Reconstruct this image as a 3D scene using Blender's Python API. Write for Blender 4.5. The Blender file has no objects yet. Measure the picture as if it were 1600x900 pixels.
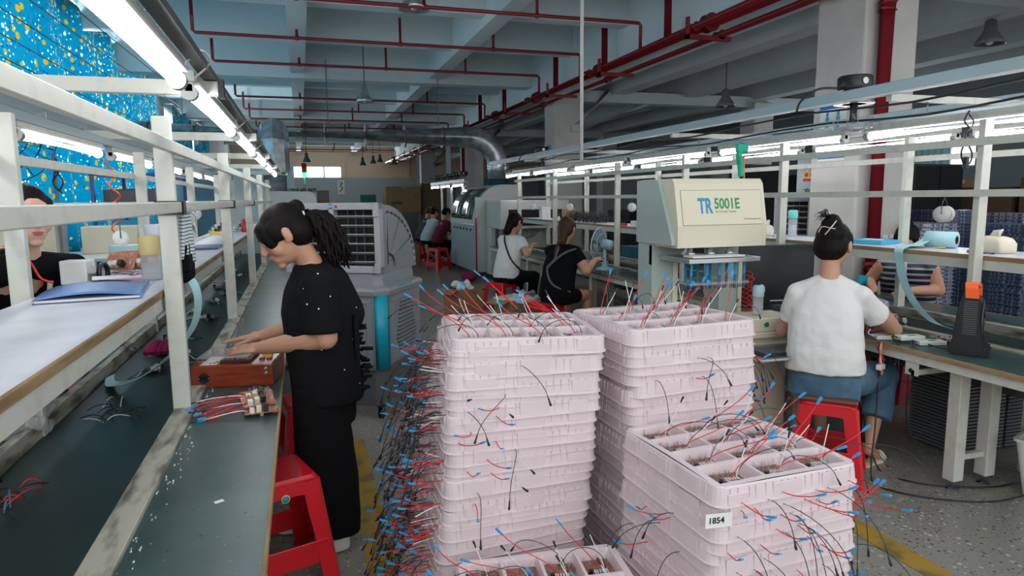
import bpy, bmesh, math, random
from mathutils import Vector, Matrix, Euler
random.seed(7)
sc = bpy.context.scene
PI = math.pi
R = math.radians
# ------------------------------------------------------------------ camera
cam_data = bpy.data.cameras.new('camera')
cam_data.sensor_width = 36.0
cam_data.lens = 1050.0 / 1600.0 * 36.0
cam_data.clip_start = 0.02
cam_data.clip_end = 200
cam = bpy.data.objects.new('camera', cam_data)
sc.collection.objects.link(cam)
cam.matrix_world = Matrix(((0.95441791, 0.04885706, -0.29444767, 0.0),
                           (-0.29831868, 0.12437455, -0.94632813, 0.0),
                           (-0.00961301, 0.99103176, 0.13328028, 1.6),
                           (0, 0, 0, 1)))
sc.camera = cam
# ------------------------------------------------------------------ world, lights, exposure
sc.view_settings.view_transform = 'Standard'
sc.view_settings.look = 'None'
sc.view_settings.exposure = 0.1
sc.view_settings.gamma = 1.0
sc.view_settings.use_curve_mapping = False
sc.cycles.use_denoising = True
sc.cycles.max_bounces = 7
sc.cycles.diffuse_bounces = 4
sc.cycles.glossy_bounces = 3
sc.cycles.transmission_bounces = 5
sc.cycles.transparent_max_bounces = 8
sc.cycles.caustics_reflective = False
sc.cycles.caustics_refractive = False
sc.cycles.sample_clamp_indirect = 6.0
world = bpy.data.worlds.new('daylight'); sc.world = world
world.use_nodes = True
bg = world.node_tree.nodes['Background']
bg.inputs[0].default_value = (0.86, 0.94, 1.0, 1)
bg.inputs[1].default_value = 1.05

def area_light(name, loc, target, sx, sy, power, color):
    d = bpy.data.lights.new(name, 'AREA'); d.shape = 'RECTANGLE'
    d.size = sx; d.size_y = sy; d.energy = power; d.color = color
    o = bpy.data.objects.new(name, d); sc.collection.objects.link(o)
    o.location = loc
    o.rotation_euler = (Vector(target) - Vector(loc)).to_track_quat('-Z', 'Y').to_euler()
    return o
# daylight through the left windows, the windows behind the photographer and the right-hand windows
area_light('left_window_daylight', (-3.22, 13.0, 2.7), (0, 13.0, 2.6), 10.0, 3.0, 800, (0.86, 0.95, 1.0))
area_light('rear_window_daylight', (1.5, -3.6, 3.0), (1.8, 3.0, 0.9), 8.0, 2.4, 120, (1.0, 0.98, 0.95))
area_light('far_window_daylight', (1.5, 36.6, 3.0), (1.5, 25, 1.0), 6.0, 1.0, 160, (0.95, 0.98, 1.0))
area_light('right_window_daylight', (12.6, 11.2, 2.4), (5, 9, 1.0), 2.0, 0.6, 60, (0.85, 0.95, 1.0))

# ------------------------------------------------------------------ materials
MATS = {}
def mat(name, col, rough=0.5, metal=0.0, noise=None, bump=None, alpha=None, trans=0.0, emit=None, estr=0.0, spec=None, coat=0.0, sss=0.0):
    if name in MATS: return MATS[name]
    m = bpy.data.materials.new(name); m.use_nodes = True
    nt = m.node_tree; b = nt.nodes['Principled BSDF']
    b.inputs['Base Color'].default_value = (*col, 1)
    b.inputs['Roughness'].default_value = rough
    b.inputs['Metallic'].default_value = metal
    if spec is not None: b.inputs['Specular IOR Level'].default_value = spec
    if coat: b.inputs['Coat Weight'].default_value = coat
    if trans: b.inputs['Transmission Weight'].default_value = trans
    if alpha is not None: b.inputs['Alpha'].default_value = alpha
    if sss:
        b.inputs['Subsurface Weight'].default_value = sss
        b.inputs['Subsurface Radius'].default_value = (0.01, 0.004, 0.002)
    if emit is not None:
        b.inputs['Emission Color'].default_value = (*emit, 1)
        b.inputs['Emission Strength'].default_value = estr
    tc = nt.nodes.new('ShaderNodeTexCoord')
    if noise:                                   # (scale, second colour, low, high[, stretch])
        n = nt.nodes.new('ShaderNodeTexNoise'); n.inputs['Scale'].default_value = noise[0]
        n.inputs['Detail'].default_value = 5
        src = tc.outputs['Object']
        if len(noise) > 4:
            mp = nt.nodes.new('ShaderNodeMapping'); mp.inputs['Scale'].default_value = noise[4]
            nt.links.new(src, mp.inputs['Vector']); src = mp.outputs['Vector']
        nt.links.new(src, n.inputs['Vector'])
        r = nt.nodes.new('ShaderNodeValToRGB')
        r.color_ramp.elements[0].position = noise[2]; r.color_ramp.elements[1].position = noise[3]
        r.color_ramp.elements[0].color = (*col, 1); r.color_ramp.elements[1].color = (*noise[1], 1)
        nt.links.new(n.outputs['Fac'], r.inputs['Fac']); nt.links.new(r.outputs['Color'], b.inputs['Base Color'])
    if bump:                                    # (scale, strength, distance)
        n2 = nt.nodes.new('ShaderNodeTexNoise'); n2.inputs['Scale'].default_value = bump[0]
        n2.inputs['Detail'].default_value = 4
        nt.links.new(tc.outputs['Object'], n2.inputs['Vector'])
        bn = nt.nodes.new('ShaderNodeBump'); bn.inputs['Strength'].default_value = bump[1]
        bn.inputs['Distance'].default_value = bump[2]
        nt.links.new(n2.outputs['Fac'], bn.inputs['Height']); nt.links.new(bn.outputs['Normal'], b.inputs['Normal'])
    MATS[name] = m
    return m
def speck(name, base, specks, rough=0.5, scale=90, coord='Object', patches=None, bumpd=None, vscale=None, spec=None):
    """base colour with voronoi specks: specks = [(colour, threshold, scale)]"""
    if name in MATS: return MATS[name]
    m = bpy.data.materials.new(name); m.use_nodes = True
    nt = m.node_tree; b = nt.nodes['Principled BSDF']; b.inputs['Roughness'].default_value = rough
    if spec is not None: b.inputs['Specular IOR Level'].default_value = spec
    tc = nt.nodes.new('ShaderNodeTexCoord')
    src = tc.outputs[coord]
    if vscale:
        mp = nt.nodes.new('ShaderNodeMapping'); mp.inputs['Scale'].default_value = vscale
        nt.links.new(src, mp.inputs['Vector']); src = mp.outputs['Vector']
    rgb = nt.nodes.new('ShaderNodeRGB'); rgb.outputs[0].default_value = (*base, 1)
    cur = rgb.outputs[0]
    if patches:                                 # (scale, colour, lo, hi)
        n = nt.nodes.new('ShaderNodeTexNoise'); n.inputs['Scale'].default_value = patches[0]; n.inputs['Detail'].default_value = 6
        nt.links.new(src, n.inputs['Vector'])
        mr = nt.nodes.new('ShaderNodeMapRange'); mr.inputs['From Min'].default_value = patches[2]; mr.inputs['From Max'].default_value = patches[3]
        nt.links.new(n.outputs['Fac'], mr.inputs['Value'])
        mx = nt.nodes.new('ShaderNodeMix'); mx.data_type = 'RGBA'
        nt.links.new(mr.outputs['Result'], mx.inputs['Factor']); nt.links.new(cur, mx.inputs['A'])
        mx.inputs['B'].default_value = (*patches[1], 1); cur = mx.outputs['Result']
    for i, (c, th, s) in enumerate(specks):
        v = nt.nodes.new('ShaderNodeTexVoronoi'); v.inputs['Scale'].default_value = s
        v.inputs['Randomness'].default_value = 1.0
        nt.links.new(src, v.inputs['Vector'])
        # some cells only, so the specks are sparse
        sep = nt.nodes.new('ShaderNodeSeparateColor'); nt.links.new(v.outputs['Color'], sep.inputs['Color'])
        mm = nt.nodes.new('ShaderNodeMath'); mm.operation = 'MULTIPLY'; mm.inputs[1].default_value = th
        nt.links.new(sep.outputs[0], mm.inputs[0])
        lt = nt.nodes.new('ShaderNodeMath'); lt.operation = 'LESS_THAN'
        nt.links.new(v.outputs['Distance'], lt.inputs[0]); nt.links.new(mm.outputs[0], lt.inputs[1])
        mx = nt.nodes.new('ShaderNodeMix'); mx.data_type = 'RGBA'
        nt.links.new(lt.outputs[0], mx.inputs['Factor']); nt.links.new(cur, mx.inputs['A'])
        mx.inputs['B'].default_value = (*c, 1); cur = mx.outputs['Result']
    nt.links.new(cur, b.inputs['Base Color'])
    if bumpd:
        n2 = nt.nodes.new('ShaderNodeTexNoise'); n2.inputs['Scale'].default_value = bumpd[0]
        nt.links.new(tc.outputs['Object'], n2.inputs['Vector'])
        bn = nt.nodes.new('ShaderNodeBump'); bn.inputs['Strength'].default_value = bumpd[1]; bn.inputs['Distance'].default_value = 0.01
        nt.links.new(n2.outputs['Fac'], bn.inputs['Height']); nt.links.new(bn.outputs['Normal'], b.inputs['Normal'])
    MATS[name] = m
    return m

paint = mat('beige_paint', (0.60, 0.60, 0.53), 0.42, noise=(14, (0.48, 0.47, 0.41), 0.52, 0.8), bump=(60, 0.05, 0.002))
dirty_paint = mat('worn_beige_paint', (0.40, 0.385, 0.31), 0.6, noise=(22, (0.10, 0.09, 0.07), 0.45, 0.66, (1, .25, 1)))
galv = mat('galvanised_steel', (0.62, 0.64, 0.65), 0.30, 0.75, noise=(6, (0.34, 0.36, 0.38), 0.4, 0.65), bump=(5, 0.25, 0.02))
chan = mat('blue_grey_channel', (0.36, 0.44, 0.46), 0.4, 0.3)
steel = mat('bright_steel', (0.6, 0.6, 0.6), 0.3, 0.9)
dsteel = mat('dark_steel', (0.10, 0.10, 0.105), 0.45, 0.5)
red_pipe = mat('red_pipe_paint', (0.21, 0.010, 0.018), 0.35)
ceil_m = mat('ceiling_paint', (0.64, 0.73, 0.75), 0.85, noise=(1.2, (0.60, 0.70, 0.73), 0.4, 0.7))
ceil_d = mat('ceiling_paint_grey', (0.50, 0.54, 0.56), 0.85, noise=(1.2, (0.44, 0.48, 0.50), 0.4, 0.7))
colw = mat('column_paint', (0.54, 0.51, 0.48), 0.7, noise=(3, (0.48, 0.455, 0.43), 0.4, 0.7))
wallm = mat('wall_paint', (0.55, 0.60, 0.62), 0.8, noise=(2, (0.5, 0.55, 0.57), 0.4, 0.7))
wallpeach = mat('peach_wall_paint', (0.80, 0.60, 0.44), 0.8)
wallgrey = mat('grey_wall_paint', (0.42, 0.48, 0.50), 0.7)
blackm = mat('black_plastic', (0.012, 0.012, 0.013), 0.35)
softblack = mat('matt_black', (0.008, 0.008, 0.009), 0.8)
whitep = mat('white_plastic', (0.72, 0.72, 0.70), 0.4)
cream = mat('cream_plastic', (0.70, 0.64, 0.50), 0.4)
redp = mat('red_plastic', (0.62, 0.008, 0.018), 0.28, coat=0.2)
redd = mat('dark_red_plastic', (0.40, 0.008, 0.02), 0.35)
tray_m = mat('pale_pink_plastic', (0.74, 0.615, 0.635), 0.45, sss=0.0, noise=(5, (0.68, 0.56, 0.58), 0.4, 0.7), bump=(14, 0.12, 0.01))
orange = mat('orange_plastic', (0.95, 0.13, 0.02), 0.4)
teal = mat('turquoise_plastic', (0.0, 0.30, 0.42), 0.35)
coolg = mat('grey_cooler_plastic', (0.24, 0.255, 0.275), 0.42, bump=(30, 0.03, 0.002))
coolf = mat('pale_grey_cooler_plastic', (0.38, 0.38, 0.41), 0.4)
bluew = mat('blue_terminal_plastic', (0.03, 0.30, 0.62), 0.4)
redw = mat('red_wire_insulation', (0.70, 0.02, 0.025), 0.4)
blackw = mat('black_wire_insulation', (0.012, 0.011, 0.014), 0.4)
whitew = mat('white_wire_insulation', (0.80, 0.78, 0.74), 0.4)
copperpcb = mat('brown_circuit_board', (0.22, 0.075, 0.045), 0.5, noise=(60, (0.34, 0.15, 0.10), 0.45, 0.6))
orangepcb = mat('orange_circuit_board', (0.36, 0.10, 0.045), 0.45, noise=(90, (0.50, 0.24, 0.15), 0.45, 0.6))
greenpcb = mat('green_circuit_board', (0.01, 0.20, 0.09), 0.4, noise=(60, (0.02, 0.34, 0.16), 0.45, 0.6))
wood_edge = mat('raw_wood_edge', (0.36, 0.24, 0.12), 0.7, noise=(30, (0.22, 0.13, 0.06), 0.4, 0.65, (1, .1, 1)))
redwood = mat('varnished_red_wood', (0.30, 0.045, 0.012), 0.3, noise=(9, (0.20, 0.026, 0.008), 0.4, 0.65, (1, 6, 6)), coat=0.2)
card = mat('brown_cardboard', (0.30, 0.17, 0.08), 0.8, noise=(8, (0.24, 0.13, 0.06), 0.4, 0.7))
cardd = mat('dark_cardboard', (0.13, 0.078, 0.045), 0.8)
whitetop = speck('white_laminate', (0.70, 0.70, 0.76), [((0.2, 0.2, 0.22), 0.03, 60)], 0.35, patches=(5, (0.60, 0.60, 0.67), 0.45, 0.7))
greentop = speck('green_laminate', (0.030, 0.062, 0.057), [((0.5, 0.5, 0.48), 0.07, 45), ((0.01, 0.015, 0.015), 0.18, 30)], 0.32, patches=(3.2, (0.060, 0.098, 0.093), 0.42, 0.7))
belt = speck('green_conveyor_belt', (0.014, 0.034, 0.030), [((0.09, 0.11, 0.11), 0.05, 25)], 0.42, patches=(1.6, (0.022, 0.048, 0.044), 0.4, 0.7))
floorm = speck('terrazzo', (0.25, 0.235, 0.20), [((0.09, 0.08, 0.07), 0.34, 40), ((0.42, 0.40, 0.35), 0.36, 30), ((0.05, 0.045, 0.04), 0.26, 70), ((0.34, 0.27, 0.18), 0.25, 50)], 0.33, patches=(1.3, (0.25, 0.24, 0.21), 0.4, 0.7))
yellowl = mat('yellow_floor_paint', (0.36, 0.22, 0.03), 0.4, noise=(7, (0.17, 0.13, 0.05), 0.50, 0.62))
skin = mat('skin', (0.52, 0.28, 0.18), 0.5, noise=(12, (0.55, 0.29, 0.19), 0.4, 0.7), sss=0.15)
skin2 = mat('pale_skin', (0.66, 0.39, 0.285), 0.5, noise=(12, (0.60, 0.34, 0.24), 0.4, 0.7), sss=0.15)
lipm = mat('lip', (0.42, 0.13, 0.11), 0.45)
eyew = mat('eye_white', (0.75, 0.74, 0.72), 0.3)
browm = mat('eyebrow', (0.05, 0.03, 0.025), 0.8)
hairm = mat('dark_hair', (0.005, 0.004, 0.004), 0.55, spec=.12, noise=(40, (0.014, 0.009, 0.008), 0.4, 0.7, (8, 8, 1)), bump=(90, 0.5, 0.004))
hairb = mat('brown_hair', (0.035, 0.014, 0.008), 0.5, spec=.2, noise=(40, (0.10, 0.045, 0.025), 0.4, 0.7, (8, 8, 1)), bump=(90, 0.5, 0.004))
blackc = mat('black_cotton', (0.005, 0.005, 0.006), 0.95, spec=.15, bump=(9, 0.5, 0.02))
sequin = speck('black_sequin_cotton', (0.007, 0.007, 0.008), [((0.7, 0.7, 0.7), 0.085, 19)], 0.95, bumpd=(9, 0.5), spec=.15)
whitec = mat('white_cotton', (0.72, 0.71, 0.69), 0.9, bump=(7, 0.55, 0.03))
denim = mat('blue_denim', (0.055, 0.12, 0.19), 0.85, noise=(6, (0.10, 0.19, 0.27), 0.42, 0.68), bump=(11, 0.5, 0.02))
clear = mat('clear_plastic', (0.86, 0.90, 0.92), 0.10, trans=0.0, alpha=0.20)
screenb = mat('glossy_black_panel', (0.018, 0.018, 0.02), 0.22)
lightblue = mat('light_blue_cloth', (0.42, 0.68, 0.74), 0.8)
mint = mat('mint_plastic', (0.18, 0.62, 0.56), 0.35)
blueplas = mat('blue_plastic', (0.03, 0.28, 0.50), 0.4)
blueblue = mat('folder_blue', (0.12, 0.24, 0.52), 0.35)
foldn = mat('navy_plastic', (0.05, 0.07, 0.16), 0.35)
paper = mat('paper', (0.78, 0.77, 0.74), 0.8)
yellowp = mat('yellow_plastic', (0.85, 0.60, 0.08), 0.4)
tubeglow = mat('lit_fluorescent_tube', (1, 1, 1), 0.5, emit=(0.94, 0.96, 1.0), estr=12.0)
windowglow = mat('daylit_window_glass', (1, 1, 1), 0.5, emit=(0.86, 0.94, 1.0), estr=2.2)

def tile_mat(name, base, line, scale, w):
    if name in MATS: return MATS[name]
    m = bpy.data.materials.new(name); m.use_nodes = True; nt = m.node_tree; b = nt.nodes['Principled BSDF']
    b.inputs['Roughness'].default_value = 0.4
    tc = nt.nodes.new('ShaderNodeTexCoord'); wv = nt.nodes.new('ShaderNodeTexWave')
    wv.bands_direction = 'Z'; wv.inputs['Scale'].default_value = scale
    nt.links.new(tc.outputs['Object'], wv.inputs['Vector'])
    r = nt.nodes.new('ShaderNodeValToRGB'); r.color_ramp.interpolation = 'CONSTANT'
    r.color_ramp.elements[0].color = (*line, 1); r.color_ramp.elements[1].color = (*base, 1); r.color_ramp.elements[1].position = w
    nt.links.new(wv.outputs['Fac'], r.inputs['Fac']); nt.links.new(r.outputs['Color'], b.inputs['Base Color'])
    MATS[name] = m; return m

# ------------------------------------------------------------------ mesh helpers
def frame_from(d):
    d = Vector(d).normalized()
    up = Vector((0, 0, 1)) if abs(d.z) < 0.95 else Vector((0, 1, 0))
    u = d.cross(up).normalized(); v = u.cross(d).normalized()
    return u, v, d
class MB:
    def __init__(s): s.bm = bmesh.new(); s.mats = []
    def mi(s, m):
        if m not in s.mats: s.mats.append(m)
        return s.mats.index(m)
    def _fin(s, faces, m, smooth=False):
        k = s.mi(m)
        for f in faces: f.material_index = k; f.smooth = smooth
    def box(s, lo, hi, m, bev=0.0, rz=0.0, rot=None, pivot=None):
        lo = Vector(lo); hi = Vector(hi); c = (lo + hi) / 2; d = hi - lo
        nb = len(s.bm.faces)
        r = bmesh.ops.create_cube(s.bm, size=1.0)
        vs = r['verts']
        for v in vs: v.co = Vector((v.co.x * d.x, v.co.y * d.y, v.co.z * d.z)) + c
        fs = list({f for v in vs for f in v.link_faces})
        if bev > 0:
            es = list({e for v in vs for e in v.link_edges})
            rr = bmesh.ops.bevel(s.bm, geom=es, offset=min(bev, min(d) * .45), segments=2, affect='EDGES', profile=0.5)
            fs = list(set(rr['faces']) | {f for v in rr['verts'] for f in v.link_faces})
            vs = list({v for f in fs for v in f.verts})
        if rz or rot:
            M = (rot if rot is not None else Matrix.Rotation(rz, 3, 'Z'))
            pv = Vector(pivot) if pivot is not None else c
            for v in vs: v.co = M @ (v.co - pv) + pv
        s._fin(fs, m, False)
        return vs
    def loft(s, rings, m, closed=False, caps=True, smooth=True):
        """rings: list of lists of points (same count)"""
        bm = s.bm; R = [[bm.verts.new(p) for p in ring] for ring in rings]; fs = []
        n = len(R[0])
        for a, b in zip(R[:-1], R[1:]):
            for i in range(n):
                j = (i + 1) % n
                try: fs.append(bm.faces.new((a[i], a[j], b[j], b[i])))
                except ValueError: pass
        if caps:
            try: fs.append(bm.faces.new(list(reversed(R[0]))))
            except ValueError: pass
            try: fs.append(bm.faces.new(R[-1]))
            except ValueError: pass
        s._fin(fs, m, smooth)
        if caps:
            for f in fs[-2:]: f.smooth = False
        return [v for r in R for v in r]
    def tube(s, pts, r, m, n=8, smooth=True, caps=True):
        pts = [Vector(p) for p in pts]; rings = []
        rs = r if isinstance(r, (list, tuple)) else [r] * len(pts)
        pu = None
        for i, p in enumerate(pts):
            a = pts[max(i - 1, 0)]; b = pts[min(i + 1, len(pts) - 1)]
            d = (b - a)
            if d.length < 1e-9: d = Vector((0, 0, 1))
            d.normalize()
            if pu is None: u, v, _ = frame_from(d)
            else:
                u = (pu - d * pu.dot(d))
                if u.length < 1e-6: u, v, _ = frame_from(d)
                u.normalize(); v = d.cross(u).normalized()
            pu = u
            rings.append([p + (u * math.cos(t) + v * math.sin(t)) * rs[i] for t in (2 * PI * k / n for k in range(n))])
        return s.loft(rings, m, caps=caps, smooth=smooth)
    def cyl(s, a, b, r, m, n=16, r2=None, smooth=True):
        return s.tube([a, b], [r, r if r2 is None else r2], m, n, smooth)
    def lathe(s, prof, m, c=(0, 0, 0), n=24, axis=(0, 0, 1), smooth=True, caps=True):
        u, v, d = frame_from(axis); c = Vector(c)
        rings = [[c + d * z + (u * math.cos(t) + v * math.sin(t)) * max(r, 1e-4) for t in (2 * PI * k / n for k in range(n))] for r, z in prof]
        return s.loft(rings, m, caps=caps, smooth=smooth)
    def ell(s, c, r, m, rot=None, n=16, k=10):
        if not isinstance(r, (tuple, list)): r = (r, r, r)
        rings = []
        for i in range(k + 1):
            ph = PI * i / k
            z = -math.cos(ph); q = max(math.sin(ph), 0.002)
            rings.append([Vector((q * math.cos(2 * PI * j / n) * r[0], q * math.sin(2 * PI * j / n) * r[1], z * r[2])) for j in range(n)])
        M = rot if rot is not None else Matrix.Identity(3)
        rings = [[M @ p + Vector(c) for p in ring] for ring in rings]
        return s.loft(rings, m)
    def prism(s, outline, axis, t0, t1, m, smooth=False):
        """outline of 2-D points extruded along 'x','y' or 'z' from t0 to t1"""
        def P(p, t):
            if axis == 'x': return Vector((t, p[0], p[1]))
            if axis == 'y': return Vector((p[0], t, p[1]))
            return Vector((p[0], p[1], t))
        vs = s.loft([[P(p, t0) for p in outline], [P(p, t1) for p in outline]], m, smooth=smooth)
        return vs
    def quad(s, pts, m):
        f = s.bm.faces.new([s.bm.verts.new(p) for p in pts]); s._fin([f], m); return f
    def grid(s, fn, nu, nv, m, smooth=True):
        V = [[s.bm.verts.new(fn(i / nu, j / nv)) for j in range(nv + 1)] for i in range(nu + 1)]
        fs = [s.bm.faces.new((V[i][j], V[i + 1][j], V[i + 1][j + 1], V[i][j + 1])) for i in range(nu) for j in range(nv)]
        s._fin(fs, m, smooth)
    def xf(s, M):
        bmesh.ops.transform(s.bm, matrix=M, verts=s.bm.verts)
    def mesh(s, name):
        bmesh.ops.recalc_face_normals(s.bm, faces=s.bm.faces)
        me = bpy.data.meshes.new(name); s.bm.to_mesh(me); s.bm.free()
        for m in s.mats: me.materials.append(m)
        return me
    def build(s, name, parent=None, label=None, cat=None, group=None, kind=None, loc=None, rz=0, thick=None):
        me = s.mesh(name)
        if loc == 'base' and parent is None and len(me.vertices):
            xs = [v.co for v in me.vertices]
            c = Vector(((min(p.x for p in xs) + max(p.x for p in xs)) / 2, (min(p.y for p in xs) + max(p.y for p in xs)) / 2, min(p.z for p in xs)))
            me.transform(Matrix.Translation(-c)); loc = c
        o = bpy.data.objects.new(name, me); sc.collection.objects.link(o)
        if parent is not None: o.parent = parent
        if loc is not None: o.location = loc
        if rz: o.rotation_euler = (0, 0, rz)
        if thick:
            md = o.modifiers.new('thickness', 'SOLIDIFY'); md.thickness = thick; md.offset = 0
        tag(o, label, cat, group, kind)
        return o
def tag(o, label=None, cat=None, group=None, kind=None):
    if label: o['label'] = label
    if cat: o['category'] = cat
    if group: o['group'] = group
    if kind: o['kind'] = kind
    return o
def thing(name, label, cat, loc=(0, 0, 0), rz=0, group=None):
    o = bpy.data.objects.new(name, None); sc.collection.objects.link(o)
    o.empty_display_size = 0.05
    o.location = loc; o.rotation_euler = (0, 0, rz)
    return tag(o, label, cat, group)
def dup(root, loc, rz=None, label=None, group=None, rot=None, scale=None):
    r = root.copy(); sc.collection.objects.link(r); r.location = loc
    if rz is not None: r.rotation_euler = (0, 0, rz)
    if rot is not None: r.rotation_euler = rot
    if scale is not None: r.scale = scale
    if label: r['label'] = label
    if group: r['group'] = group
    for ch in root.children:
        c = ch.copy(); sc.collection.objects.link(c); c.parent = r
        for g in ch.children:
            d = g.copy(); sc.collection.objects.link(d); d.parent = c
    return r
def text_mesh(txt, size, m, name='lettering', parent=None, loc=(0, 0, 0), rot=(PI / 2, 0, 0), depth=0.0008, bold=0.0, sx=1.0, align='LEFT'):
    cu = bpy.data.curves.new(name, 'FONT'); cu.body = txt; cu.size = size; cu.extrude = depth; cu.offset = bold
    cu.align_x = align; cu.resolution_u = 3
    t = bpy.data.objects.new('tmp_text', cu); sc.collection.objects.link(t)
    dg = bpy.context.evaluated_depsgraph_get(); dg.update()
    me = bpy.data.meshes.new_from_object(t.evaluated_get(dg))
    bpy.data.objects.remove(t, do_unlink=True)
    me.materials.clear(); me.materials.append(m)
    o = bpy.data.objects.new(name, me); sc.collection.objects.link(o)
    o.parent = parent; o.location = loc; o.rotation_euler = rot; o.scale = (sx, 1, 1)
    return o
def bez(p0, p1, p2, p3, n=10):
    p0, p1, p2, p3 = map(Vector, (p0, p1, p2, p3)); out = []
    for i in range(n + 1):
        t = i / n; u = 1 - t
        out.append(p0 * u**3 + p1 * 3 * u * u * t + p2 * 3 * u * t * t + p3 * t**3)
    return out
def cat_path(pts, n=6):
    """smooth path through points"""
    P = [Vector(p) for p in pts]; out = []
    for i in range(len(P) - 1):
        a = P[max(i - 1, 0)]; b = P[i]; c = P[i + 1]; d = P[min(i + 2, len(P) - 1)]
        for k in range(n):
            t = k / n
            out.append(0.5 * ((2 * b) + (-a + c) * t + (2 * a - 5 * b + 4 * c - d) * t * t + (-a + 3 * b - 3 * c + d) * t**3))
    out.append(P[-1]); return out
# ================================================================== SETTING
def struct(mb, name, parent=None):
    o = mb.build(name, parent)
    if parent is None: o['kind'] = 'structure'
    return o
b = MB(); b.box((-3.6, -4.2, -0.1), (13.4, 37.4, 0.0), floorm); struct(b, 'floor')
# ceiling slab with its concrete beams (one cast piece)
b = MB()
b.box((-3.6, 2.6, 4.72), (5.2, 37.4, 4.9), ceil_m)
for y in (5.0, 7.4, 9.65, 11.85, 16.6, 18.9, 24.0, 26.5, 31.5, 34.0):
    b.box((-3.3, y - 0.12, 4.15), (4.9, y + 0.12, 4.72), ceil_m)
for y in (14.2, 21.5, 29.0):
    b.box((-3.3, y - 0.18, 3.93), (4.9, y + 0.18, 4.72), ceil_m)
for x in (-0.06, 2.62):
    b.box((x, 2.6, 4.02), (x + 0.26, 37.3, 4.72), ceil_m)
struct(b, 'ceiling')
# lower bay on the right: long beams along the hall, cross beams between
b = MB()
b.box((4.85, 2.6, 3.62), (5.4, 37.3, 4.72), ceil_m)
b.box((5.4, 2.6, 4.35), (13.4, 37.4, 4.5), ceil_d)
for x in (6.3, 8.0, 9.7, 11.4):
    b.box((x - 0.17, 2.6, 3.66), (x + 0.17, 37.3, 4.36), ceil_d)
for y in (5.28, 13.0, 20.7, 28.4):
    b.box((5.4, y - 0.2, 3.5), (13.3, y + 0.1, 3.72), ceil_d)
struct(b, 'ceiling_side_bay')
# walls
b = MB()
b.box((-3.35, -0.5, 0), (-3.2, 7.6, 4.8), wallm)
b.box((-3.35, 7.6, 0), (-3.2, 18.4, 0.95), wallm)
b.box((-3.35, 7.6, 4.3), (-3.2, 18.4, 4.8), wallm)
b.box((-3.35, 18.4, 0), (-3.2, 19.4, 4.8), wallm)
b.box((-3.35, 19.4, 0), (-3.2, 26.5, 0.95), wallm)
b.box((-3.35, 19.4, 4.0), (-3.2, 26.5, 4.8), wallm)
b.box((-3.35, 26.5, 0), (-3.2, 37.2, 4.8), wallm)
struct(b, 'wall_left')
b = MB()
b.box((-3.3, 37.0, 0), (13.3, 37.2, 2.72), wallgrey)
b.box((-3.3, 37.0, 2.72), (-1.4, 37.2, 4.8), wallpeach)
b.box((2.15, 37.0, 2.72), (13.3, 37.2, 4.8), wallpeach)
b.box((-1.4, 37.0, 3.32), (2.15, 37.2, 4.8), wallpeach)
b.box((2.2, 36.9, 2.72), (2.35, 37.0, 3.7), wallpeach)
b.box((5.6, 36.9, 2.72), (5.75, 37.0, 3.7), wallpeach)
struct(b, 'wall_back')
wallgrey_r = mat('dark_grey_wall_paint', (0.20, 0.225, 0.24), 0.7)
b = MB()
b.box((13.2, 2.0, 0), (13.35, 10.5, 4.5), wallgrey_r)
b.box((13.2, 10.5, 0), (13.35, 12.4, 2.15), wallgrey_r)
b.box((13.2, 10.5, 2.75), (13.35, 12.4, 4.5), wallgrey_r)
b.box((13.2, 12.4, 0), (13.35, 37.2, 4.5), wallgrey_r)
struct(b, 'wall_right')
# windows
def window_unit(name, lo, hi, axis, mull):
    w = thing(name, None, None, ((lo[0] + hi[0]) / 2, (lo[1] + hi[1]) / 2, lo[2])); w['kind'] = 'structure'
    c = Vector(w.location)
    g = MB(); g.box(Vector(lo) - c, Vector(hi) - c, windowglow); g.build('window_glass', w)
    f = MB()
    L = (hi[1] - lo[1]) if axis == 'y' else (hi[0] - lo[0]); Hh = hi[2] - lo[2]; t = 0.03
    off = 0.06
    def bar(a0, a1, z0, z1):
        if axis == 'y': f.box((-0.04, a0, z0), (0.10, a1, z1), whitep)
        else: f.box((a0, -0.10, z0), (a1, 0.04, z1), whitep)
    for k in range(mull + 1):
        a = -L / 2 + L * k / mull
        bar(a - t, a + t, 0, Hh)
    bar(-L / 2, L / 2, -t, t); bar(-L / 2, L / 2, Hh - t, Hh + t)
    if axis == 'y' and Hh > 2: bar(-L / 2, L / 2, Hh * .6 - t, Hh * .6 + t)
    f.build('window_frame', w)
    return w
window_unit('window_1', (-3.34, 7.6, 0.95), (-3.31, 18.4, 4.3), 'y', 9)
window_unit('window_2', (-3.34, 19.4, 0.95), (-3.31, 26.5, 4.0), 'y', 6)
window_unit('window_3', (-1.4, 37.12, 2.72), (2.15, 37.15, 3.32), 'x', 4)
window_unit('window_4', (13.3, 10.5, 2.15), (13.33, 12.4, 2.75), 'y', 3)
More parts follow.
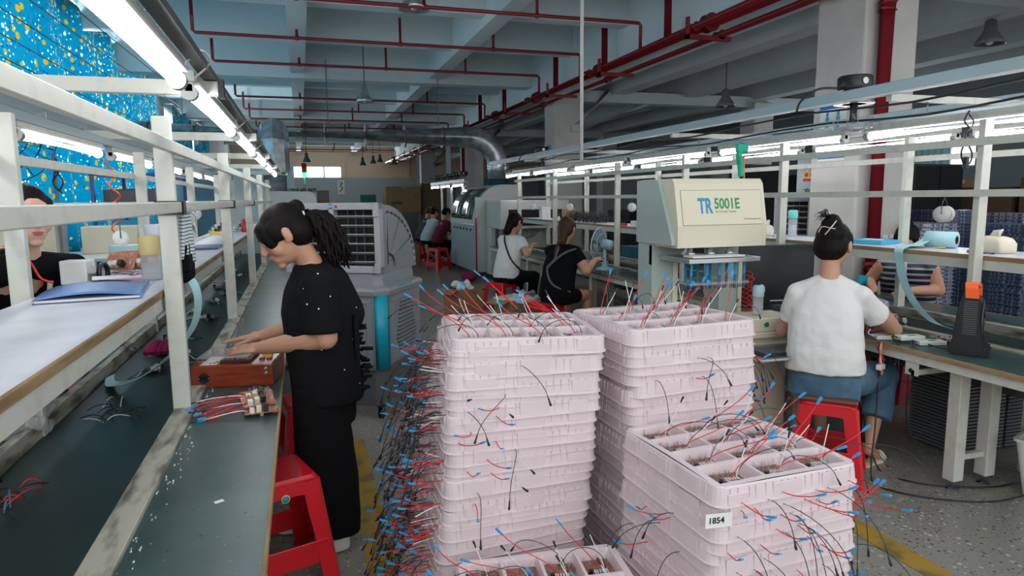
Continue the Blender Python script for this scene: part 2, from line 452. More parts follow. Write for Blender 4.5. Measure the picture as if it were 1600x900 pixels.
# the blue curtains with scattered flowers
def curtain_mat():
    m = bpy.data.materials.new('flowered_turquoise_cotton'); m.use_nodes = True; nt = m.node_tree
    out = nt.nodes['Material Output']; p = nt.nodes['Principled BSDF']; p.inputs['Roughness'].default_value = .9
    tc = nt.nodes.new('ShaderNodeTexCoord'); cur = None
    rgb = nt.nodes.new('ShaderNodeRGB'); rgb.outputs[0].default_value = (0.0, 0.36, 0.48, 1); cur = rgb.outputs[0]
    for (c, th, s, off) in (((0.75, 0.72, 0.55), 0.30, 10.5, 0), ((0.60, 0.46, 0.12), 0.36, 7.5, 3.3), ((0.75, 0.9, 0.9), 0.26, 17.0, 7.1), ((0.06, 0.15, 0.40), 0.3, 17.0, 9.4)):
        mp = nt.nodes.new('ShaderNodeMapping'); mp.inputs['Location'].default_value = (off, off, off); mp.inputs['Scale'].default_value = (0.2, 1, 1)
        nt.links.new(tc.outputs['Object'], mp.inputs['Vector'])
        v = nt.nodes.new('ShaderNodeTexVoronoi'); v.inputs['Scale'].default_value = s
        nt.links.new(mp.outputs['Vector'], v.inputs['Vector'])
        sep = nt.nodes.new('ShaderNodeSeparateColor'); nt.links.new(v.outputs['Color'], sep.inputs['Color'])
        mm = nt.nodes.new('ShaderNodeMath'); mm.operation = 'MULTIPLY'; mm.inputs[1].default_value = th
        nt.links.new(sep.outputs[0], mm.inputs[0])
        lt = nt.nodes.new('ShaderNodeMath'); lt.operation = 'LESS_THAN'
        nt.links.new(v.outputs['Distance'], lt.inputs[0]); nt.links.new(mm.outputs[0], lt.inputs[1])
        mx = nt.nodes.new('ShaderNodeMix'); mx.data_type = 'RGBA'
        nt.links.new(lt.outputs[0], mx.inputs['Factor']); nt.links.new(cur, mx.inputs['A']); mx.inputs['B'].default_value = (*c, 1)
        cur = mx.outputs['Result']
    nt.links.new(cur, p.inputs['Base Color'])
    t = nt.nodes.new('ShaderNodeBsdfTranslucent'); nt.links.new(cur, t.inputs['Color'])
    ms = nt.nodes.new('ShaderNodeMixShader'); ms.inputs[0].default_value = 0.38
    nt.links.new(p.outputs[0], ms.inputs[1]); nt.links.new(t.outputs[0], ms.inputs[2]); nt.links.new(ms.outputs[0], out.inputs['Surface'])
    MATS['curtain'] = m; return m
cm = curtain_mat()
def curtain(y0, y1, z0, z1, label, x=-2.98, amp=0.09, wob=0.0, seed=1):
    rnd = random.Random(seed); ph = [rnd.uniform(0, 6) for _ in range(6)]
    mb = MB(); n = int((y1 - y0) * 16)
    def fn(u, v):
        y = y0 + (y1 - y0) * u; z = z0 + (z1 - z0) * v
        a = amp * (1.1 - 0.55 * v)
        dx = a * (math.sin(y * 5.0 + ph[0]) * .6 + math.sin(y * 8.7 + ph[1] + z * .4) * .4 + math.sin(y * 2.1 + ph[2]) * .5)
        dz = wob * math.sin(y * 3.3 + ph[3]) * (1 - v) + (0.07 * math.sin(y * 4.2 + ph[4]) - 0.03 if v > .99 else 0)
        pinch = 0.0
        return Vector((x + dx, y + 0.05 * math.sin(z * 3 + ph[5]), z + dz))
    mb.grid(fn, n, 26, cm)
    o = mb.build('curtain', None, label, 'curtain', 'flowered curtains on the left windows', loc='base')
    md = o.modifiers.new('thickness', 'SOLIDIFY'); md.thickness = 0.004
    return o
curtain(8.35, 11.9, 0.92, 4.45, 'flowered turquoise curtain over the left window, the sheet nearest the camera', amp=0.12, wob=0.05, seed=2)
curtain(12.05, 17.4, 0.95, 4.42, 'flowered turquoise curtain on the left window, just beyond the nearest sheet', x=-3.0, wob=0.05, seed=5)
curtain(19.5, 22.4, 1.2, 4.0, 'flowered turquoise curtain beyond the steel duct on the left wall', x=-3.0, seed=8)
curtain(23.2, 26.2, 1.2, 4.0, 'farthest flowered turquoise curtain on the left wall', x=-3.0, seed=11)
for k, (y0, y1, z) in enumerate(((8.2, 17.6, 4.47), (19.3, 26.4, 4.05))):
    t = thing('curtain_rail', ('long steel curtain rail above the nearest flowered curtains', 'steel curtain rail above the flowered curtains beyond the duct')[k], 'rail', (-3.0, y0, z))
    mb = MB(); mb.cyl((0, 0, 0), (0, y1 - y0, 0), .012, steel, 8); mb.build('rod', t)
    for y in (0.1, (y1 - y0) / 2, y1 - y0 - .1): mb = MB(); mb.box((-.2, y - .01, -.012), (0, y + .01, .012), steel); mb.build('bracket', t)
mb = MB()
mb.grid(lambda u, v: Vector((13.0 + 0.05 * math.sin(u * 40), 10.9 + 1.0 * u, 2.1 + 0.62 * v)), 40, 6, lightblue)
o = mb.build('curtain', None, 'plain pale blue curtain half drawn over the small right window', 'curtain', loc='base'); o.modifiers.new('t', 'SOLIDIFY').thickness = 0.004
# columns
def column(name, x0, y0, w, top, m=colw):
    b = MB(); b.box((x0, y0, 0), (x0 + w, y0 + w, top), m, 0.02); return struct(b, name)
column('column_near_right', 4.87, 5.0, 0.6, 3.66)
column('column_middle_right', 4.87, 12.7, 0.6, 3.66)
column('column_third_right', 4.87, 20.4, 0.6, 3.66)
column('column_far_right', 4.87, 28.2, 0.6, 3.66)
column('column_left', -3.2, 7.0, 0.5, 4.2, whitep)
column('column_far_bay', 9.5, 12.7, 0.5, 3.6)
column('column_far_bay_second', 9.5, 20.4, 0.5, 3.6)
# low partition along the left wall beyond the curtains and by the far left
b = MB(); b.box((-2.6, 18.2, 0), (-2.4, 19.3, 2.4), wallgrey); struct(b, 'wall_stub')
# yellow lines painted on the floor (thin coats of paint)
b = MB()
b.box((0.20, 2.2, 0.0), (0.33, 4.45, 0.003), yellowl); struct(b, 'floor_line_left')
b = MB(); b.box((2.44, 1.2, 0.0), (2.56, 2.62, 0.003), yellowl); struct(b, 'floor_line_right')
# diagonal steel braces from column to beam
for (y, lab) in ((13.0, 'second'), (20.7, 'third'), (28.4, 'fourth')):
    mb = MB(); mb.cyl((5.5, y, 2.98), (7.6, y, 3.72), 0.07, ceil_d, 12)
    mb.box((5.46, y - .12, 2.85), (5.5, y + .12, 3.1), ceil_d)
    mb.build('steel_brace', None, 'long grey tube brace rising right from the %s column to the cross beam' % lab, 'brace', loc='base')
    mb = MB(); mb.cyl((5.3, y - .34, 2.98), (6.0, y - .34, 3.68), 0.06, ceil_d, 12); mb.box((5.2, y - .40, 2.88), (5.36, y - .3, 3.02), ceil_d)
    mb.build('steel_brace', None, 'short steep grey tube brace at the head of the %s column' % lab, 'brace', loc='base')
for k, x in enumerate((7.2, 8.9, 10.6)):
    mb = MB(); mb.cyl((x - .45, 13.0, 3.6), (x + .35, 13.0, 4.3), 0.05, ceil_d, 10)
    mb.build('steel_brace', None, 'small grey strut above the cross beam, %s from the second column' % ('first', 'second', 'third')[k], 'brace', loc='base')
# ------------------------------------------------------------------ red sprinkler pipes
t = thing('sprinkler_main', 'bundle of thick red pipes running along the hall beside the columns', 'pipe', (4.6, 3, 3.4))
def local(mb, root): mb.xf(Matrix.Translation(-Vector(root.location)))
for nm, x, z, r in (('main_pipe', 4.62, 3.58, 0.085), ('side_pipe', 4.42, 3.52, 0.045), ('side_pipe', 4.76, 3.45, 0.045)):
    mb = MB(); mb.cyl((x, 2.6, z), (x, 36.9, z), r, red_pipe, 14)
    for y in range(4, 36, 3): mb.cyl((x, y, z), (x, y + .12, z), r * 1.25, red_pipe, 14)
    local(mb, t); mb.build(nm, t)
for y in (5.2, 7.0, 9.4, 11.6, 14.2, 17.6, 21.0, 25, 29, 33):
    mb = MB(); mb.box((4.30, y, 3.38), (4.88, y + .05, 3.43), red_pipe); mb.box((4.30, y, 3.38), (4.33, y + .05, 3.62), red_pipe)
    local(mb, t); mb.build('pipe_bracket', t)
for y in (6.3, 8.0, 9.9, 12.0, 15.3, 17.5): 
    mb = MB(); mb.cyl((4.62, y, 3.6), (4.62, y, 4.5), 0.05, red_pipe, 10); local(mb, t); mb.build('riser', t)
ordn = ['nearest', 'second', 'third', 'fourth', 'fifth', 'sixth', 'seventh', 'eighth', 'ninth', 'tenth', 'eleventh', 'twelfth']
for k, (y, x0) in enumerate(((8.45, -1.3), (10.5, -1.3), (12.5, -1.27), (16.5, -1.26), (18.7, -1.25), (20.85, -1.25), (23.0, -1.2), (25.2, -1.2), (33.0, -1.2), (34.5, -1.2))):
    z = 3.9
    t = thing('sprinkler_pipe', 'thin red sprinkler pipe crossing under the ceiling, %s from the camera' % ordn[k], 'pipe', (x0, y, z), group='red sprinkler branches')
    mb = MB(); mb.tube([(0, 0, 0.42), (0, 0, 0.03), (0.03, 0, 0), (4.44 - x0, 0, 0), (4.47 - x0, 0, -0.03), (4.47 - x0, 0, -0.36)], 0.024, red_pipe, 8)
    mb.build('branch_pipe', t)
    for x in (1.0, 3.1):
        pass
    for dx in (1.37, 2.85, 4.3):
        mb = MB(); mb.cyl((dx, 0, 0), (dx, 0, 0.38), 0.02, red_pipe, 8); mb.cyl((dx, 0, -0.03), (dx, 0, 0.03), 0.03, red_pipe, 8)
        mb.cyl((dx, 0, 0.36), (dx, 0, 0.39), 0.022, steel, 8)
        mb.build('riser', t)
mb = MB(); mb.cyl((5.02, 4.92, 0.0), (5.02, 4.92, 3.7), 0.068, red_pipe, 18)
for z in (0.9, 2.1, 3.2): mb.cyl((5.02, 4.92, z), (5.02, 4.92, z + .08), 0.08, red_pipe, 18)
mb.build('fire_riser_pipe', None, 'thick vertical red pipe in front of the near right column', 'pipe', loc='base')
mb = MB(); mb.cyl((4.8, 20.3, 0.0), (4.8, 20.3, 3.5), 0.05, red_pipe, 12); mb.build('fire_riser_pipe', None, 'thin vertical red pipe beside the third column, far back', 'pipe', loc='base')
mb = MB(); mb.cyl((4.7, 28.1, 0.0), (4.7, 28.1, 3.5), 0.08, whitep, 12); mb.build('drain_pipe', None, 'white vertical drain pipe beside the farthest column', 'pipe', loc='base')
mb = MB(); mb.cyl((4.4, 20.6, 0.0), (4.4, 20.6, 3.5), 0.08, whitep, 12); mb.build('drain_pipe', None, 'white vertical drain pipe beside the third column', 'pipe', loc='base')
# thin white pole hanging down behind the long lamp frame
mb = MB(); mb.cyl((2.57, 6.0, 1.95), (2.57, 6.0, 4.05), 0.018, whitep, 10); mb.cyl((2.57, 6.0, 4.0), (2.57, 6.0, 4.05), .05, whitep, 12)
mb.build('hanging_pole', None, 'thin white pole dropping from the ceiling to the right lamp frame', 'pole', loc='base')
# ------------------------------------------------------------------ galvanised ducts
t = thing('ventilation_duct', 'shiny galvanised round duct crossing the hall and turning down to the soldering machine', 'duct', (0, 14, 2.0))
mb = MB()
pts = [(-3.1, 0, .86), (3.45, 0, .86)]
arc = [(3.45 + .62 * math.sin(a), 0, .24 + .62 * math.cos(a)) for a in [PI / 2 * k / 8 for k in range(1, 9)]]
mb.tube(pts + arc + [(4.07, 0, 0.0)], .22, galv, 28)
mb.build('duct_pipe', t)
for x in [-2.6 + .78 * k for k in range(8)]:
    mb = MB(); mb.tube([(x, 0, .86), (x + .03, 0, .86)], .228, galv, 28, smooth=True); mb.build('seam_ring', t)
mb = MB(); mb.cyl((4.07, 0, .22), (4.07, 0, .25), .23, steel, 28); mb.cyl((4.07, 0, -.25), (4.07, 0, .2), .2, mat('blue_foil', (0.10, 0.30, 0.42), .3, .7), 28); mb.build('blue_sleeve', t, 'blue sleeve')
for x in (-2, 0.6, 2.8):
    mb = MB(); mb.cyl((x, 0, 1.07), (x, 0, 2.3), .008, steel, 6); mb.build('hanger_rod', t)
t = thing('exhaust_duct', 'galvanised duct dropping at left centre from the cross duct toward the left line', 'duct', (-0.42, 13.3, 1.75))
mb = MB(); mb.tube([(0, .5, 1.12), (0, .15, 1.10), (0, 0, .9), (0, 0, .35)], .27, galv, 8, smooth=False); mb.build('duct_elbow', t)
mb = MB(); mb.cyl((0, 0, .36), (0, 0, .0), .2, galv, 20); mb.cyl((0, 0, .3), (0, 0, .36), .24, galv, 20); mb.build('duct_pipe', t)
# ------------------------------------------------------------------ pendant lamps
def pendant(loc, top, label, r=.2, shade=galv, group='bell lamps hanging from the ceiling'):
    t = thing('pendant_lamp', label, 'lamp', loc, group=group)
    mb = MB(); mb.lathe([(.02, .30), (r * .35, .27), (r * .4, .16), (r * .75, .07), (r, .0), (r * .97, .0), (r * .7, .06), (r * .3, .14)], shade, n=24, caps=False); mb.build('lamp_shade', t)
    mb = MB(); mb.ell((0, 0, .06), (.05, .05, .07), whitep); mb.build('bulb', t)
    mb = MB(); mb.cyl((0, 0, .28), (0, 0, top - loc[2]), .008, dsteel, 6); mb.build('suspension_rod', t)
pendant((8.0, 6.3, 3.37), 3.68, 'dark bell lamp hanging at the upper right behind the red riser pipe', .17, mat('dark_enamel', (.12, .13, .14), .4))
pendant((6.9, 10.0, 3.08), 4.37, 'dark bell lamp hanging under the low side bay above the tester', .17, MATS['dark_enamel'])
pendant((1.25, 13.2, 3.40), 4.74, 'small bell lamp hanging above the round duct', .17)
pendant((1.45, 8.6, 3.90), 4.74, 'bell lamp cut by the top edge of the picture', .2)
gl = mat('green_enamel', (0.02, 0.12, 0.08), .4)
for k, (x, y, z) in enumerate(((0.25, 22, 2.75), (2.3, 26, 2.85), (2.75, 26.6, 2.95), (3.1, 27.4, 3.05), (3.5, 26.2, 2.9), (4.1, 20.5, 3.3))):
    pendant((x, y, z), 4.74, 'small green lamp far back under the ceiling, %s from the left' % ordn[k].replace('nearest', 'first'), .13, gl, 'small green lamps at the back of the hall')
# ================================================================== ASSEMBLY LINES
def part(root, name, fn, label=None):
    """build a part in world coordinates and hang it on its thing"""
    mb = MB(); fn(mb)
    M = Matrix.Translation(-Vector(root.location))
    if root.rotation_euler.z: M = Matrix.Rotation(-root.rotation_euler.z, 4, 'Z') @ M
    mb.xf(M)
    return mb.build(name, root, label)
def line_frame(label, xn, xf, ys_n, ys_f, y0, y1, ztop, zmid, arms, base, group=None):
    t = thing('station_frame', label, 'frame', (xn, ys_n[0], base))
    for y in ys_n: part(t, 'post', lambda m: m.box((xn - .033, y - .02, base), (xn + .033, y + .02, ztop + .12), paint, .004))
    for y in ys_f: part(t, 'post', lambda m: m.box((xf - .033, y - .02, base), (xf + .033, y + .02, ztop + .12), paint, .004))
    s = 1 if xn > xf else -1
    part(t, 'rail', lambda m: m.box((xn + s * .033, y0, ztop - .025), (xn + s * .055, y1, ztop + .02), paint, .003))
    part(t, 'rail', lambda m: m.box((xn + s * .033, y0, zmid - .02), (xn + s * .055, y1, zmid + .02), paint, .003))
    part(t, 'rail', lambda m: m.box((xf - s * .055, y0 + .6, ztop - .06), (xf - s * .033, y1, ztop - .02), paint, .003))
    part(t, 'rail', lambda m: m.box((xf - s * .055, y0 + .6, zmid - .02), (xf - s * .033, y1, zmid + .02), paint, .003))
    for (xa, xb, y, z, h) in arms:
        part(t, 'cross_arm', lambda m: m.box((xa, y - .02, z - h / 2), (xb, y + .02, z + h / 2), paint, .003))
    return t
def bench(label, x0, x1, xedge, y0, y1, z, legs, topmat=greentop, legx=None, cat='workbench'):
    t = thing('workbench', label, cat, ((x0 + x1) / 2, y0, 0))
    part(t, 'worktop', lambda m: m.box((x0, y0, z - .022), (x1, y1, z), topmat))
    e = (xedge - .006, xedge + .002) if xedge > (x0 + x1) / 2 else (xedge - .002, xedge + .006)
    part(t, 'wooden_edge', lambda m: m.box((e[0], y0, z - .024), (e[1], y1, z + .001), wood_edge))
    part(t, 'apron', lambda m: m.box((x0 + .02, y0, z - .075), (x1 - .02, y1, z - .024), paint))
    for y in legs:
        for x in (legx or (x0 + .1, x1 - .05)):
            part(t, 'leg', lambda m: (m.box((x - .035, y - .035, .05), (x + .035, y + .035, z - .07), paint, .004),
                                      m.cyl((x, y, .006), (x, y, .06), .008, steel, 10), m.cyl((x, y, 0), (x, y, .008), .035, dsteel, 14, r2=.02)))
        lx = (legx or (x0 + .1, x1 - .05))
        part(t, 'crossbar', lambda m: m.box((lx[0], y - .015, .16), (lx[-1], y + .015, .19), paint))
    return t
# --- left line
bench('long green-topped workbench on the left that runs away from the camera', -.45, -.12, -.12, .55, 12.2, .75, (2.2, 4.4, 6.6, 8.8, 11), legx=(-.44, -.2))
bench('narrow green workbench on the far side of the left conveyor belt', -1.17, -1.035, -1.17, .9, 12.2, .75, (2.2, 4.4, 6.6, 8.8, 11), legx=(-1.09, -1.08))
t = thing('conveyor', 'dark green conveyor belt running between the left workbenches', 'conveyor', (-.78, .55, 0))
part(t, 'belt', lambda m: m.box((-1.0, .55, .685), (-.53, 12.2, .70), belt))
part(t, 'side_channel', lambda m: m.box((-.53, .55, .62), (-.45, 12.2, .765), dirty_paint, .003), 'worn beige side channel')
part(t, 'side_channel', lambda m: m.box((-1.03, .55, .62), (-.995, 12.2, .765), dirty_paint, .003), 'worn beige side channel on the window side')
part(t, 'belt_bed', lambda m: m.box((-1.0, .55, .5), (-.53, 12.2, .68), dsteel))
for y in (2, 5, 8, 11): part(t, 'leg', lambda m: m.box((-.8, y, 0), (-.74, y + .06, .5), paint))
t = thing('upper_shelf', 'long white shelf with a wooden edge above the left conveyor belt', 'shelf', (-.78, .5, 1.24))
part(t, 'shelf_board', lambda m: m.box((-.985, .5, 1.222), (-.548, 12.2, 1.24), whitetop))
part(t, 'wooden_edge', lambda m: m.box((-.552, .5, 1.218), (-.540, 12.2, 1.242), wood_edge))
part(t, 'steel_angle', lambda m: (m.box((-.556, .5, 1.165), (-.545, 12.2, 1.218), paint), m.box((-.985, .5, 1.17), (-.975, 12.2, 1.222), paint)))
line_frame('beige steel frame of posts and rails over the left line', -.50, -1.02, (2.95, 5.12, 7.3, 9.5, 11.7), (2.95, 5.12, 7.3, 9.5, 11.7), .6, 11.9, 1.805, 1.575,
           [(-1.62, -.27, y, 2.035, .055) for y in (2.95, 5.12, 7.3, 9.5, 11.7)], .70)
mb = MB(); mb.box((-.285, 2.92, 2.0), (-.265, 2.98, 2.07), blackm); mb.build('arm_end_cap', None, 'black cap on the end of the nearest beige cross arm', 'cap', loc='base')
# --- right line
bench('long green-topped workbench on the right with a splintered wooden edge', 3.17, 3.60, 3.17, 1.6, 11.5, .75, (2.63, 5.0, 7.4, 9.8), legx=(3.33, 3.56))
bench('green workbench on the far side of the right conveyor belt', 4.28, 4.68, 4.68, 1.6, 11.5, .75, (2.63, 5.0, 7.4, 9.8))
t = thing('conveyor', 'dark conveyor belt running between the right workbenches', 'conveyor', (3.93, 1.6, 0))
part(t, 'belt', lambda m: m.box((3.66, 1.6, .685), (4.22, 11.5, .70), belt))
part(t, 'side_channel', lambda m: m.box((3.60, 1.6, .62), (3.66, 11.5, .765), dirty_paint, .003))
part(t, 'side_channel', lambda m: m.box((4.22, 1.6, .62), (4.28, 11.5, .765), dirty_paint, .003))
part(t, 'belt_bed', lambda m: m.box((3.66, 1.6, .5), (4.22, 11.5, .68), dsteel))
for y in (2.63, 5, 7.4, 9.8): part(t, 'leg', lambda m: m.box((3.9, y, 0), (3.96, y + .06, .5), paint))
t = thing('upper_shelf', 'long white shelf with a wooden edge above the right conveyor belt', 'shelf', (3.98, 1.6, 1.24))
part(t, 'shelf_board', lambda m: m.box((3.752, 1.6, 1.222), (4.22, 11.5, 1.24), whitetop))
part(t, 'wooden_edge', lambda m: m.box((3.740, 1.6, 1.216), (3.754, 11.5, 1.242), wood_edge))
part(t, 'steel_angle', lambda m: (m.box((3.742, 1.6, 1.16), (3.752, 11.5, 1.216), paint), m.box((4.21, 1.6, 1.17), (4.22, 11.5, 1.222), paint)))
line_frame('beige steel frame of posts and rails over the right line', 3.70, 4.26, (2.89, 4.55, 6.0, 7.52, 9.65, 11.4), (2.2, 3.9, 5.96, 7.53, 9.73, 11.45), 1.5, 11.5, 1.89, 1.6, [], .70)
t = thing('overhead_channel', 'blue-grey overhead cable channel with white cross arms above the right line', 'channel', (3.45, 1.4, 2.2))
part(t, 'channel_beam', lambda m: m.box((3.43, 1.4, 2.205), (3.47, 12.4, 2.27), chan, .003))
part(t, 'channel_beam', lambda m: m.box((4.55, 1.4, 2.205), (4.59, 12.4, 2.25), chan, .003))
part(t, 'white_lip', lambda m: m.box((3.425, 1.4, 2.198), (3.475, 12.4, 2.206), whitep))
for y in (3.35, 5.9, 8.2, 10.4): part(t, 'cross_arm', lambda m: m.box((3.47, y - .02, 2.165), (4.9, y + .02, 2.205), paint))
t = thing('overhead_channel', 'grey cable channel over the window side of the left line', 'channel', (-1.35, 1.5, 2.0))
part(t, 'channel_beam', lambda m: m.box((-1.37, 1.5, 2.065), (-1.32, 12.2, 2.12), chan, .003))
part(t, 'channel_beam', lambda m: m.box((-1.22, 1.5, 1.96), (-1.17, 12.2, 2.008), chan, .003))
# --- tube lights
def tube_light(loc, length, label, group, side=1):
    t = thing('tube_light', label, 'lamp', loc, 0, group)
    L = length
    mb = MB(); mb.box((-.022, -.03, .035), (.022, L + .03, .075), paint, .004); mb.box((-.035, 0, .026), (.035, L, .035), whitep); mb.build('housing', t)
    mb = MB(); mb.cyl((0, .015, 0), (0, L - .015, 0), .022, tubeglow, 14); mb.build('lit_tube', t)
    for y0, y1 in ((-.02, .02), (L - .02, L + .02)):
        mb = MB(); mb.cyl((0, y0, 0), (0, y1, 0), .029, whitep, 14); mb.box((-.015, y0, 0), (.015, y1, .045), whitep, .003); mb.build('end_socket', t)
    for y in (L * .25, L * .75):
        mb = MB(); mb.tube([(-.01, y, .075), (-.03, y, .12), (.02, y + .02, .14), (.02, y, .07)], .002, whitep, 5); mb.build('cable_tie', t)
    return t
for k, (y, L) in enumerate(((1.0, 1.46), (2.72, 1.5), (4.5, 1.5), (6.3, 1.5), (8.1, 1.5), (9.9, 1.5))):
    tube_light((-.36, y, 1.985), L, 'lit fluorescent tube over the left workbench, %s of the near row' % ordn[k], 'near row of tubes over the left line')
t = thing('lamp_channel', 'metal channel holding the near row of left tubes', 'channel', (-.3, .8, 2.0))
part(t, 'channel_beam', lambda m: m.box((-.338, .8, 2.065), (-.29, 12.0, 2.09), dsteel))
for y in (2.6, 4.37, 6.15, 7.95): part(t, 'wire_loop', lambda m: m.tube(cat_path([(-.36, y - .1, 2.02), (-.3, y - .05, 2.1), (-.28, y + .05, 2.08), (-.36, y + .12, 2.02)]), .004, whitew, 6))
for k, (y, L) in enumerate(((2.1, 1.3), (3.6, 1.3), (5.2, 1.2), (6.7, 1.2), (8.2, 1.2), (9.7, 1.2))):
    tube_light((-1.2, y, 1.9), L, 'lit fluorescent tube on the window side of the left line, %s of its row' % ordn[k], 'far row of tubes over the left line')
for k, (y, L) in enumerate(((2.3, 1.5), (4.02, 1.5), (5.75, 1.55), (7.5, 1.52), (9.3, 1.5), (11.0, 1.4))):
    tube_light((3.78, y, 1.995), L, 'lit fluorescent tube over the right workbench, %s of the near row' % ordn[k], 'near row of tubes over the right line')
for k, (y, L) in enumerate(((2.1, 1.45), (3.7, 1.35), (5.25, 1.4), (6.9, 1.4), (8.5, 1.4), (10.1, 1.4))):
    tube_light((4.45, y, 1.99), L, 'lit fluorescent tube behind the near row over the right line, %s of the back row' % ordn[k], 'back row of tubes over the right line')
for x, nm in ((3.78, 'near'), (4.45, 'back')):
    t = thing('lamp_channel', 'thin steel channel holding the %s row of tubes over the right line' % nm, 'channel', (x, 2.0, 2.07))
    part(t, 'channel_beam', lambda m: m.box((x - .02, 2.0, 2.068), (x + .02, 12.0, 2.09), steel, .002))
    for y in (3.35, 5.9, 8.2, 10.4): part(t, 'hanger', lambda m: m.cyl((x, y, 2.085), (x, y, 2.17), .006, steel, 6))
# black-capped suction blowers on the overhead channel
def blower(loc, label, s=1.0):
    t = thing('fume_blower', label, 'blower', loc, group='black-capped blowers on the right channel')
    mb = MB(); mb.lathe([(.105 * s, 0), (.11 * s, .01), (.11 * s, .085 * s), (.10 * s, .095 * s), (0, .097 * s)], blackm, (0, 0, .09), 28); mb.build('black_cap', t)
    mb = MB(); mb.cyl((0, 0, 0), (0, 0, .09), .075 * s, galv, 24); mb.cyl((0, 0, 0), (0, 0, .008), .13 * s, steel, 20); mb.build('motor_body', t)
    mb = MB(); mb.cyl((-.02, -.113 * s, .14), (-.02, -.105 * s, .14), .022 * s, whitep, 14); mb.build('round_label', t)
    mb = MB()
    for r_ in (.12, .09, .06, .03): mb.tube([(r_ * s * math.cos(a), r_ * s * math.sin(a), -.16 - .02 * (1 - r_ / .12)) for a in [2 * PI * k / 20 for k in range(21)]], .002, coolf, 4)
    for k in range(12): a = 2 * PI * k / 12; mb.tube([(.12 * s * math.cos(a), .12 * s * math.sin(a), -.08), (.125 * s * math.cos(a), .125 * s * math.sin(a), -.12), (.12 * s * math.cos(a), .12 * s * math.sin(a), -.16), (.02 * math.cos(a), .02 * math.sin(a), -.18)], .0018, coolf, 4)
    mb.cyl((0, 0, -.12), (0, 0, 0), .025, dsteel, 10)
    mb.build('fan_guard', t)
    mb = MB(); mb.tube(cat_path([(-.09, 0, .1), (-.25, .05, .1), (-.33, .12, .03), (-.34, .15, -.04)]), .008, blackm, 7); mb.build('power_cable', t)
    return t
for k, y in enumerate((3.78, 10.2)):
    blower((3.62 if k == 0 else 3.7, y, 2.205), ('large black-capped blower on the right channel before the near column', 'small black-capped blower on the right channel before the second column')[k])
# looped black cable tied to the front lamp and dark wires on the row
t = thing('hanging_cable', 'looped black cable with a plug hanging from the front right tube', 'cable', (3.7, 3.0, 1.85))
mb = MB(); mb.tube(cat_path([(0, 0, .22), (-.03, .0, .16), (.03, 0, .1), (-.035, 0, .0), (-.02, 0, -.07), (.02, 0, -.1)]), .005, blackm, 7)
mb.tube(cat_path([(0, 0, .2), (.04, 0, .15), (-.02, 0, .08), (.045, 0, -.02), (.03, 0, -.08), (0, 0, -.05)]), .005, blackm, 7); mb.build('cord', t)
mb = MB(); mb.box((-.012, -.012, -.11), (.016, .012, -.04), blackm, .004); mb.build('plug', t)
for i, (x, z, lab) in enumerate(((3.62, 2.09, 'nearer'), (3.5, 2.16, 'higher'))):
    mb = MB(); mb.tube(cat_path([(x, 1.6 + .8 * k, z + .02 * math.sin(k * 2.3)) for k in range(14)], 3), .008, blackm, 6)
    mb.build('power_cable', None, 'long black power cable strung along the right lamps, the %s one' % lab, 'cable', loc='base')
# overhead wires above the curtain, left
for k in range(7):
    x = -2.7 + .16 * k; z = 3.05 + .13 * k
    mb = MB(); mb.tube([(x, 2.5 + 1.6 * j, z - .05 * math.sin(j * PI / 8 * (1 + .1 * k))) for j in range(9)], .006, blackm, 6)
    mb.build('overhead_wire', None, 'thin dark wire strung in front of the blue curtains', 'wire', 'dark wires over the left windows', loc='base')
# solder wire spools on hooks
def spool(loc, label, group=None, r=.035, axis=None):
    t = thing('solder_spool', label, 'spool', loc, group=group); a = Vector((loc[0], loc[1], 0)).normalized() if axis is None else Vector(axis).normalized()
    mb = MB()
    for s in (-1, 1): mb.lathe([(.006, -.002), (r, -.002), (r, .002), (.006, .002)], whitep, a * .028 * s, 24, a)
    mb.cyl(-a * .028, a * .028, r * .5, whitep, 16); mb.build('spool_body', t)
    mb = MB(); mb.cyl(-a * .02, a * .02, r * .72, steel, 20); mb.build('solder_wire', t)
    mb = MB(); mb.tube([a * .035, a * .035 + Vector((0, 0, .06)), Vector((0, 0, .1)), Vector((0, 0, .13))], .002, dsteel, 5)
    mb.tube([-a * .035, -a * .035 + Vector((0, 0, .06)), Vector((0, 0, .1))], .002, dsteel, 5); mb.build('wire_hook', t)
spool((3.72, 3.13, 1.475), 'white solder spool on the right rail above the roll of blue cloth', r=.05, axis=(.95, .3, 0))
spool((3.68, 7.1, 1.475), 'white solder spool hanging left of the tester above the table fan', r=.052)
spool((3.68, 9.0, 1.46), 'white solder spool hanging on the right rail above the seated woman in black', r=.052)
spool((3.68, 10.6, 1.45), 'white solder spool farthest along the right rail', r=.052)
spool((-.62, 2.72, 1.47), 'white solder spool hanging behind the nearest left post', r=.026)
spool((-.86, 6.3, 1.49), 'white solder spool hanging by the second left post', r=.05)
spool((-.60, 4.15, 1.45), 'small white reel hanging behind the striped towel', r=.03, axis=(1, .3, 0))
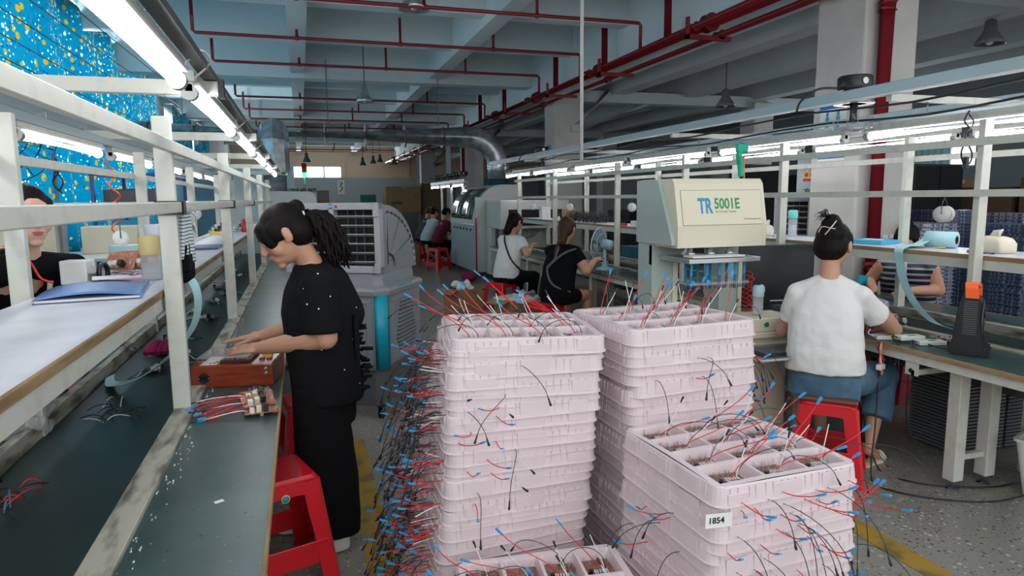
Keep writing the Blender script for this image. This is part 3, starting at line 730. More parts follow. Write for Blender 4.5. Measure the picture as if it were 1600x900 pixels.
# ================================================================== TRAY STACKS
TW, TD, TH, PITCH = .575, .555, .062, .0385     # tray rim width, depth, height and nesting step
def rrect(w, d, r, n=4, z=0.0, cx=0, cy=0):
    out = []
    for (sx, sy, a0) in ((1, 1, 0), (-1, 1, PI / 2), (-1, -1, PI), (1, -1, 3 * PI / 2)):
        for k in range(n + 1):
            a = a0 + PI / 2 * k / n
            out.append(Vector((cx + sx * (w / 2 - r) + r * math.cos(a), cy + sy * (d / 2 - r) + r * math.sin(a), z)))
    return out
def make_tray_mesh(variant):
    """vacuum-formed tray: skirt flaring to a bottom lip, notched sides, 4 x 3 rounded pits. Origin at the bottom lip."""
    rnd = random.Random(variant); mb = MB()
    H = TH
    rings = [rrect(TW + .013, TD + .013, .05, 5, 0.0), rrect(TW + .013, TD + .013, .05, 5, .0022), rrect(TW + .002, TD + .002, .045, 5, .0030),
             rrect(TW - .003, TD - .003, .042, 5, .030), rrect(TW - .010, TD - .010, .040, 5, H - .004), rrect(TW - .018, TD - .018, .036, 5, H)]
    # slight warping so that no two trays look identical
    for ring in rings:
        for p in ring:
            p.z += .0045 * math.sin(p.x * 7 + variant * 1.7) + .003 * math.sin(p.y * 9 + variant)
    mb.loft(rings, tray_m, caps=False, smooth=False)
    # moulded ribs and recessed panels on the sides
    def rib(cx, cy, wx, wy, z0, z1): mb.box((cx - wx / 2, cy - wy / 2, z0), (cx + wx / 2, cy + wy / 2, z1), tray_m, .002)
    for sgn in (-1, 1):
        for (a0, a1) in ((-.21, -.10), (-.02, .09), (.16, .235)):
            o = rnd.uniform(-.02, .02)
            rib((a0 + a1) / 2 + o, sgn * (TD / 2 - .0005), a1 - a0, .0045, .004, H * rnd.choice((.62, .8, .95)))
            rib(sgn * (TW / 2 - .0005), (a0 + a1) / 2 + o, .0045, a1 - a0, .004, H * rnd.choice((.62, .8, .95)))
        for k in range(16):
            a = -.23 + .46 * k / 15 + rnd.uniform(-.006, .006)
            rib(a, sgn * (TD / 2 - .002), .002, .006, .01, H - .008)
            rib(sgn * (TW / 2 - .002), a, .006, .002, .01, H - .008)
    # top deck with pits
    nx, ny = 4, 3; mx = .022; gx = .010
    pw = (TW - .018 - 2 * mx - (nx - 1) * gx) / nx; pd = (TD - .018 - 2 * mx - (ny - 1) * gx) / ny
    xs0 = -(TW - .018) / 2; ys0 = -(TD - .018) / 2
    bm = mb.bm; k = mb.mi(tray_m)
    xs = [xs0]; ys = [ys0]
    for i in range(nx): xs += [xs0 + mx + i * (pw + gx), xs0 + mx + i * (pw + gx) + pw]
    xs.append(-xs0)
    for j in range(ny): ys += [ys0 + mx + j * (pd + gx), ys0 + mx + j * (pd + gx) + pd]
    ys.append(-ys0)
    def dz(x, y): return .0045 * math.sin(x * 7 + variant * 1.7) + .003 * math.sin(y * 9 + variant)
    grid = {}
    def V(x, y):
        key = (round(x, 5), round(y, 5))
        if key not in grid:
            X, Y = x, y
            if abs(abs(x) - abs(xs0)) < 1e-6 and abs(abs(y) - abs(ys0)) < 1e-6: X *= .955; Y *= .955
            grid[key] = bm.verts.new((X, Y, H + dz(x, y)))
        return grid[key]
    for i in range(len(xs) - 1):
        for j in range(len(ys) - 1):
            if i % 2 == 1 and j % 2 == 1: continue
            f = bm.faces.new((V(xs[i], ys[j]), V(xs[i + 1], ys[j]), V(xs[i + 1], ys[j + 1]), V(xs[i], ys[j + 1]))); f.material_index = k
    pits = []
    for j in range(ny):
        for i in range(nx):
            cx = xs[1 + 2 * i] + pw / 2; cy = ys[1 + 2 * j] + pd / 2
            top = [Vector((cx - pw / 2, cy - pd / 2, 0)), Vector((cx + pw / 2, cy - pd / 2, 0)), Vector((cx + pw / 2, cy + pd / 2, 0)), Vector((cx - pw / 2, cy + pd / 2, 0))]
            for p in top: p.z = H + dz(p.x, p.y)
            low = rrect(pw - .014, pd - .014, .018, 2, H - .033, cx, cy)
            # rim-to-pit walls: rounded rect rings
            r0 = rrect(pw, pd, .003, 2, 0, cx, cy)
            for p in r0: p.z = H + dz(p.x, p.y)
            r1 = rrect(pw - .004, pd - .004, .014, 2, H - .006, cx, cy)
            mb.loft([low, r1, r0], tray_m, caps=False, smooth=False)
            fl = bm.faces.new([bm.verts.new(p) for p in low]); fl.material_index = k
            pits.append((cx, cy, pw, pd))
    me = mb.mesh('tray')
    return me, pits
TRAYS = [make_tray_mesh(v) for v in range(4)]
PITS = TRAYS[0][1]
def tray_obj(v, loc, rz, label, group):
    o = bpy.data.objects.new('stacking_tray', TRAYS[v % 4][0]); sc.collection.objects.link(o)
    o.location = loc; o.rotation_euler = (0, 0, rz)
    return tag(o, label, 'tray', group)
def nth(k): return ['topmost', 'second', 'third', 'fourth', 'fifth', 'sixth', 'seventh', 'eighth', 'ninth', 'tenth', 'eleventh', 'twelfth', 'thirteenth', 'fourteenth', 'fifteenth', 'sixteenth', 'seventeenth', 'eighteenth', 'nineteenth', 'twentieth', 'twenty-first', 'twenty-second', 'twenty-third', 'twenty-fourth', 'twenty-fifth', 'twenty-sixth', 'twenty-seventh', 'twenty-eighth', 'twenty-ninth', 'thirtieth'][k]
STACK = {}
def stack(key, cx, cy, ztop, rz, desc, seed, lean=(0, 0), twist=0.0):
    rnd = random.Random(seed); n = int((ztop - TH) / PITCH) + 1
    levels = []
    z0 = ztop - TH - (n - 1) * PITCH
    if z0 > PITCH * .6: n += 1; z0 -= PITCH
    z0 = max(z0, .001)
    for i in range(n):                           # from the floor up
        z = z0 + i * PITCH if i < n - 1 else ztop - TH
        j = n - 1 - i; low = 1 - i / n
        q = .010
        dx = rnd.uniform(-q, q) + lean[0] * (i / n - 1); dy = rnd.uniform(-q * .6, q * .6) + lean[1] * (i / n - 1)
        r = rz + rnd.uniform(-.018, .018) + twist * min(1, low * 1.6)
        if j == 0: dx = dy = 0; r = rz
        lab = ('pale pink tray full of circuit boards, topmost on %s' % desc) if j == 0 else ('pale pink tray, %s from the top of %s' % (nth(j), desc))
        tray_obj(i * 3 + seed, (cx + dx, cy + dy, z), r, lab, 'pale pink trays in %s' % desc)
        levels.append((cx + dx, cy + dy, z, r))
    STACK[key] = levels
stack('A', .805, 2.52, 1.10, R(-8), 'the tall stack at left centre', 1, lean=(.16, .03), twist=R(11))
stack('B', 1.425, 2.49, 1.105, R(2), 'the tall stack beside the tester', 2, lean=(.0, -.0))
stack('C', 1.385, 1.905, .75, R(93), 'the lower right stack', 3, lean=(.01, 0))
stack('D', .70, 1.83, .36, R(-7), 'the low front stack', 4)
# ---- circuit boards lying in the pits, with their wires
def wire(mb, pts, r, m, n=5): mb.tube(pts, r, m, n)
def terminal(mb, p, d, m=bluew, s=1.0):
    """flat blue spade terminal sleeve at p pointing along d"""
    d = Vector(d).normalized(); u, v, _ = frame_from(d); p = Vector(p)
    rings = []
    for t, w, h in ((-.004, .0022, .0022), (.004, .0030, .0030), (.008, .0030, .0028), (.011, .0050, .0026), (.026, .0052, .0026), (.028, .004, .002)):
        q = p + d * t * s
        rings.append([q + u * a * w * s + v * b_ * h * s for a, b_ in ((-1, -1), (1, -1), (1, 1), (-1, 1))])
    mb.loft(rings, m, smooth=False)
def sleeve(mb, p, d, m=blackw, s=1.0):
    d = Vector(d).normalized(); p = Vector(p)
    mb.tube([p - d * .004 * s, p + d * .003 * s, p + d * .012 * s, p + d * .018 * s, p + d * .024 * s], [.0016 * s, .0028 * s, .0030 * s, .0042 * s, .0034 * s], m, 6)
def scribble(mb, rnd, cx, cy, w, d, z, n):
    for _ in range(n):
        x = cx + rnd.uniform(-w, w); y = cy + rnd.uniform(-d, d); h = rnd.uniform(.008, .026)
        a = rnd.uniform(0, 6.28); r = rnd.uniform(.003, .007)
        mb.tube([(x, y, z), (x + r * .3 * math.cos(a), y + r * .3 * math.sin(a), z + h), (x + r * math.cos(a), y + r * math.sin(a), z + h * .9), (x + r * 1.1 * math.cos(a), y + r * 1.1 * math.sin(a), z)], .0005, steel, 3, caps=False)
def board(parent_M, pw, pd, rnd, label, outdir, reach=1.0, bmat=copperpcb, group=None):
    """a small power board with parts and three flying leads; parent_M places the pit centre in the world"""
    t = thing('circuit_board', label, 'circuit board', parent_M.translation, parent_M.to_euler().z, group)
    w, d = pw * .42, pd * .42
    mb = MB(); mb.box((-w, -d, .004), (w, d, .0056), bmat); mb.build('board_plate', t)
    mb = MB(); mb.box((-.026, -d * .9, .0056), (.020, -d * .9 + .030, .024), whitep, .001)
    mb.box((-.022, -d * .9 + .004, .024), (.016, -d * .9 + .026, .0245), blackm)
    for k in range(4): mb.box((-.020 + .0095 * k, -d * .9 + .007, .0245), (-.015 + .0095 * k, -d * .9 + .023, .026), whitep)
    mb.build('connector_block', t)
    mb = MB(); mb.cyl((-.034, -d * .3, .0056), (-.034, -d * .3, .020), .007, blackm, 10); mb.box((-.045, -d * .9, .0056), (-.028, -d * .9 + .014, .020), blackm, .001); mb.build('capacitor', t)
    mb = MB(); scribble(mb, rnd, .0, d * .25, w * .95, d * .7, .005, 44); o = mb.build('component_leads', t); o['kind'] = 'stuff'
    Mi = parent_M.to_3x3().inverted()
    od = (Mi @ Vector(outdir)).normalized()
    def jig(v, a): return Vector((v.x + rnd.uniform(-a, a), v.y + rnd.uniform(-a, a), v.z + rnd.uniform(-a * .4, a * .4)))
    # red lead rising out with a blue terminal
    p0 = Vector((-.01, -d * .5, .012)); L = rnd.uniform(.13, .21) * reach
    dirr = jig(Vector((od.x, od.y, .75)), .45).normalized()
    p3 = p0 + dirr * L; p1 = p0 + Vector((0, 0, .05)); p2 = p3 - (dirr + Vector((0, 0, rnd.uniform(-.2, .5)))).normalized() * L * .4
    pts = bez(p0, p1, p2, p3, 9); mb = MB(); wire(mb, pts, .0017, redw); r_ = mb.build('red_lead', t)
    mb = MB(); terminal(mb, p3, pts[-1] - pts[-2]); mb.build('blue_terminal', r_)
    # white lead, straighter, black sleeve
    p0 = Vector((.012, -d * .4, .012)); dirw = jig(Vector((od.x * .7, od.y * .7, 1.1)), .45).normalized(); L = rnd.uniform(.08, .13) * reach
    p3 = p0 + dirw * L; pts = bez(p0, p0 + Vector((0, 0, .03)), p3 - dirw * .05, p3, 6); mb = MB(); wire(mb, pts, .0016, whitew); r_ = mb.build('white_lead', t)
    if rnd.random() < .6: mb = MB(); sleeve(mb, p3, pts[-1] - pts[-2]); mb.build('black_sleeve', r_)
    # black lead arching and dropping
    p0 = Vector((.02, -d * .2, .012)); q = jig(od, .6); L = rnd.uniform(.12, .24) * reach
    p3 = p0 + Vector((q.x, q.y, 0)).normalized() * L + Vector((0, 0, rnd.uniform(-.01, .05)))
    pts = bez(p0, p0 + Vector((0, 0, .09)), p3 + Vector((0, 0, .07)) - Vector((q.x, q.y, 0)) * .03, p3, 10); mb = MB(); wire(mb, pts, .0013, blackw); r_ = mb.build('black_lead', t)
    mb = MB(); sleeve(mb, p3, pts[-1] - pts[-2]); mb.build('black_sleeve', r_)
    return t
rown = ['front row', 'middle row', 'back row']
coln = ['leftmost', 'second from left', 'third from left', 'rightmost']
for key, desc, out, reach in (('A', 'tall left centre stack', (-.45, .15, 0), 1.35), ('B', 'tall stack beside the tester', (.25, .2, 0), 1.35), ('C', 'lower right stack', (1.0, -.1, 0), 1.25), ('D', 'low front stack', (-1.0, .25, 0), 1.2)):
    cx, cy, z, rz = STACK[key][-1]; rnd = random.Random(ord(key))
    M0 = Matrix.Translation((cx, cy, z + TH - .033)) @ Matrix.Rotation(rz, 4, 'Z')
    for i, (px, py, pw, pd) in enumerate(PITS):
        M = M0 @ Matrix.Translation((px, py, 0)) @ Matrix.Rotation(rnd.uniform(-.12, .12), 4, 'Z')
        if key == 'C': M = M @ Matrix.Rotation(-PI / 2, 4, 'Z')
        a, c = i // 4, i % 4
        if key == 'C':      # turned stack: its columns run away from the camera
            lab = 'circuit board on the %s, %s pit from the front, %s column' % (desc, ['nearest', 'second', 'third', 'farthest'][c], ['right', 'middle', 'left'][a])
            pwx, pdx = pd, pw
        else:
            lab = 'brown circuit board on the %s, %s, %s pit' % (desc, rown[a], coln[c]); pwx, pdx = pw, pd
        board(M, min(pwx, .13), min(pdx, .15), rnd, lab, out, reach, group='circuit boards in the open trays')
# ---- lead ends bristling out between the stacked trays
def lead(kind, p0, p1, p2, p3, label, group):
    p0 = Vector(p0); pts = bez((0, 0, 0), Vector(p1) - p0, Vector(p2) - p0, Vector(p3) - p0, 9)
    m, r = {'red': (redw, .0018), 'black': (blackw, .0014), 'white': (whitew, .0017)}[kind]
    mb = MB(); wire(mb, pts, r, m)
    o = mb.build('%s_wire_lead' % kind, None, label, 'wire', group, loc=p0)
    mb = MB()
    if kind == 'red': terminal(mb, pts[-1], pts[-1] - pts[-2]); mb.build('blue_terminal', o)
    else: sleeve(mb, pts[-1], pts[-1] - pts[-2], s=1.15); mb.build('black_sleeve', o)
    return o
ltxt = {'red': 'red blue-tipped wire', 'black': 'black wire', 'white': 'white wire'}
def bristle(key, side, n, rnd, zlo, zhi, desc, mix=(.42, .44, .14), reach=1.0, a0=0.0, a1=1.0):
    for _ in range(n):
        lv = [l for l in STACK[key] if zlo <= l[2] <= zhi]
        cx, cy, z, rz = rnd.choice(lv); z = z + rnd.uniform(-.004, .02)
        f = rnd.uniform(a0, a1) * 2 - 1
        if side == 'L': loc = Vector((-TW / 2 - .004, f * TD * .44, 0)); nrm = Vector((-1, 0, 0))
        elif side == 'R': loc = Vector((TW / 2 + .004, f * TD * .44, 0)); nrm = Vector((1, 0, 0))
        elif side == 'F': loc = Vector((f * TW * .44, -TD / 2 - .004, 0)); nrm = Vector((0, -1, 0))
        else: loc = Vector((f * TW * .44, TD / 2 + .004, 0)); nrm = Vector((0, 1, 0))
        M = Matrix.Rotation(rz, 3, 'Z'); p0 = M @ loc + Vector((cx, cy, z)); nn = M @ nrm
        tang = Vector((-nn.y, nn.x, 0))
        x = rnd.random(); kind = 'red' if x < mix[0] else ('black' if x < mix[0] + mix[1] else 'white')
        tt = rnd.gauss(0, .35)
        if kind == 'red':
            L = rnd.uniform(.05, .15) * reach; d = (nn + tang * tt + Vector((0, 0, rnd.uniform(-.1, .35)))).normalized()
            p3 = p0 + d * L; p1 = p0 + nn * L * .3; p2 = p3 - d * L * .3 + Vector((0, 0, -.012))
        elif kind == 'black':
            L = rnd.uniform(.08, .19) * reach; d = (nn + tang * tt).normalized(); drop = rnd.uniform(.05, .17) * reach
            if z - drop < .02: drop = max(z - .02, .01)
            p3 = p0 + d * L + Vector((0, 0, -drop)); p1 = p0 + nn * L * .5 + Vector((0, 0, .015)); p2 = p0 + d * L * .85 + Vector((0, 0, -drop * .3))
        else:
            L = rnd.uniform(.05, .10) * reach; d = (nn + tang * tt + Vector((0, 0, rnd.uniform(-.4, .2)))).normalized()
            p3 = p0 + d * L; p1 = p0 + nn * L * .3; p2 = p3 - d * L * .3
        lead(kind, p0, p1, p2, p3, '%s out of %s' % (ltxt[kind], desc), '%s leads out of %s' % (kind, desc))
rnd = random.Random(21)
bristle('A', 'L', 265, rnd, .12, 1.02, 'the left side of the tall left centre stack', reach=1.2)
bristle('A', 'F', 18, rnd, .5, 1.05, 'the front of the tall left centre stack', a0=0, a1=.45, reach=1.15)
bristle('B', 'R', 26, rnd, .6, 1.04, 'the right side of the tall stack beside the tester')
bristle('B', 'F', 6, rnd, .8, 1.04, 'the front of the tall stack beside the tester', mix=(.3, .7, 0), reach=.9)
bristle('D', 'L', 40, rnd, .05, .36, 'the left side of the low front stack')
bristle('C', 'L', 62, rnd, .2, .72, 'the front of the lower right stack', mix=(.36, .54, .1), reach=1.15)   # turned: its left side faces the camera
bristle('C', 'F', 34, rnd, .2, .72, 'the right side of the lower right stack', mix=(.4, .45, .15), reach=1.45)
bristle('C', 'B', 10, rnd, .3, .6, 'the left side of the lower right stack', mix=(.25, .7, .05), reach=.8)
# paper slip with a number on the second tray of the lower right stack
t = thing('paper_slip', 'pale paper slip with a handwritten number on the lower right stack of trays', 'label', (1.115, 1.603, .655), R(-6))
mb = MB(); mb.box((-.03, -.001, -.022), (.055, .0, .022), paper); mb.build('slip', t)
text_mesh('1854', .026, blackm, 'handwriting', t, (-.022, -.0016, -.008), (PI / 2, 0, 0), .0003, .0006)
# ================================================================== MACHINES AND FURNITURE
# ---- plastic stools
def stool(loc, rz, label, m=redp, h=.46, s=1.0, group=None, strapm=None, tilt=None):
    t = thing('plastic_stool', label, 'stool', loc, rz, group)
    a = .135 * s; b_ = .19 * s
    mb = MB()
    mb.loft([rrect(2 * a + .024, 2 * a + .024, .03, 4, h - .030), rrect(2 * a + .02, 2 * a + .02, .03, 4, h - .012), rrect(2 * a, 2 * a, .03, 4, h), rrect(.03, .03, .014, 4, h - .002), rrect(.024, .024, .011, 4, h - .02)], m, smooth=False)
    mb.build('seat', t)
    mb = MB()
    for k in range(-2, 3): mb.cyl((.03 * k, .06, h - .001), (.03 * k, .06, h + .0015), .006, m, 8); 
    mb.build('seat_studs', t)
    H1 = h - .02; zc = H1 - .085
    def lerp(z): return a + .012 + (b_ - a) * (1 - z / h)
    for k in range(4):
        # corner leg: L-shaped, flaring down, plus half aprons on either side
        mb = MB(); rings = []
        for z in (H1, H1 - .05, H1 - .12, .22, .1, .0):
            q = lerp(z); w = .078 * s if z > H1 - .03 else (.076 if z > .3 else (.070 if z > .05 else .074)) * s; th = .012
            if z == H1: w = .09 * s
            rings.append([Vector((q, q - w, z)), Vector((q + .002, q - .012, z)), Vector((q - .012, q + .002, z)), Vector((q - w, q, z)), Vector((q - w, q - th, z)), Vector((q - .02, q - .008, z)), Vector((q - .008, q - .02, z)), Vector((q - th, q - w, z))])
        mb.loft(rings, m, smooth=False)
        mb.xf(Matrix.Rotation(PI / 2 * k, 4, 'Z')); mb.build('leg', t)
        # apron between legs with arched lower edge
        mb = MB(); q = lerp(H1); n = 12; top = []; bot = []
        rr = [[], []]
        for i in range(n + 1):
            u = -1 + 2 * i / n; x = u * (q - .03); zb = H1 - .05 - .05 * abs(u) ** 6
            top.append((x, H1)); bot.append((x, zb))
        qa = lerp(H1) + .001
        for (x0, z0), (x1, z1), (x2, z2), (x3, z3) in zip(top[:-1], top[1:], bot[1:], bot[:-1]):
            o1 = lerp(z2) + .001; o2 = lerp(z3) + .001
            mb.loft([[Vector((x0, qa, z0)), Vector((x1, qa, z1)), Vector((x2, o1, z2)), Vector((x3, o2, z3))], [Vector((x0, qa - .006, z0)), Vector((x1, qa - .006, z1)), Vector((x2, o1 - .006, z2)), Vector((x3, o2 - .006, z3))]], m, smooth=False)
        # lower stretcher panel
        mb.xf(Matrix.Rotation(PI / 2 * k, 4, 'Z')); mb.build('apron', t); mb = MB()
        zl = .16; o = lerp(zl); mb.box((-o + .02, o - .008, zl - .07), (o - .02, o, zl + .03), m, .003)
        mb.xf(Matrix.Rotation(PI / 2 * k, 4, 'Z')); mb.build('stretcher', t)
    if strapm:
        mb = MB(); mb.tube([(-.03, -lerp(H1) - .004, h + .003), (-.03, -lerp(H1 - .1) - .01, H1 - .12), (-.03, -lerp(.2) - .006, .22)], .012, blackm, 6); mb.build('strap', t)
    return t
t = stool((-.165, 2.90, 0), R(18), 'red plastic stool at the lower left beside the green workbench', h=.465)
mb = MB(); mb.lathe([(.0, 0), (.018, 0), (.018, .002), (.0, .002)], yellowp, (0, -.160, .395), 20, (0, -1, .1)); mb.lathe([(.0, 0), (.014, 0), (.014, .001), (.0, .001)], blueplas, (0, -.163, .395), 20, (0, -1, .1)); mb.build('oval_sticker', t)
stool((.0, 4.0, 0), R(10), 'red plastic stool half hidden behind the standing woman', h=.45)
t = stool((2.85, 3.03, 0), R(44), 'red plastic stool with a brown cushion under the woman in blue jeans', h=.45, strapm=True)
mb = MB(); mb.box((-.15, -.15, .452), (.15, .15, .475), mat('brown_vinyl', (.14, .05, .03), .5), .01); mb.build('seat_cushion', t)
stool((4.55, 4.0, 0), R(-20), 'dark red plastic stool beyond the right workbench legs', redd, h=.5, s=1.1)
stool((2.55, 6.95, 0), R(20), 'red plastic stool under the woman with long brown hair', h=.45)
stool((2.55, 8.72, 0), R(35), 'red plastic stool under the dark haired woman in white', h=.47)
stool((2.25, 7.35, 0), R(20), 'red plastic stool beside the carton with the crumpled bag', h=.5) if False else None
for k, (p, lab) in enumerate((((2.35, 18.6, 0), 'far red stool with white boxes on it'), ((2.75, 17.0, 0), 'far red stool under the worker in charcoal'), ((2.9, 14.9, 0), 'far red stool nearest the soldering machine'))):
    stool(p, R(15 * k), lab, h=.5 if k != 0 else .75, s=1.1)
# ---- evaporative air cooler
def cooler(loc, rz, label, body=True):
    t = thing('air_cooler', label, 'air cooler', loc, rz)
    W = .38
    def oct_(w, c, z): return [Vector(p) for p in ((-w + c, -w, z), (w - c, -w, z), (w, -w + c, z), (w, w - c, z), (w - c, w, z), (-w + c, w, z), (-w, w - c, z), (-w, -w + c, z))]
    mb = MB(); mb.loft([oct_(W, .07, .40), oct_(W + .005, .07, .44), oct_(W + .01, .07, .94)], coolg, smooth=False); mb.build('cabinet', t)
    mb = MB(); mb.loft([oct_(W - .03, .07, .11), oct_(W - .005, .07, .38), oct_(W + .012, .07, .385), oct_(W + .012, .07, .405)], mat('dark_grey_plastic', (.11, .115, .12), .45), smooth=False); mb.build('water_tank', t)
    mb = MB(); mb.loft([oct_(W + .03, .08, .925), oct_(W + .035, .08, .955), oct_(W + .02, .08, .975), oct_(W - .04, .08, 1.0)], coolg, smooth=False)
    mb.loft([oct_(.35, .05, .99), oct_(.345, .05, 1.04), oct_(.335, .05, 1.10)], coolg, smooth=False); mb.build('top_cover', t)
    for sx in (-1, 1):
        mb = MB(); a = W + .012
        c = Vector((sx * (a - .035), -(a - .035), 0)); n = Vector((sx, -1, 0)).normalized(); d = Vector((1, sx, 0)).normalized()
        mb.loft([[c + n * .001 - d * .055 + Vector((0, 0, z)), c + n * .018 - d * .03 + Vector((0, 0, z)), c + n * .018 + d * .03 + Vector((0, 0, z)), c + n * .001 + d * .055 + Vector((0, 0, z))] for z in (.395, .925)], teal, smooth=True); mb.build('corner_strip', t, 'turquoise corner strip')
        for yy in (-.1,):
            mb = MB(); mb.box((sx * .2 - .11, -W - .022, .955), (sx * .2 + .11, -W - .005, .972), teal, .004); mb.build('trim', t, 'turquoise trim')
    mb = MB(); mb.box((W + .004, -.16, .955), (W + .03, .12, .972), teal, .004); mb.build('trim', t, 'turquoise trim')
    # louvred side panels
    for k in range(4):
        mb = MB(); z0, z1 = .43, .90
        mb.prism([(-.30, z0), (.30, z0), (.30, z1), (-.30, z1)], 'y', -W - .016, -W - .004, coolg)
        for i in range(13):
            z = z0 + .06 + i * .029; hw = .19 - .09 * abs((i - 3) / 10) if i > 3 else .19 - .1 * (3 - i) / 6
            mb.box((-hw, -W - .024, z), (hw, -W - .014, z + .008), softblack)
            mb.box((-hw, -W - .030, z + .008), (hw, -W - .012, z + .018), coolg, .002)
        for sx in (-1, 1):
            mb.box((sx * .27 - .006, -W - .026, z0 + .03), (sx * .27 + .006, -W - .012, z1 - .03), coolg, .003)
            mb.cyl((sx * .285, -W - .016, z1 - .02), (sx * .285, -W - .022, z1 - .02), .006, steel, 8)
        mb.box((-.27, -W - .026, z1 - .03), (.27, -W - .012, z1 - .018), coolg, .003)
        mb.xf(Matrix.Rotation(PI / 2 * k, 4, 'Z')); mb.build('louvre_panel', t)
    # elbow hood: quarter-round side profile, opening forward
    prof = []
    zc, R0 = 1.09, .50
    for k in range(15):
        a = PI / 2 * k / 14; prof.append((-.24 + .62 * math.sin(a) * 1.0, zc + .47 * math.cos(a)))
    prof = [(-.26, zc + .46)] + prof + [(.38, zc - .02), (-.26, zc - .02)]
    mb = MB(); mb.prism(prof, 'x', -.345, .345, coolg); mb.build('hood', t)
    for sx in (-1, 1):
        mb = MB(); x0 = sx * .345; x1 = sx * .302
        arc = [Vector((0, -.24 + .58 * math.sin(a), zc + .42 * math.cos(a))) for a in [PI / 2 * k / 12 for k in range(13)]]
        for p, q in zip(arc[:-1], arc[1:]): mb.cyl((x0, p.y, p.z), (x0, q.y, q.z), .012, coolf, 6)
        for a in (.52, 1.05): mb.cyl((x0, -.20, zc + .06), (x0, -.24 + .58 * math.sin(a), zc + .42 * math.cos(a)), .008, coolf, 6)
        mb.cyl((x0, -.20, zc + .04), (x0, -.2, zc + .40), .012, coolf, 6)
        arc2 = [Vector((0, -.2 + .12 * math.sin(a), zc + .02 + .1 * math.cos(a))) for a in [PI / 2 * k / 8 for k in range(9)]]
        for p, q in zip(arc2[:-1], arc2[1:]): mb.cyl((x0, p.y, p.z), (x0, q.y, q.z), .016, coolg, 6)
        mb.build('hood_ribs', t)
    # outlet frame with vanes
    zb, zt = 1.08, 1.575; hw = .365; yf = -.36

    mb = MB()
    for (x0, x1, z0, z1) in ((-hw, hw, zt - .05, zt), (-hw, hw, zb, zb + .05), (-hw, -hw + .045, zb, zt), (hw - .045, hw, zb, zt), (-.02, .02, zb, zt)):
        mb.box((x0, yf, z0), (x1, yf + .07, z1), coolf, .006)
    for sx in (-1, 1):
        mb.box((hw * sx - .045 if sx > 0 else -hw, yf - .012, zt - .10), (hw if sx > 0 else -hw + .045, yf, zt), coolf, .008)
        mb.box((hw * sx - .045 if sx > 0 else -hw, yf - .012, zb), (hw if sx > 0 else -hw + .045, yf, zb + .07), coolf, .008)
    mb.box((-.10, yf - .002, zt - .032), (.03, yf, zt - .02), mat('pale_blue_print', (.25, .35, .55), .5)); mb.box((.035, yf - .002, zt - .034), (.05, yf, zt - .018), redp)
    o = mb.build('outlet_frame', t)
    mb = MB(); mb.box((-hw + .04, yf + .065, zb + .04), (hw - .04, yf + .075, zt - .04), softblack); mb.build('dark_interior', o)
    for sx in (-1, 1):
        cx = sx * .17
        for k in range(6):
            z = zb + .075 + k * .064
            mb = MB(); mb.box((cx - .145, yf + .002, z - .003), (cx + .145, yf + .045, z + .003), coolf, rot=Matrix.Rotation(R(-22), 3, 'X'), bev=.001); mb.build('vane', o)
        for k in (-1, 0, 1):
            mb = MB(); mb.box((cx + k * .06 - .003, yf + .04, zb + .05), (cx + k * .06 + .003, yf + .06, zt - .05), dsteel); mb.build('inner_vane', o)
    for sx, sy in ((-1, -1), (1, -1), (1, 1), (-1, 1)):
        mb = MB(); x, y = sx * .30, sy * .30
        mb.cyl((x, y, .10), (x, y, .12), .035, dsteel, 14); mb.box((x - .018, y - .012, .045), (x - .012, y + .03, .10), dsteel); mb.box((x + .012, y - .012, .045), (x + .018, y + .03, .10), dsteel)
        mb.cyl((x - .011, y + .015, .042), (x + .011, y + .015, .042), .041, blackm, 18); mb.build('castor', t)
    return t
cooler((.38, 5.24, 0), R(-30), 'large grey evaporative air cooler with turquoise corner strips behind the standing woman')
t = cooler((5.55, 6.35, 0), R(-42), 'second grey air cooler standing beyond the right line beside the near column')
# poster on the second cooler's hood and dark red board beside it
t2 = thing('poster', 'pale poster with a red printed panel and Chinese characters on top of the second cooler', 'poster', (5.18, 5.86, 1.57), R(-42))
mb = MB(); mb.box((-.19, -.004, 0), (.19, .004, .40), mat('pale_blue_board', (.50, .58, .62), .5), .002); mb.build('board', t2)
mb = MB(); mb.loft([[Vector((x, -.006, z)), Vector((x, -.004, z))] for x, z in ((0, 0),)] * 2, redp, caps=False) if False else None
mb.box((-.13, -.008, .17), (.10, -.004, .20), redp); mb.box((-.13, -.008, .30), (.10, -.004, .33), redp); mb.box((-.10, -.008, .20), (.10, -.0045, .30), paper); mb.box((-.13, -.009, .21), (.11, -.006, .265), yellowp)
for k in range(4): mb.ell((-.10 + .055 * k, -.009, .238), (.018, .003, .022), redp)
mb.build('red_panel', t2)
text_mesh('方上楼', .075, blackm, 'characters', t2, (-.125, -.006, .035), (PI / 2, 0, 0), .0005, .001)
text_mesh('火咀宝点', .035, redp, 'characters', t2, (-.085, -.010, .268), (PI / 2, 0, 0), .0005, .0005)
mb = MB(); mb.box((5.62, 5.95, 0.95), (5.98, 5.99, 2.05), redd, .003); mb.build('red_board', None, 'upright dark red board between the second cooler and the near column', 'board', loc='base')
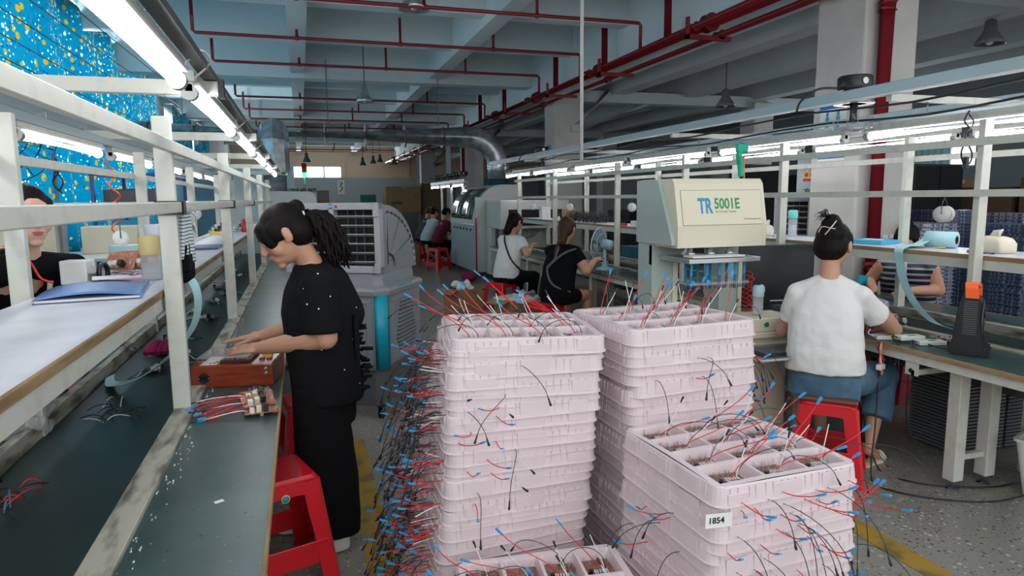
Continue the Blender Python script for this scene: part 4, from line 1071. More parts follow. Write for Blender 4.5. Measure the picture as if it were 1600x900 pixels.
# ---- in-circuit tester
t = thing('circuit_tester', 'cream and green circuit tester with blue and green lettering behind the tray stacks', 'tester', (2.47, 3.6, .75))
def T(nm, fn, lab=None): return part(t, nm, fn, lab)
cg = mat('pale_green_enamel', (.40, .47, .44), .4); cy = mat('cream_enamel', (.74, .68, .52), .4)
T('side_housing', lambda m: m.prism([(3.60, 1.33), (3.60, 1.30), (4.05, 1.30), (4.05, 1.70), (3.78, 1.70)], 'x', 2.135, 2.165, cg))
def hd(m):
    m.prism([(3.585, 1.285), (3.58, 1.42), (3.635, 1.675), (3.66, 1.705), (4.05, 1.705), (4.05, 1.285)], 'x', 2.165, 2.80, cy)
T('head', hd)
n_ = Vector((0, -.978, .21)); 
def fp(x, u, off=0.0):   # point on the sloping front, u up the slope from z=1.42
    return Vector((x, 3.58 + .055 * u / .255 - .98 * off, 1.42 + u + .2 * off))
def panel(m, x0, x1, u0, u1, off, mt):
    m.loft([[fp(x0, u0, off), fp(x1, u0, off), fp(x1, u1, off), fp(x0, u1, off)], [fp(x0, u0, -.002), fp(x1, u0, -.002), fp(x1, u1, -.002), fp(x0, u1, -.002)]], mt, smooth=False)
gr = mat('seam_line', (.25, .23, .17), .6)
T('front_panel', lambda m: (panel(m, 2.20, 2.775, .0, .215, .0012, gr), panel(m, 2.203, 2.772, .003, .212, .003, cy)))
T('side_trim', lambda m: (m.box((2.163, 3.577, 1.285), (2.185, 3.585, 1.42), cream), m.box((2.165, 3.60, 1.0), (2.20, 3.64, 1.285), cream) if False else None))
for txt, sz, x, u, mt, nm, b_, sxx in (('TR', .130, 2.315, .075, blueplas, 'lettering', .004, .62), ('5001E', .092, 2.428, .101, mat('green_print', (.02, .30, .10), .5), 'lettering', .0022, .80),
                                 ('In Circuit Tester', .022, 2.435, .076, mat('grey_print', (.25, .25, .22), .5), 'small_lettering', 0, 1.0), ('Test Research, Inc.', .017, 2.63, .03, MATS['grey_print'], 'small_lettering', 0, 1.0)):
    p = fp(x, u, .0040) - Vector(t.location)
    text_mesh(txt, sz, mt, nm, t, p, (PI / 2 - .215, 0, 0), .0004, b_, sx=sxx)
# columns, press plate, probe bed
T('column', lambda m: (m.box((2.15, 3.86, .75), (2.30, 4.05, 1.30), cg, .004), m.prism([(2.15, 1.285), (2.42, 1.285), (2.30, 1.16), (2.15, 1.16)], 'y', 3.86, 3.9, cg)))
T('column', lambda m: (m.box((2.30, 3.85, .75), (2.335, 3.87, 1.17), cream),))
T('column', lambda m: (m.box((2.66, 3.86, .75), (2.80, 4.05, 1.30), cg, .004), m.prism([(2.52, 1.285), (2.80, 1.285), (2.80, 1.16), (2.66, 1.16)], 'y', 3.86, 3.9, cg), m.box((2.80, 3.85, .75), (2.83, 3.87, 1.17), cream)))
T('press_plate', lambda m: (m.box((2.20, 3.50, 1.195), (2.66, 3.85, 1.225), steel, .003), m.box((2.22, 3.49, 1.23), (2.58, 3.60, 1.24), whitep), m.box((2.60, 3.55, 1.19), (2.74, 3.75, 1.22), steel, .004)))
T('probe_bed', lambda m: m.box((2.22, 3.52, 1.06), (2.64, 3.80, 1.075), clear, .002))
for k, (x, y) in enumerate(((2.24, 3.54), (2.30, 3.70), (2.35, 3.54), (2.40, 3.72), (2.44, 3.54), (2.49, 3.72), (2.55, 3.54), (2.60, 3.70), (2.63, 3.56))):
    T('blue_rod', lambda m: (m.cyl((x, y, 1.03), (x, y, 1.20), .009, blueplas, 10),))
for k, x in enumerate((2.28, 2.42, 2.56)): T('press_knob', lambda m: (m.cyl((x, 3.62, 1.225), (x, 3.62, 1.29), .016, steel, 14), m.lathe([(.03, 0), (.03, .012), (0, .014)], steel, (x, 3.62, 1.24), 16)))
def pins(m):
    for i in range(22): m.cyl((2.24 + .018 * i, 3.53 + .01 * (i % 3), 1.035), (2.24 + .018 * i, 3.53 + .01 * (i % 3), 1.062), .003, dsteel, 5)
T('probe_pins', pins)
T('red_wire_bundle', lambda m: [m.tube(cat_path([(2.84, 3.84, .78 + .03 * k), (2.88 + .01 * math.sin(k * 2), 3.80, .82 + .032 * k), (2.84, 3.86, .86 + .03 * k)], 4), .004, redw, 5) for k in range(9)])
T('air_gun', lambda m: (m.tube(cat_path([(2.72, 3.75, 1.93), (2.70, 3.75, 1.86), (2.72, 3.76, 1.80), (2.73, 3.76, 1.72)]), [.02] * 13 + [.02] * 6, mat('green_plastic', (.0, .36, .24), .4), 10), m.box((2.68, 3.73, 1.87), (2.76, 3.77, 1.93), MATS['green_plastic'], .01), m.tube(cat_path([(2.75, 3.76, 1.70), (2.76, 3.78, 1.78), (2.77, 3.8, 1.85)]), .008, orange, 6)), 'green air gun hanging behind the head')
# cabinet under the tester with a pull-out shelf
t = thing('tester_cabinet', 'cream metal cabinet carrying the tester, drawer shelf in front', 'cabinet', (2.6, 3.5, 0))
def C_(nm, fn, lab=None): return part(t, nm, fn, lab)
C_('cabinet_top', lambda m: m.box((2.02, 3.46, .715), (3.08, 4.3, .75), cream, .004))
C_('cabinet_body', lambda m: m.box((2.05, 3.50, .08), (2.93, 4.25, .715), cy, .004))
C_('door', lambda m: m.box((2.08, 3.488, .12), (2.60, 3.50, .68), cy, .004))
C_('door', lambda m: m.box((2.66, 3.488, .12), (2.91, 3.50, .68), cy, .004))
C_('post', lambda m: m.box((3.0, 3.5, 0), (3.06, 4.2, .715), paint, .003))
C_('foot', lambda m: (m.box((2.08, 3.55, 0), (2.14, 3.61, .08), dsteel), m.box((2.84, 3.55, 0), (2.9, 3.61, .08), dsteel), m.box((2.08, 4.1, 0), (2.14, 4.16, .08), dsteel), m.box((2.84, 4.1, 0), (2.9, 4.16, .08), dsteel)))
t = thing('keyboard_tray', 'grey pull-out tray with a black keyboard below the small bottle', 'tray', (2.8, 3.2, .66))
part(t, 'tray_board', lambda m: m.box((2.45, 3.12, .66), (2.98, 3.46, .675), steel, .003))
part(t, 'keyboard', lambda m: (m.box((2.50, 3.17, .676), (2.94, 3.33, .69), blackm, .003), [m.box((2.51 + .028 * i, 3.18 + .028 * j, .69), (2.534 + .028 * i, 3.204 + .028 * j, .697), dsteel, .002) for i in range(15) for j in range(5)]))
part(t, 'bracket', lambda m: (m.box((2.45, 3.40, .675), (2.47, 3.47, .72), steel), m.box((2.96, 3.40, .675), (2.98, 3.47, .72), steel)))
mb = MB(); mb.box((2.56, 3.47, .751), (2.97, 3.72, .84), cream, .008); mb.cyl((2.62, 3.462, .80), (2.62, 3.472, .80), .018, redp, 16); mb.cyl((2.74, 3.462, .80), (2.74, 3.472, .80), .016, mat('green_button', (.0, .2, .1), .4), 16)
mb.build('control_box', None, 'low cream control box with a red and a green button beside the tester', 'box', loc='base')
t = thing('monitor', 'large dark glossy panel standing right of the tester under the shelf', 'monitor', (3.32, 4.22, .765), R(-12))
mb = MB(); mb.box((-.36, -.02, .02), (.36, .02, .47), screenb, .006); mb.build('panel', t)
mb = MB(); mb.box((.02, -.025, .045), (.12, -.02, .052), whitep); mb.build('small_label', t)
mb = MB(); mb.box((-.15, -.1, -.015), (.15, .1, -.003), blackm, .004); mb.box((-.04, .0, -.01), (.04, .02, .05), blackm); mb.build('stand', t)
mb = MB(); mb.tube(cat_path([(3.45, 4.1, .80), (3.3, 3.98, .80), (3.15, 3.85, .79), (3.1, 3.7, .77)]), .006, blackm, 6); mb.build('power_cable', None, 'black cable curling in front of the dark panel', 'cable', loc='base')
# ---- wave soldering machine beyond the right line
t = thing('soldering_machine', 'pale green soldering machine with a curved glass hood under the duct elbow', 'machine', (4.0, 14.0, 0))
def S_(nm, fn, lab=None): return part(t, nm, fn, lab)
blg = mat('blue_green_enamel', (.34, .44, .44), .4)
S_('lower_cabinet', lambda m: (m.box((3.27, 13.05, .12), (4.3, 15.2, 1.08), blg, .02), m.box((3.35, 13.1, 0), (4.2, 15.1, .12), dsteel)))
def hood(m):
    prof = [(3.27, 1.08)] + [(3.27 + .95 * (1 - math.cos(a)) * .62, 1.08 + .78 * math.sin(a)) for a in [PI / 2 * k / 10 for k in range(11)]] + [(4.3, 1.86), (4.3, 1.08)]
    m.prism(prof, 'y', 13.05, 15.2, mat('pale_grey_enamel', (.60, .62, .58), .4))
S_('hood', hood)
def glass(m):
    def P(a, y): return Vector((3.25 + .95 * (1 - math.cos(a)) * .62 - .006, y, 1.08 + .79 * math.sin(a)))
    for y0, y1 in ((13.2, 14.05), (14.1, 15.05)):
        m.loft([[P(a, y0), P(a, y1), P(a, y1) + Vector((.01, 0, 0)), P(a, y0) + Vector((.01, 0, 0))] for a in [.12 + 1.0 * k / 8 for k in range(9)]], mat('dark_green_glass', (.06, .09, .075), .12))
S_('hood_glass', glass, 'dark green curved glass')
S_('end_panel', lambda m: m.box((3.30, 13.0, .12), (4.3, 13.05, 1.62), MATS['pale_grey_enamel'], .01))
for k in range(6): S_('button', lambda m: m.box((3.25, 13.25 + .3 * k, .94), (3.272, 13.30 + .3 * k, .99), blackm))
S_('red_edge_strip', lambda m: m.box((3.295, 12.985, .05), (3.32, 13.0, 1.2), redd))
t = thing('machine_outfeed', 'cream outfeed end of the soldering machine with a dark opening', 'machine', (4.3, 12.0, 0))
part(t, 'housing', lambda m: (m.box((3.5, 11.9, 1.02), (4.85, 12.95, 1.55), MATS['pale_grey_enamel'], .02), m.box((3.5, 12.6, .1), (4.85, 12.95, 1.02), MATS['pale_grey_enamel'], .01)))
part(t, 'opening', lambda m: m.box((3.65, 11.89, 1.08), (4.7, 11.9, 1.38), softblack))
part(t, 'roller_conveyor', lambda m: [m.cyl((3.6 + .05 * k, 11.55, .62 + .03 * k), (3.6 + .05 * k, 11.88, .62 + .03 * k), .02, steel, 10) for k in range(12)])
for x in (3.55, 4.7):
    for y in (11.95, 12.4): part(t, 'support_leg', lambda m: m.box((x, y, 0), (x + .05, y + .05, 1.03), dsteel))
# ---- machine at the end of the left line
t = thing('reflow_machine', 'white rounded machine body at the far end of the left line', 'machine', (-.3, 12.4, 0))
part(t, 'cover', lambda m: m.prism([(-1.15, .2), (.27, .2), (.27, 1.62), (.24, 1.70), (.17, 1.74), (-1.15, 1.76)], 'y', 12.3, 14.6, mat('off_white_enamel', (.62, .63, .60), .4)))
part(t, 'base', lambda m: m.box((-1.1, 12.35, 0), (.22, 14.5, .2), dsteel))
mb = MB(); mb.box((.30, 12.6, 0), (.50, 12.9, 1.76), mat('brown_steel', (.10, .06, .05), .5)); mb.build('cabinet', None, 'narrow brown cabinet right of the far white machine', 'cabinet', loc='base')
mb = MB(); rnd = random.Random(5)
for k in range(40): x = rnd.uniform(-.3, .25); mb.box((x, 12.5 + rnd.uniform(0, .3), 1.745), (x + rnd.uniform(.02, .07), 12.85, 1.755 + rnd.uniform(.01, .05)), rnd.choice((blackm, dsteel, cardd)))
o = mb.build('tool_clutter', None, 'dark clutter of tools lying on the far white machine', 'tools', kind='stuff', loc='base')
t = thing('signal_tower', 'three-light signal tower lit green on the far white machine', 'lamp', (.10, 13.6, 1.75))
mb = MB(); mb.cyl((0, 0, 0), (0, 0, .28), .012, whitep, 8); mb.build('pole', t)
mb = MB(); mb.cyl((0, 0, .28), (0, 0, .36), .045, mat('lit_green_lens', (0, .6, .2), .3, emit=(.05, 1, .3), estr=3.5), 16); mb.build('green_light', t)
mb = MB(); mb.cyl((0, 0, .36), (0, 0, .44), .045, mat('orange_lens', (.55, .12, .01), .3), 16); mb.build('orange_light', t)
mb = MB(); mb.cyl((0, 0, .44), (0, 0, .52), .045, mat('red_lens', (.5, .01, .01), .3), 16); mb.cyl((0, 0, .52), (0, 0, .54), .045, blackm, 16); mb.build('red_light', t)
# wall notice on the back wall
t = thing('wall_notice', 'white notice with a handwritten mark on the grey back wall', 'notice', (2.1, 36.98, 1.85))
mb = MB(); mb.box((-.18, -.015, 0), (.18, 0, .75), paper); mb.build('sheet', t)
mb = MB(); mb.tube(cat_path([(-.08, -.02, .65), (.08, -.02, .6), (-.06, -.02, .45), (.08, -.02, .35), (-.08, -.02, .15)]), .02, blackm, 5); mb.build('mark', t)
# white tile-fronted board above far left machine
mb = MB(); mb.box((-1.3, 15.2, 1.75), (-.1, 15.25, 2.35), speck('mottled_white', (.62, .64, .64), [((.2, .2, .2), .25, 14)], .6)); mb.box((-1.3, 15.2, 0), (-1.25, 15.25, 1.75), steel); mb.box((-.15, 15.2, 0), (-.1, 15.25, 1.75), steel)
mb.build('notice_screen', None, 'mottled white board standing beyond the far white machine', 'board', loc='base')
# ---- back-left shelving and boards
t = thing('storage_rack', 'blue steel storage rack with parts behind the left line', 'shelf', (-1.9, 9.5, 0))
for x in (-2.3, -1.55):
    for y in (8.9, 10.4): part(t, 'upright', lambda m: m.box((x, y, 0), (x + .04, y + .04, 1.95), mat('rack_blue', (.03, .07, .22), .4)))
for z in (.5, 1.1, 1.55, 1.9): part(t, 'shelf_board', lambda m: m.box((-2.3, 8.9, z), (-1.51, 10.44, z + .03), MATS['rack_blue']))
rnd = random.Random(12); cols = [redd, blueplas, dsteel, whitep, cardd, orange, blackm, greenpcb]
for z in (.53, 1.13, 1.58):
    for k in range(7):
        y = 9.0 + k * .2; mb = MB(); w = rnd.uniform(.10, .17); h = rnd.uniform(.10, .26); c = rnd.choice(cols)
        mb.box((-2.2 + rnd.uniform(0, .1), y, z), (-1.65, y + w, z + h), c, .01)
        mb.build('parts_bin', None, '%s bin on the %s shelf of the blue rack, number %s along' % ({'red_plastic': 'red'}.get(c.name, c.name.replace('_', ' ')), {.53: 'lower', 1.13: 'middle', 1.58: 'upper'}[z], ordn[k].replace('nearest', 'first')), 'bin', 'bins on the blue rack', loc='base')
# cream control cabinet & dark unit behind the girl
mb = MB(); mb.box((-2.25, 5.2, 0), (-1.72, 5.7, 1.62), cy, .01); mb.build('machine_cabinet', None, 'cream machine cabinet behind the girl at the left', 'cabinet', loc='base')
t = thing('electrical_cabinet', 'dark electrical unit on the wall at the upper left', 'cabinet', (-2.95, 8.05, 1.2))
mb = MB(); mb.box((-.2, -.14, 0), (.0, .1, 1.0), blackm, .01); mb.build('case', t)
# blue wall partition seen between the left posts
mb = MB(); mb.box((-2.75, 17.45, 0), (-1.9, 17.5, 2.3), mat('slate_blue_paint', (.20, .30, .36), .6), .004); mb.build('partition', None, 'slate blue partition panel beyond the curtains', 'partition', loc='base')
t = thing('side_table', 'low table with a pale top against the window behind the left line', 'table', (-2.2, 8.0, 0))
part(t, 'table_top', lambda m: m.box((-2.85, 7.7, 1.0), (-1.7, 8.85, 1.03), mint if False else whitep)); 
for x in (-2.8, -1.78):
    for y in (7.75, 8.75): part(t, 'leg', lambda m: m.box((x, y, 0), (x + .05, y + .05, 1.0), dsteel))
mb = MB(); mb.box((-2.3, 8.4, 1.031), (-1.75, 8.8, 1.33), cy, .01); mb.build('cream_box', None, 'cream equipment box on the low table by the curtain', 'box', loc='base')
mb = MB(); mb.box((-2.8, 7.9, 1.031), (-2.45, 8.5, 1.40), coolf, .01); mb.build('grey_box', None, 'pale grey equipment box by the window behind the girl', 'box', loc='base')
# wall fan behind the top left arm
t = thing('wall_fan', 'large black wall fan in front of the blue curtain', 'fan', (-1.95, 5.6, 2.05), R(20))
mb = MB()
for k in range(24):
    a = 2 * PI * k / 24
    mb.tube(cat_path([(.06 * math.cos(a), -.06, .06 * math.sin(a)), (.2 * math.cos(a), -.08, .2 * math.sin(a)), (.31 * math.cos(a), 0, .31 * math.sin(a)), (.2 * math.cos(a), .08, .2 * math.sin(a)), (.08 * math.cos(a), .09, .08 * math.sin(a))], 3), .0022, blackm, 4)
for r_, y in ((.31, 0), (.22, -.072), (.14, -.07), (.06, -.06), (.22, .072)): mb.tube([(r_ * math.cos(a), y, r_ * math.sin(a)) for a in [2 * PI * k / 32 for k in range(33)]], .004, blackm, 5)
mb.build('guard', t)
mb = MB()
for k in range(3):
    a = 2 * PI * k / 3; mb.loft([[Vector((r_ * math.cos(a + s_), y + .0, r_ * math.sin(a + s_))) for r_, s_, y in ((.05, -.3, -.02), (.27, -.25 + .2, -.02), (.27, .45, .02), (.05, .4, .02))], [Vector((r_ * math.cos(a + s_), y + .004, r_ * math.sin(a + s_))) for r_, s_, y in ((.05, -.3, -.02), (.27, -.05, -.02), (.27, .45, .02), (.05, .4, .02))]], dsteel, smooth=False)
mb.build('blades', t)
mb = MB(); mb.cyl((0, .02, 0), (0, .2, 0), .075, blackm, 20); mb.cyl((0, -.04, 0), (0, .02, 0), .05, blackm, 20); mb.build('motor', t)
mb = MB(); mb.tube([(0, .18, 0), (.3, .2, -.02), (.66, .05, -.02)], .014, dsteel, 8); mb.build('bracket', t)
# column sign, left
t = thing('column_sign', 'white sign with a blue band and black characters on the left column', 'sign', (-2.69, 7.3, 2.35))
mb = MB(); mb.box((-.008, -.30, 0), (0, .29, .80), paper); mb.build('board', t)
mb = MB(); mb.box((0, -.30, .52), (.002, .29, .66), mat('sign_blue', (.02, .13, .38), .5)); mb.build('blue_band', t)
text_mesh('作业区', .16, blackm, 'characters', t, (.003, -.26, .33), (PI / 2, 0, PI / 2), .0005, .001)
# blue notice on the near right column and its outlet boxes
def notice(loc, rz, label, w=.36, h=.62):
    t = thing('blue_notice', label, 'notice', loc, rz)
    mb = MB(); mb.box((-w / 2, -.004, 0), (w / 2, 0, h), paper); mb.build('sheet', t)
    mb = MB(); mb.box((-w / 2, -.006, h * .78), (w / 2, -.004, h), mat('notice_blue', (.02, .17, .50), .5)); mb.box((-w / 2, -.006, .02), (w / 2, -.004, .06), MATS['notice_blue']); mb.build('blue_band', t)
    mb = MB()
    for sx in (-1, 1):
        for k, (z, a) in enumerate(((.50, .055), (.44, .075), (.36, .06), (.29, .07))): mb.ell((sx * w * .2, -.006, h * z / .62 * .8 + .04), (a * w, .002, .028 * h / .62), mat('notice_cyan', (.02, .30, .50), .5))
    mb.build('picture', t); return t
notice((4.868, 5.33, 1.92), -PI / 2, 'blue and white notice on the side of the near right column', .34, .62)
notice((4.868, 13.05, 2.02), -PI / 2, 'blue and white notice on the side of the second column', .36, .62)
for k, (x, w, lab) in enumerate(((5.19, .06, 'small white outlet beside the red pipe on the near column'), (5.27, .08, 'wide white socket plate on the near column'), )):
    mb = MB(); mb.box((x, 4.975, 1.13), (x + w * (1.0 if k == 0 else 1.8), 4.998, 1.22), whitep, .003)
    for j in range(1 + k * 2): mb.box((x + .012 + .045 * j, 4.972, 1.16), (x + .035 + .045 * j, 4.976, 1.19), coolf)
    mb.build('wall_socket', None, lab, 'socket', loc='base')
# ---- stacks of clear and dark blister trays beyond the right line
dk = mat('dark_blue_blister', (.035, .05, .10), .25, noise=(50, (.14, .17, .24), .5, .58, (1, 1, .2)))
cl2 = mat('silvery_blister', (.30, .33, .40), .2, noise=(45, (.08, .10, .16), .45, .55, (1, 1, .2)))
def blister(w, d, h, m):
    mb = MB(); mb.box((-w / 2, -d / 2, 0), (w / 2, d / 2, h * .3), m, .002)
    for i in range(7): 
        a = -w / 2 + w * (i + .5) / 7; mb.box((a - w / 20, -d / 2 + .01, h * .3), (a + w / 20, d / 2 - .01, h), m, .002)
    for j in range(5):
        a = -d / 2 + d * (j + .5) / 5; mb.box((-w / 2 + .01, a - d / 16, h * .3), (w / 2 - .01, a + d / 16, h * .95), m, .002)
    return mb.mesh('blister_tray')
B1 = blister(.50, .36, .034, dk); B2 = blister(.50, .36, .034, cl2)
for k, (x, y, n, me, rz) in enumerate(((5.55, 4.9, 38, B2, 80), (6.25, 5.3, 41, B1, 85), (6.0, 4.35, 38, B1, 88), (6.85, 5.0, 40, B2, 90), (7.0, 4.2, 37, B1, 92), (7.9, 4.8, 40, B2, 90))):
    rnd = random.Random(k)
    for i in range(n):
        o = bpy.data.objects.new('blister_tray', me); sc.collection.objects.link(o); o.location = (x + rnd.uniform(-.006, .006), y + rnd.uniform(-.006, .006), i * .035); o.rotation_euler = (0, 0, R(rz) + rnd.uniform(-.02, .02))
        cc = 'dark blue' if me is B1 else 'silvery clear'
        tag(o, '%s blister tray in the %s of the tall stacks behind the striped woman' % (cc, ordn[k].replace('nearest', 'first')), 'tray', 'blister trays in stack %s behind the right line' % ordn[k].replace('nearest', 'first'))
for i in range(22):
    tray_obj(i, (6.05, 3.42, i * .0385), R(80) + .02 * math.sin(i * 3), 'pale pink tray in the stack seen under the right end of the shelf', 'pink trays under the right end of the shelf')
t = thing('blister_stack', 'heap of clear plastic blister trays on the floor under the right workbench', 'trays', (3.95, 3.05, 0))
for k in range(3):
    part(t, 'tray_pile', lambda m: [m.box((3.75 + .2 * k, 2.95, .02 + .022 * i), (3.93 + .2 * k, 3.3, .035 + .022 * i), mat('smoky_clear_plastic', (.16, .17, .18), .15, alpha=.85), .002) for i in range(22)])
# ---- cartons beyond the right line and far left
def carton(lo, hi, label, m=card, rz=0, open_=False, group=None):
    lo = Vector(lo); hi = Vector(hi); c = Vector(((lo.x + hi.x) / 2, (lo.y + hi.y) / 2, lo.z)); d = (hi - lo) / 2
    t = thing('cardboard_box', label, 'carton', c, rz, group)
    mb = MB(); H = hi.z - lo.z
    if open_:
        mb.box((-d.x, -d.y, 0), (d.x, -d.y + .006, H), m); mb.box((-d.x, d.y - .006, 0), (d.x, d.y, H), m); mb.box((-d.x, -d.y, 0), (-d.x + .006, d.y, H), m); mb.box((d.x - .006, -d.y, 0), (d.x, d.y, H), m); mb.box((-d.x, -d.y, 0), (d.x, d.y, .006), m)
    else: mb.box((-d.x, -d.y, 0), (d.x, d.y, H), m, .004)
    mb.build('carton_body', t)
    if open_:
        for sx in (-1, 1):
            mb = MB(); mb.loft([[Vector((sx * d.x, -d.y, H)), Vector((sx * d.x, d.y, H)), Vector((sx * d.x, d.y, H + .005)), Vector((sx * d.x, -d.y, H + .005))], [Vector((sx * (d.x + .12), -d.y, H - .05)), Vector((sx * (d.x + .12), d.y, H - .05)), Vector((sx * (d.x + .12), d.y, H - .045)), Vector((sx * (d.x + .12), -d.y, H - .045))]], m, smooth=False); mb.build('flap', t)
    else:
        mb = MB(); mb.box((-.025, -d.y - .001, H - .06), (.025, d.y + .001, H + .001), mat('packing_tape', (.45, .38, .26), .3)); mb.build('packing_tape', t)
        mb = MB(); mb.box((-d.x * .7, -d.y - .0015, H * .3), (-d.x * .1, -d.y - .0005, H * .42), blackm); mb.build('printed_mark', t)
    return t
for k in range(7):
    y = 4.6 + k * 1.0
    carton((9.0, y, 0), (9.8, y + .92, .62), 'brown carton in the bottom row beyond the tray stacks, %s from the right' % ordn[k].replace('nearest', 'first'), cardd, group='cartons beyond the right line')
    carton((9.02, y + .03, .62), (9.8, y + .9, 1.22), 'brown carton in the middle row beyond the tray stacks, %s from the right' % ordn[k].replace('nearest', 'first'), cardd, group='cartons beyond the right line')
    carton((9.0, y + .02, 1.22), (9.78, y + .9, 1.68 + .12 * (k % 2)), 'brown carton in the top row beyond the tray stacks, %s from the right' % ordn[k].replace('nearest', 'first'), card if k % 3 == 0 else cardd, group='cartons beyond the right line')
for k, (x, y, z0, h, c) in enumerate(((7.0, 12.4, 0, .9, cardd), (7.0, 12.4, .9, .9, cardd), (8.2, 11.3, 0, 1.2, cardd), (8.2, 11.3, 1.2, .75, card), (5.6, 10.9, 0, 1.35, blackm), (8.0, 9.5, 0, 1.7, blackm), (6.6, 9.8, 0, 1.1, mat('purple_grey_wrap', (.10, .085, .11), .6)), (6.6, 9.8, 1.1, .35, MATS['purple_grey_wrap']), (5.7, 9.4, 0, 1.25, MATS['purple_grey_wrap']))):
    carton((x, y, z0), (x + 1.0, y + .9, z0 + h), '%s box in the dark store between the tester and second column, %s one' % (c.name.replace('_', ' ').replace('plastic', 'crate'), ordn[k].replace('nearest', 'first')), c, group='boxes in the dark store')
for k, (x, y, w, h) in enumerate(((6.0, 8.55, .95, 2.05), (7.15, 8.3, .9, 1.9), (8.0, 7.2, .85, 2.0), (5.25, 10.4, .3, 1.2))):  # black cabinet-shaped blocks, added to darken the view into the store
    t = thing('darkening_block', 'tall black block added to darken the store beyond the right line, %s from the left' % ('first', 'third', 'fourth', 'second')[k], 'cabinet', (x, y, 0), 0, 'black blocks added to darken the store')
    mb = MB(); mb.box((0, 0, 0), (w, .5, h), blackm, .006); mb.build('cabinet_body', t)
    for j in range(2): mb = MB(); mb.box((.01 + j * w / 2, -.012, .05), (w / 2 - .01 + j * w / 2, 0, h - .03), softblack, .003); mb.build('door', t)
carton((1.75, 8.15, 0), (2.12, 8.5, .46), 'tall carton with a bag of scraps beside the red stool', card, R(20), True)
carton((2.3, 7.75, 0), (2.78, 8.1, .36), 'open carton lined with white plastic between the two seated women', mat('pale_cardboard', (.36, .25, .11), .8), R(18), True)
mb = MB(); rnd = random.Random(1)
mb.loft([[Vector((2.54 + (w + .02 * math.sin(5 * a)) * math.cos(a) * 1.25, 7.93 + (w + .02 * math.cos(4 * a)) * math.sin(a), z)) for a in [2 * PI * k / 18 for k in range(18)]] for w, z in ((.225, .32), (.235, .37), (.20, .375), (.12, .34))], whitep)
mb.build('bin_liner', None, 'white plastic liner bag in the open carton between the seated women', 'bag', loc='base')
mb = MB(); mb.cyl((2.58, 7.86, .42), (2.74, 7.92, .40), .05, coolf, 16); mb.build('foil_roll', None, 'silver drink can lying on the lined carton', 'can', loc='base')
mb = MB()
for k in range(12): mb.ell((1.93 + rnd.uniform(-.1, .1), 8.32 + rnd.uniform(-.1, .1), .47 + rnd.uniform(-.01, .07)), (.05, .04, .035), whitep, rot=Euler((k, k * 2, k)).to_matrix(), n=7, k=5)
mb.build('scrap_bag', None, 'crumpled white plastic bag on the tall carton', 'bag', loc='base')
mb = MB(); mb.ell((3.05, 12.6, .09), (.16, .2, .09), mat('magenta_cloth', (.35, .01, .10), .8)); mb.build('cloth_bundle', None, 'magenta bundle on the floor at the foot of the soldering machine', 'cloth', loc='base')
carton((2.0, 15.9, 0), (2.65, 16.3, .52), 'far brown carton with printed marks standing in front of the red stool', card, R(5))
carton((1.55, 16.6, 0), (2.0, 17.0, .45), 'far open dark carton left of the printed carton', cardd, R(-10), True)
for k, (x, y, z0, h, c, lab) in enumerate(((2.6, 22.5, 0, 1.15, dsteel, 'far dark crate stack under the brown cartons'), (2.7, 22.5, 1.15, .85, card, 'far brown carton on top of the dark crates'), (1.4, 24, 0, 1.3, dsteel, 'far grey crate stack left of the brown cartons'), (3.9, 22.6, 0, 2.1, cardd, 'far tall brown carton pile beside the columns'), (1.0, 24.8, 0, 1.25, blackm, 'far black crate pile at the back wall'))):
    carton((x, y, z0), (x + 1.15, y + .9, z0 + h), lab, c)
mb = MB(); mb.box((2.0, 24.2, 1.3), (2.55, 24.6, 1.75), mat('green_crate', (.01, .16, .09), .5), .02); mb.build('plastic_crate', None, 'bright green crate on the far grey crates', 'crate', loc='base')
for k in range(4):
    mb = MB(); mb.box((2.2, 18.45, .755 + .12 * k), (2.5, 18.75, .865 + .12 * k), paper, .006); mb.build('white_box', None, 'white box stacked on the far red stool, %s from the bottom' % ordn[k].replace('nearest', 'first'), 'box', 'white boxes on the far stool', loc='base')
t = thing('far_worktable', 'far work table in front of the three distant workers', 'table', (4.0, 16.5, 0))
part(t, 'table_top', lambda m: m.box((3.45, 15.4, .72), (4.1, 20, .75), greentop))
for y in (15.5, 19.9): part(t, 'leg', lambda m: (m.box((3.5, y, 0), (3.55, y + .05, .72), paint), m.box((4.0, y, 0), (4.05, y + .05, .72), paint)))
for y in (16.0, 17.3, 18.6): part(t, 'lamp_post', lambda m: m.box((3.75, y, .75), (3.8, y + .05, 2.0), whitep))
part(t, 'overhead_channel', lambda m: m.box((3.7, 15.6, 1.98), (3.85, 19.9, 2.05), chan))
for k, y in enumerate((15.7, 17.2, 18.6)):
    tube_light((3.72, y, 1.90), 1.2, 'lit tube over the far work table, %s one' % ordn[k], 'tubes over the far work table')
for k in range(5): blower((3.78, 16.0 + .8 * k, 2.05), 'far black blower on the channel over the far table, %s one' % ordn[k], 1.0)
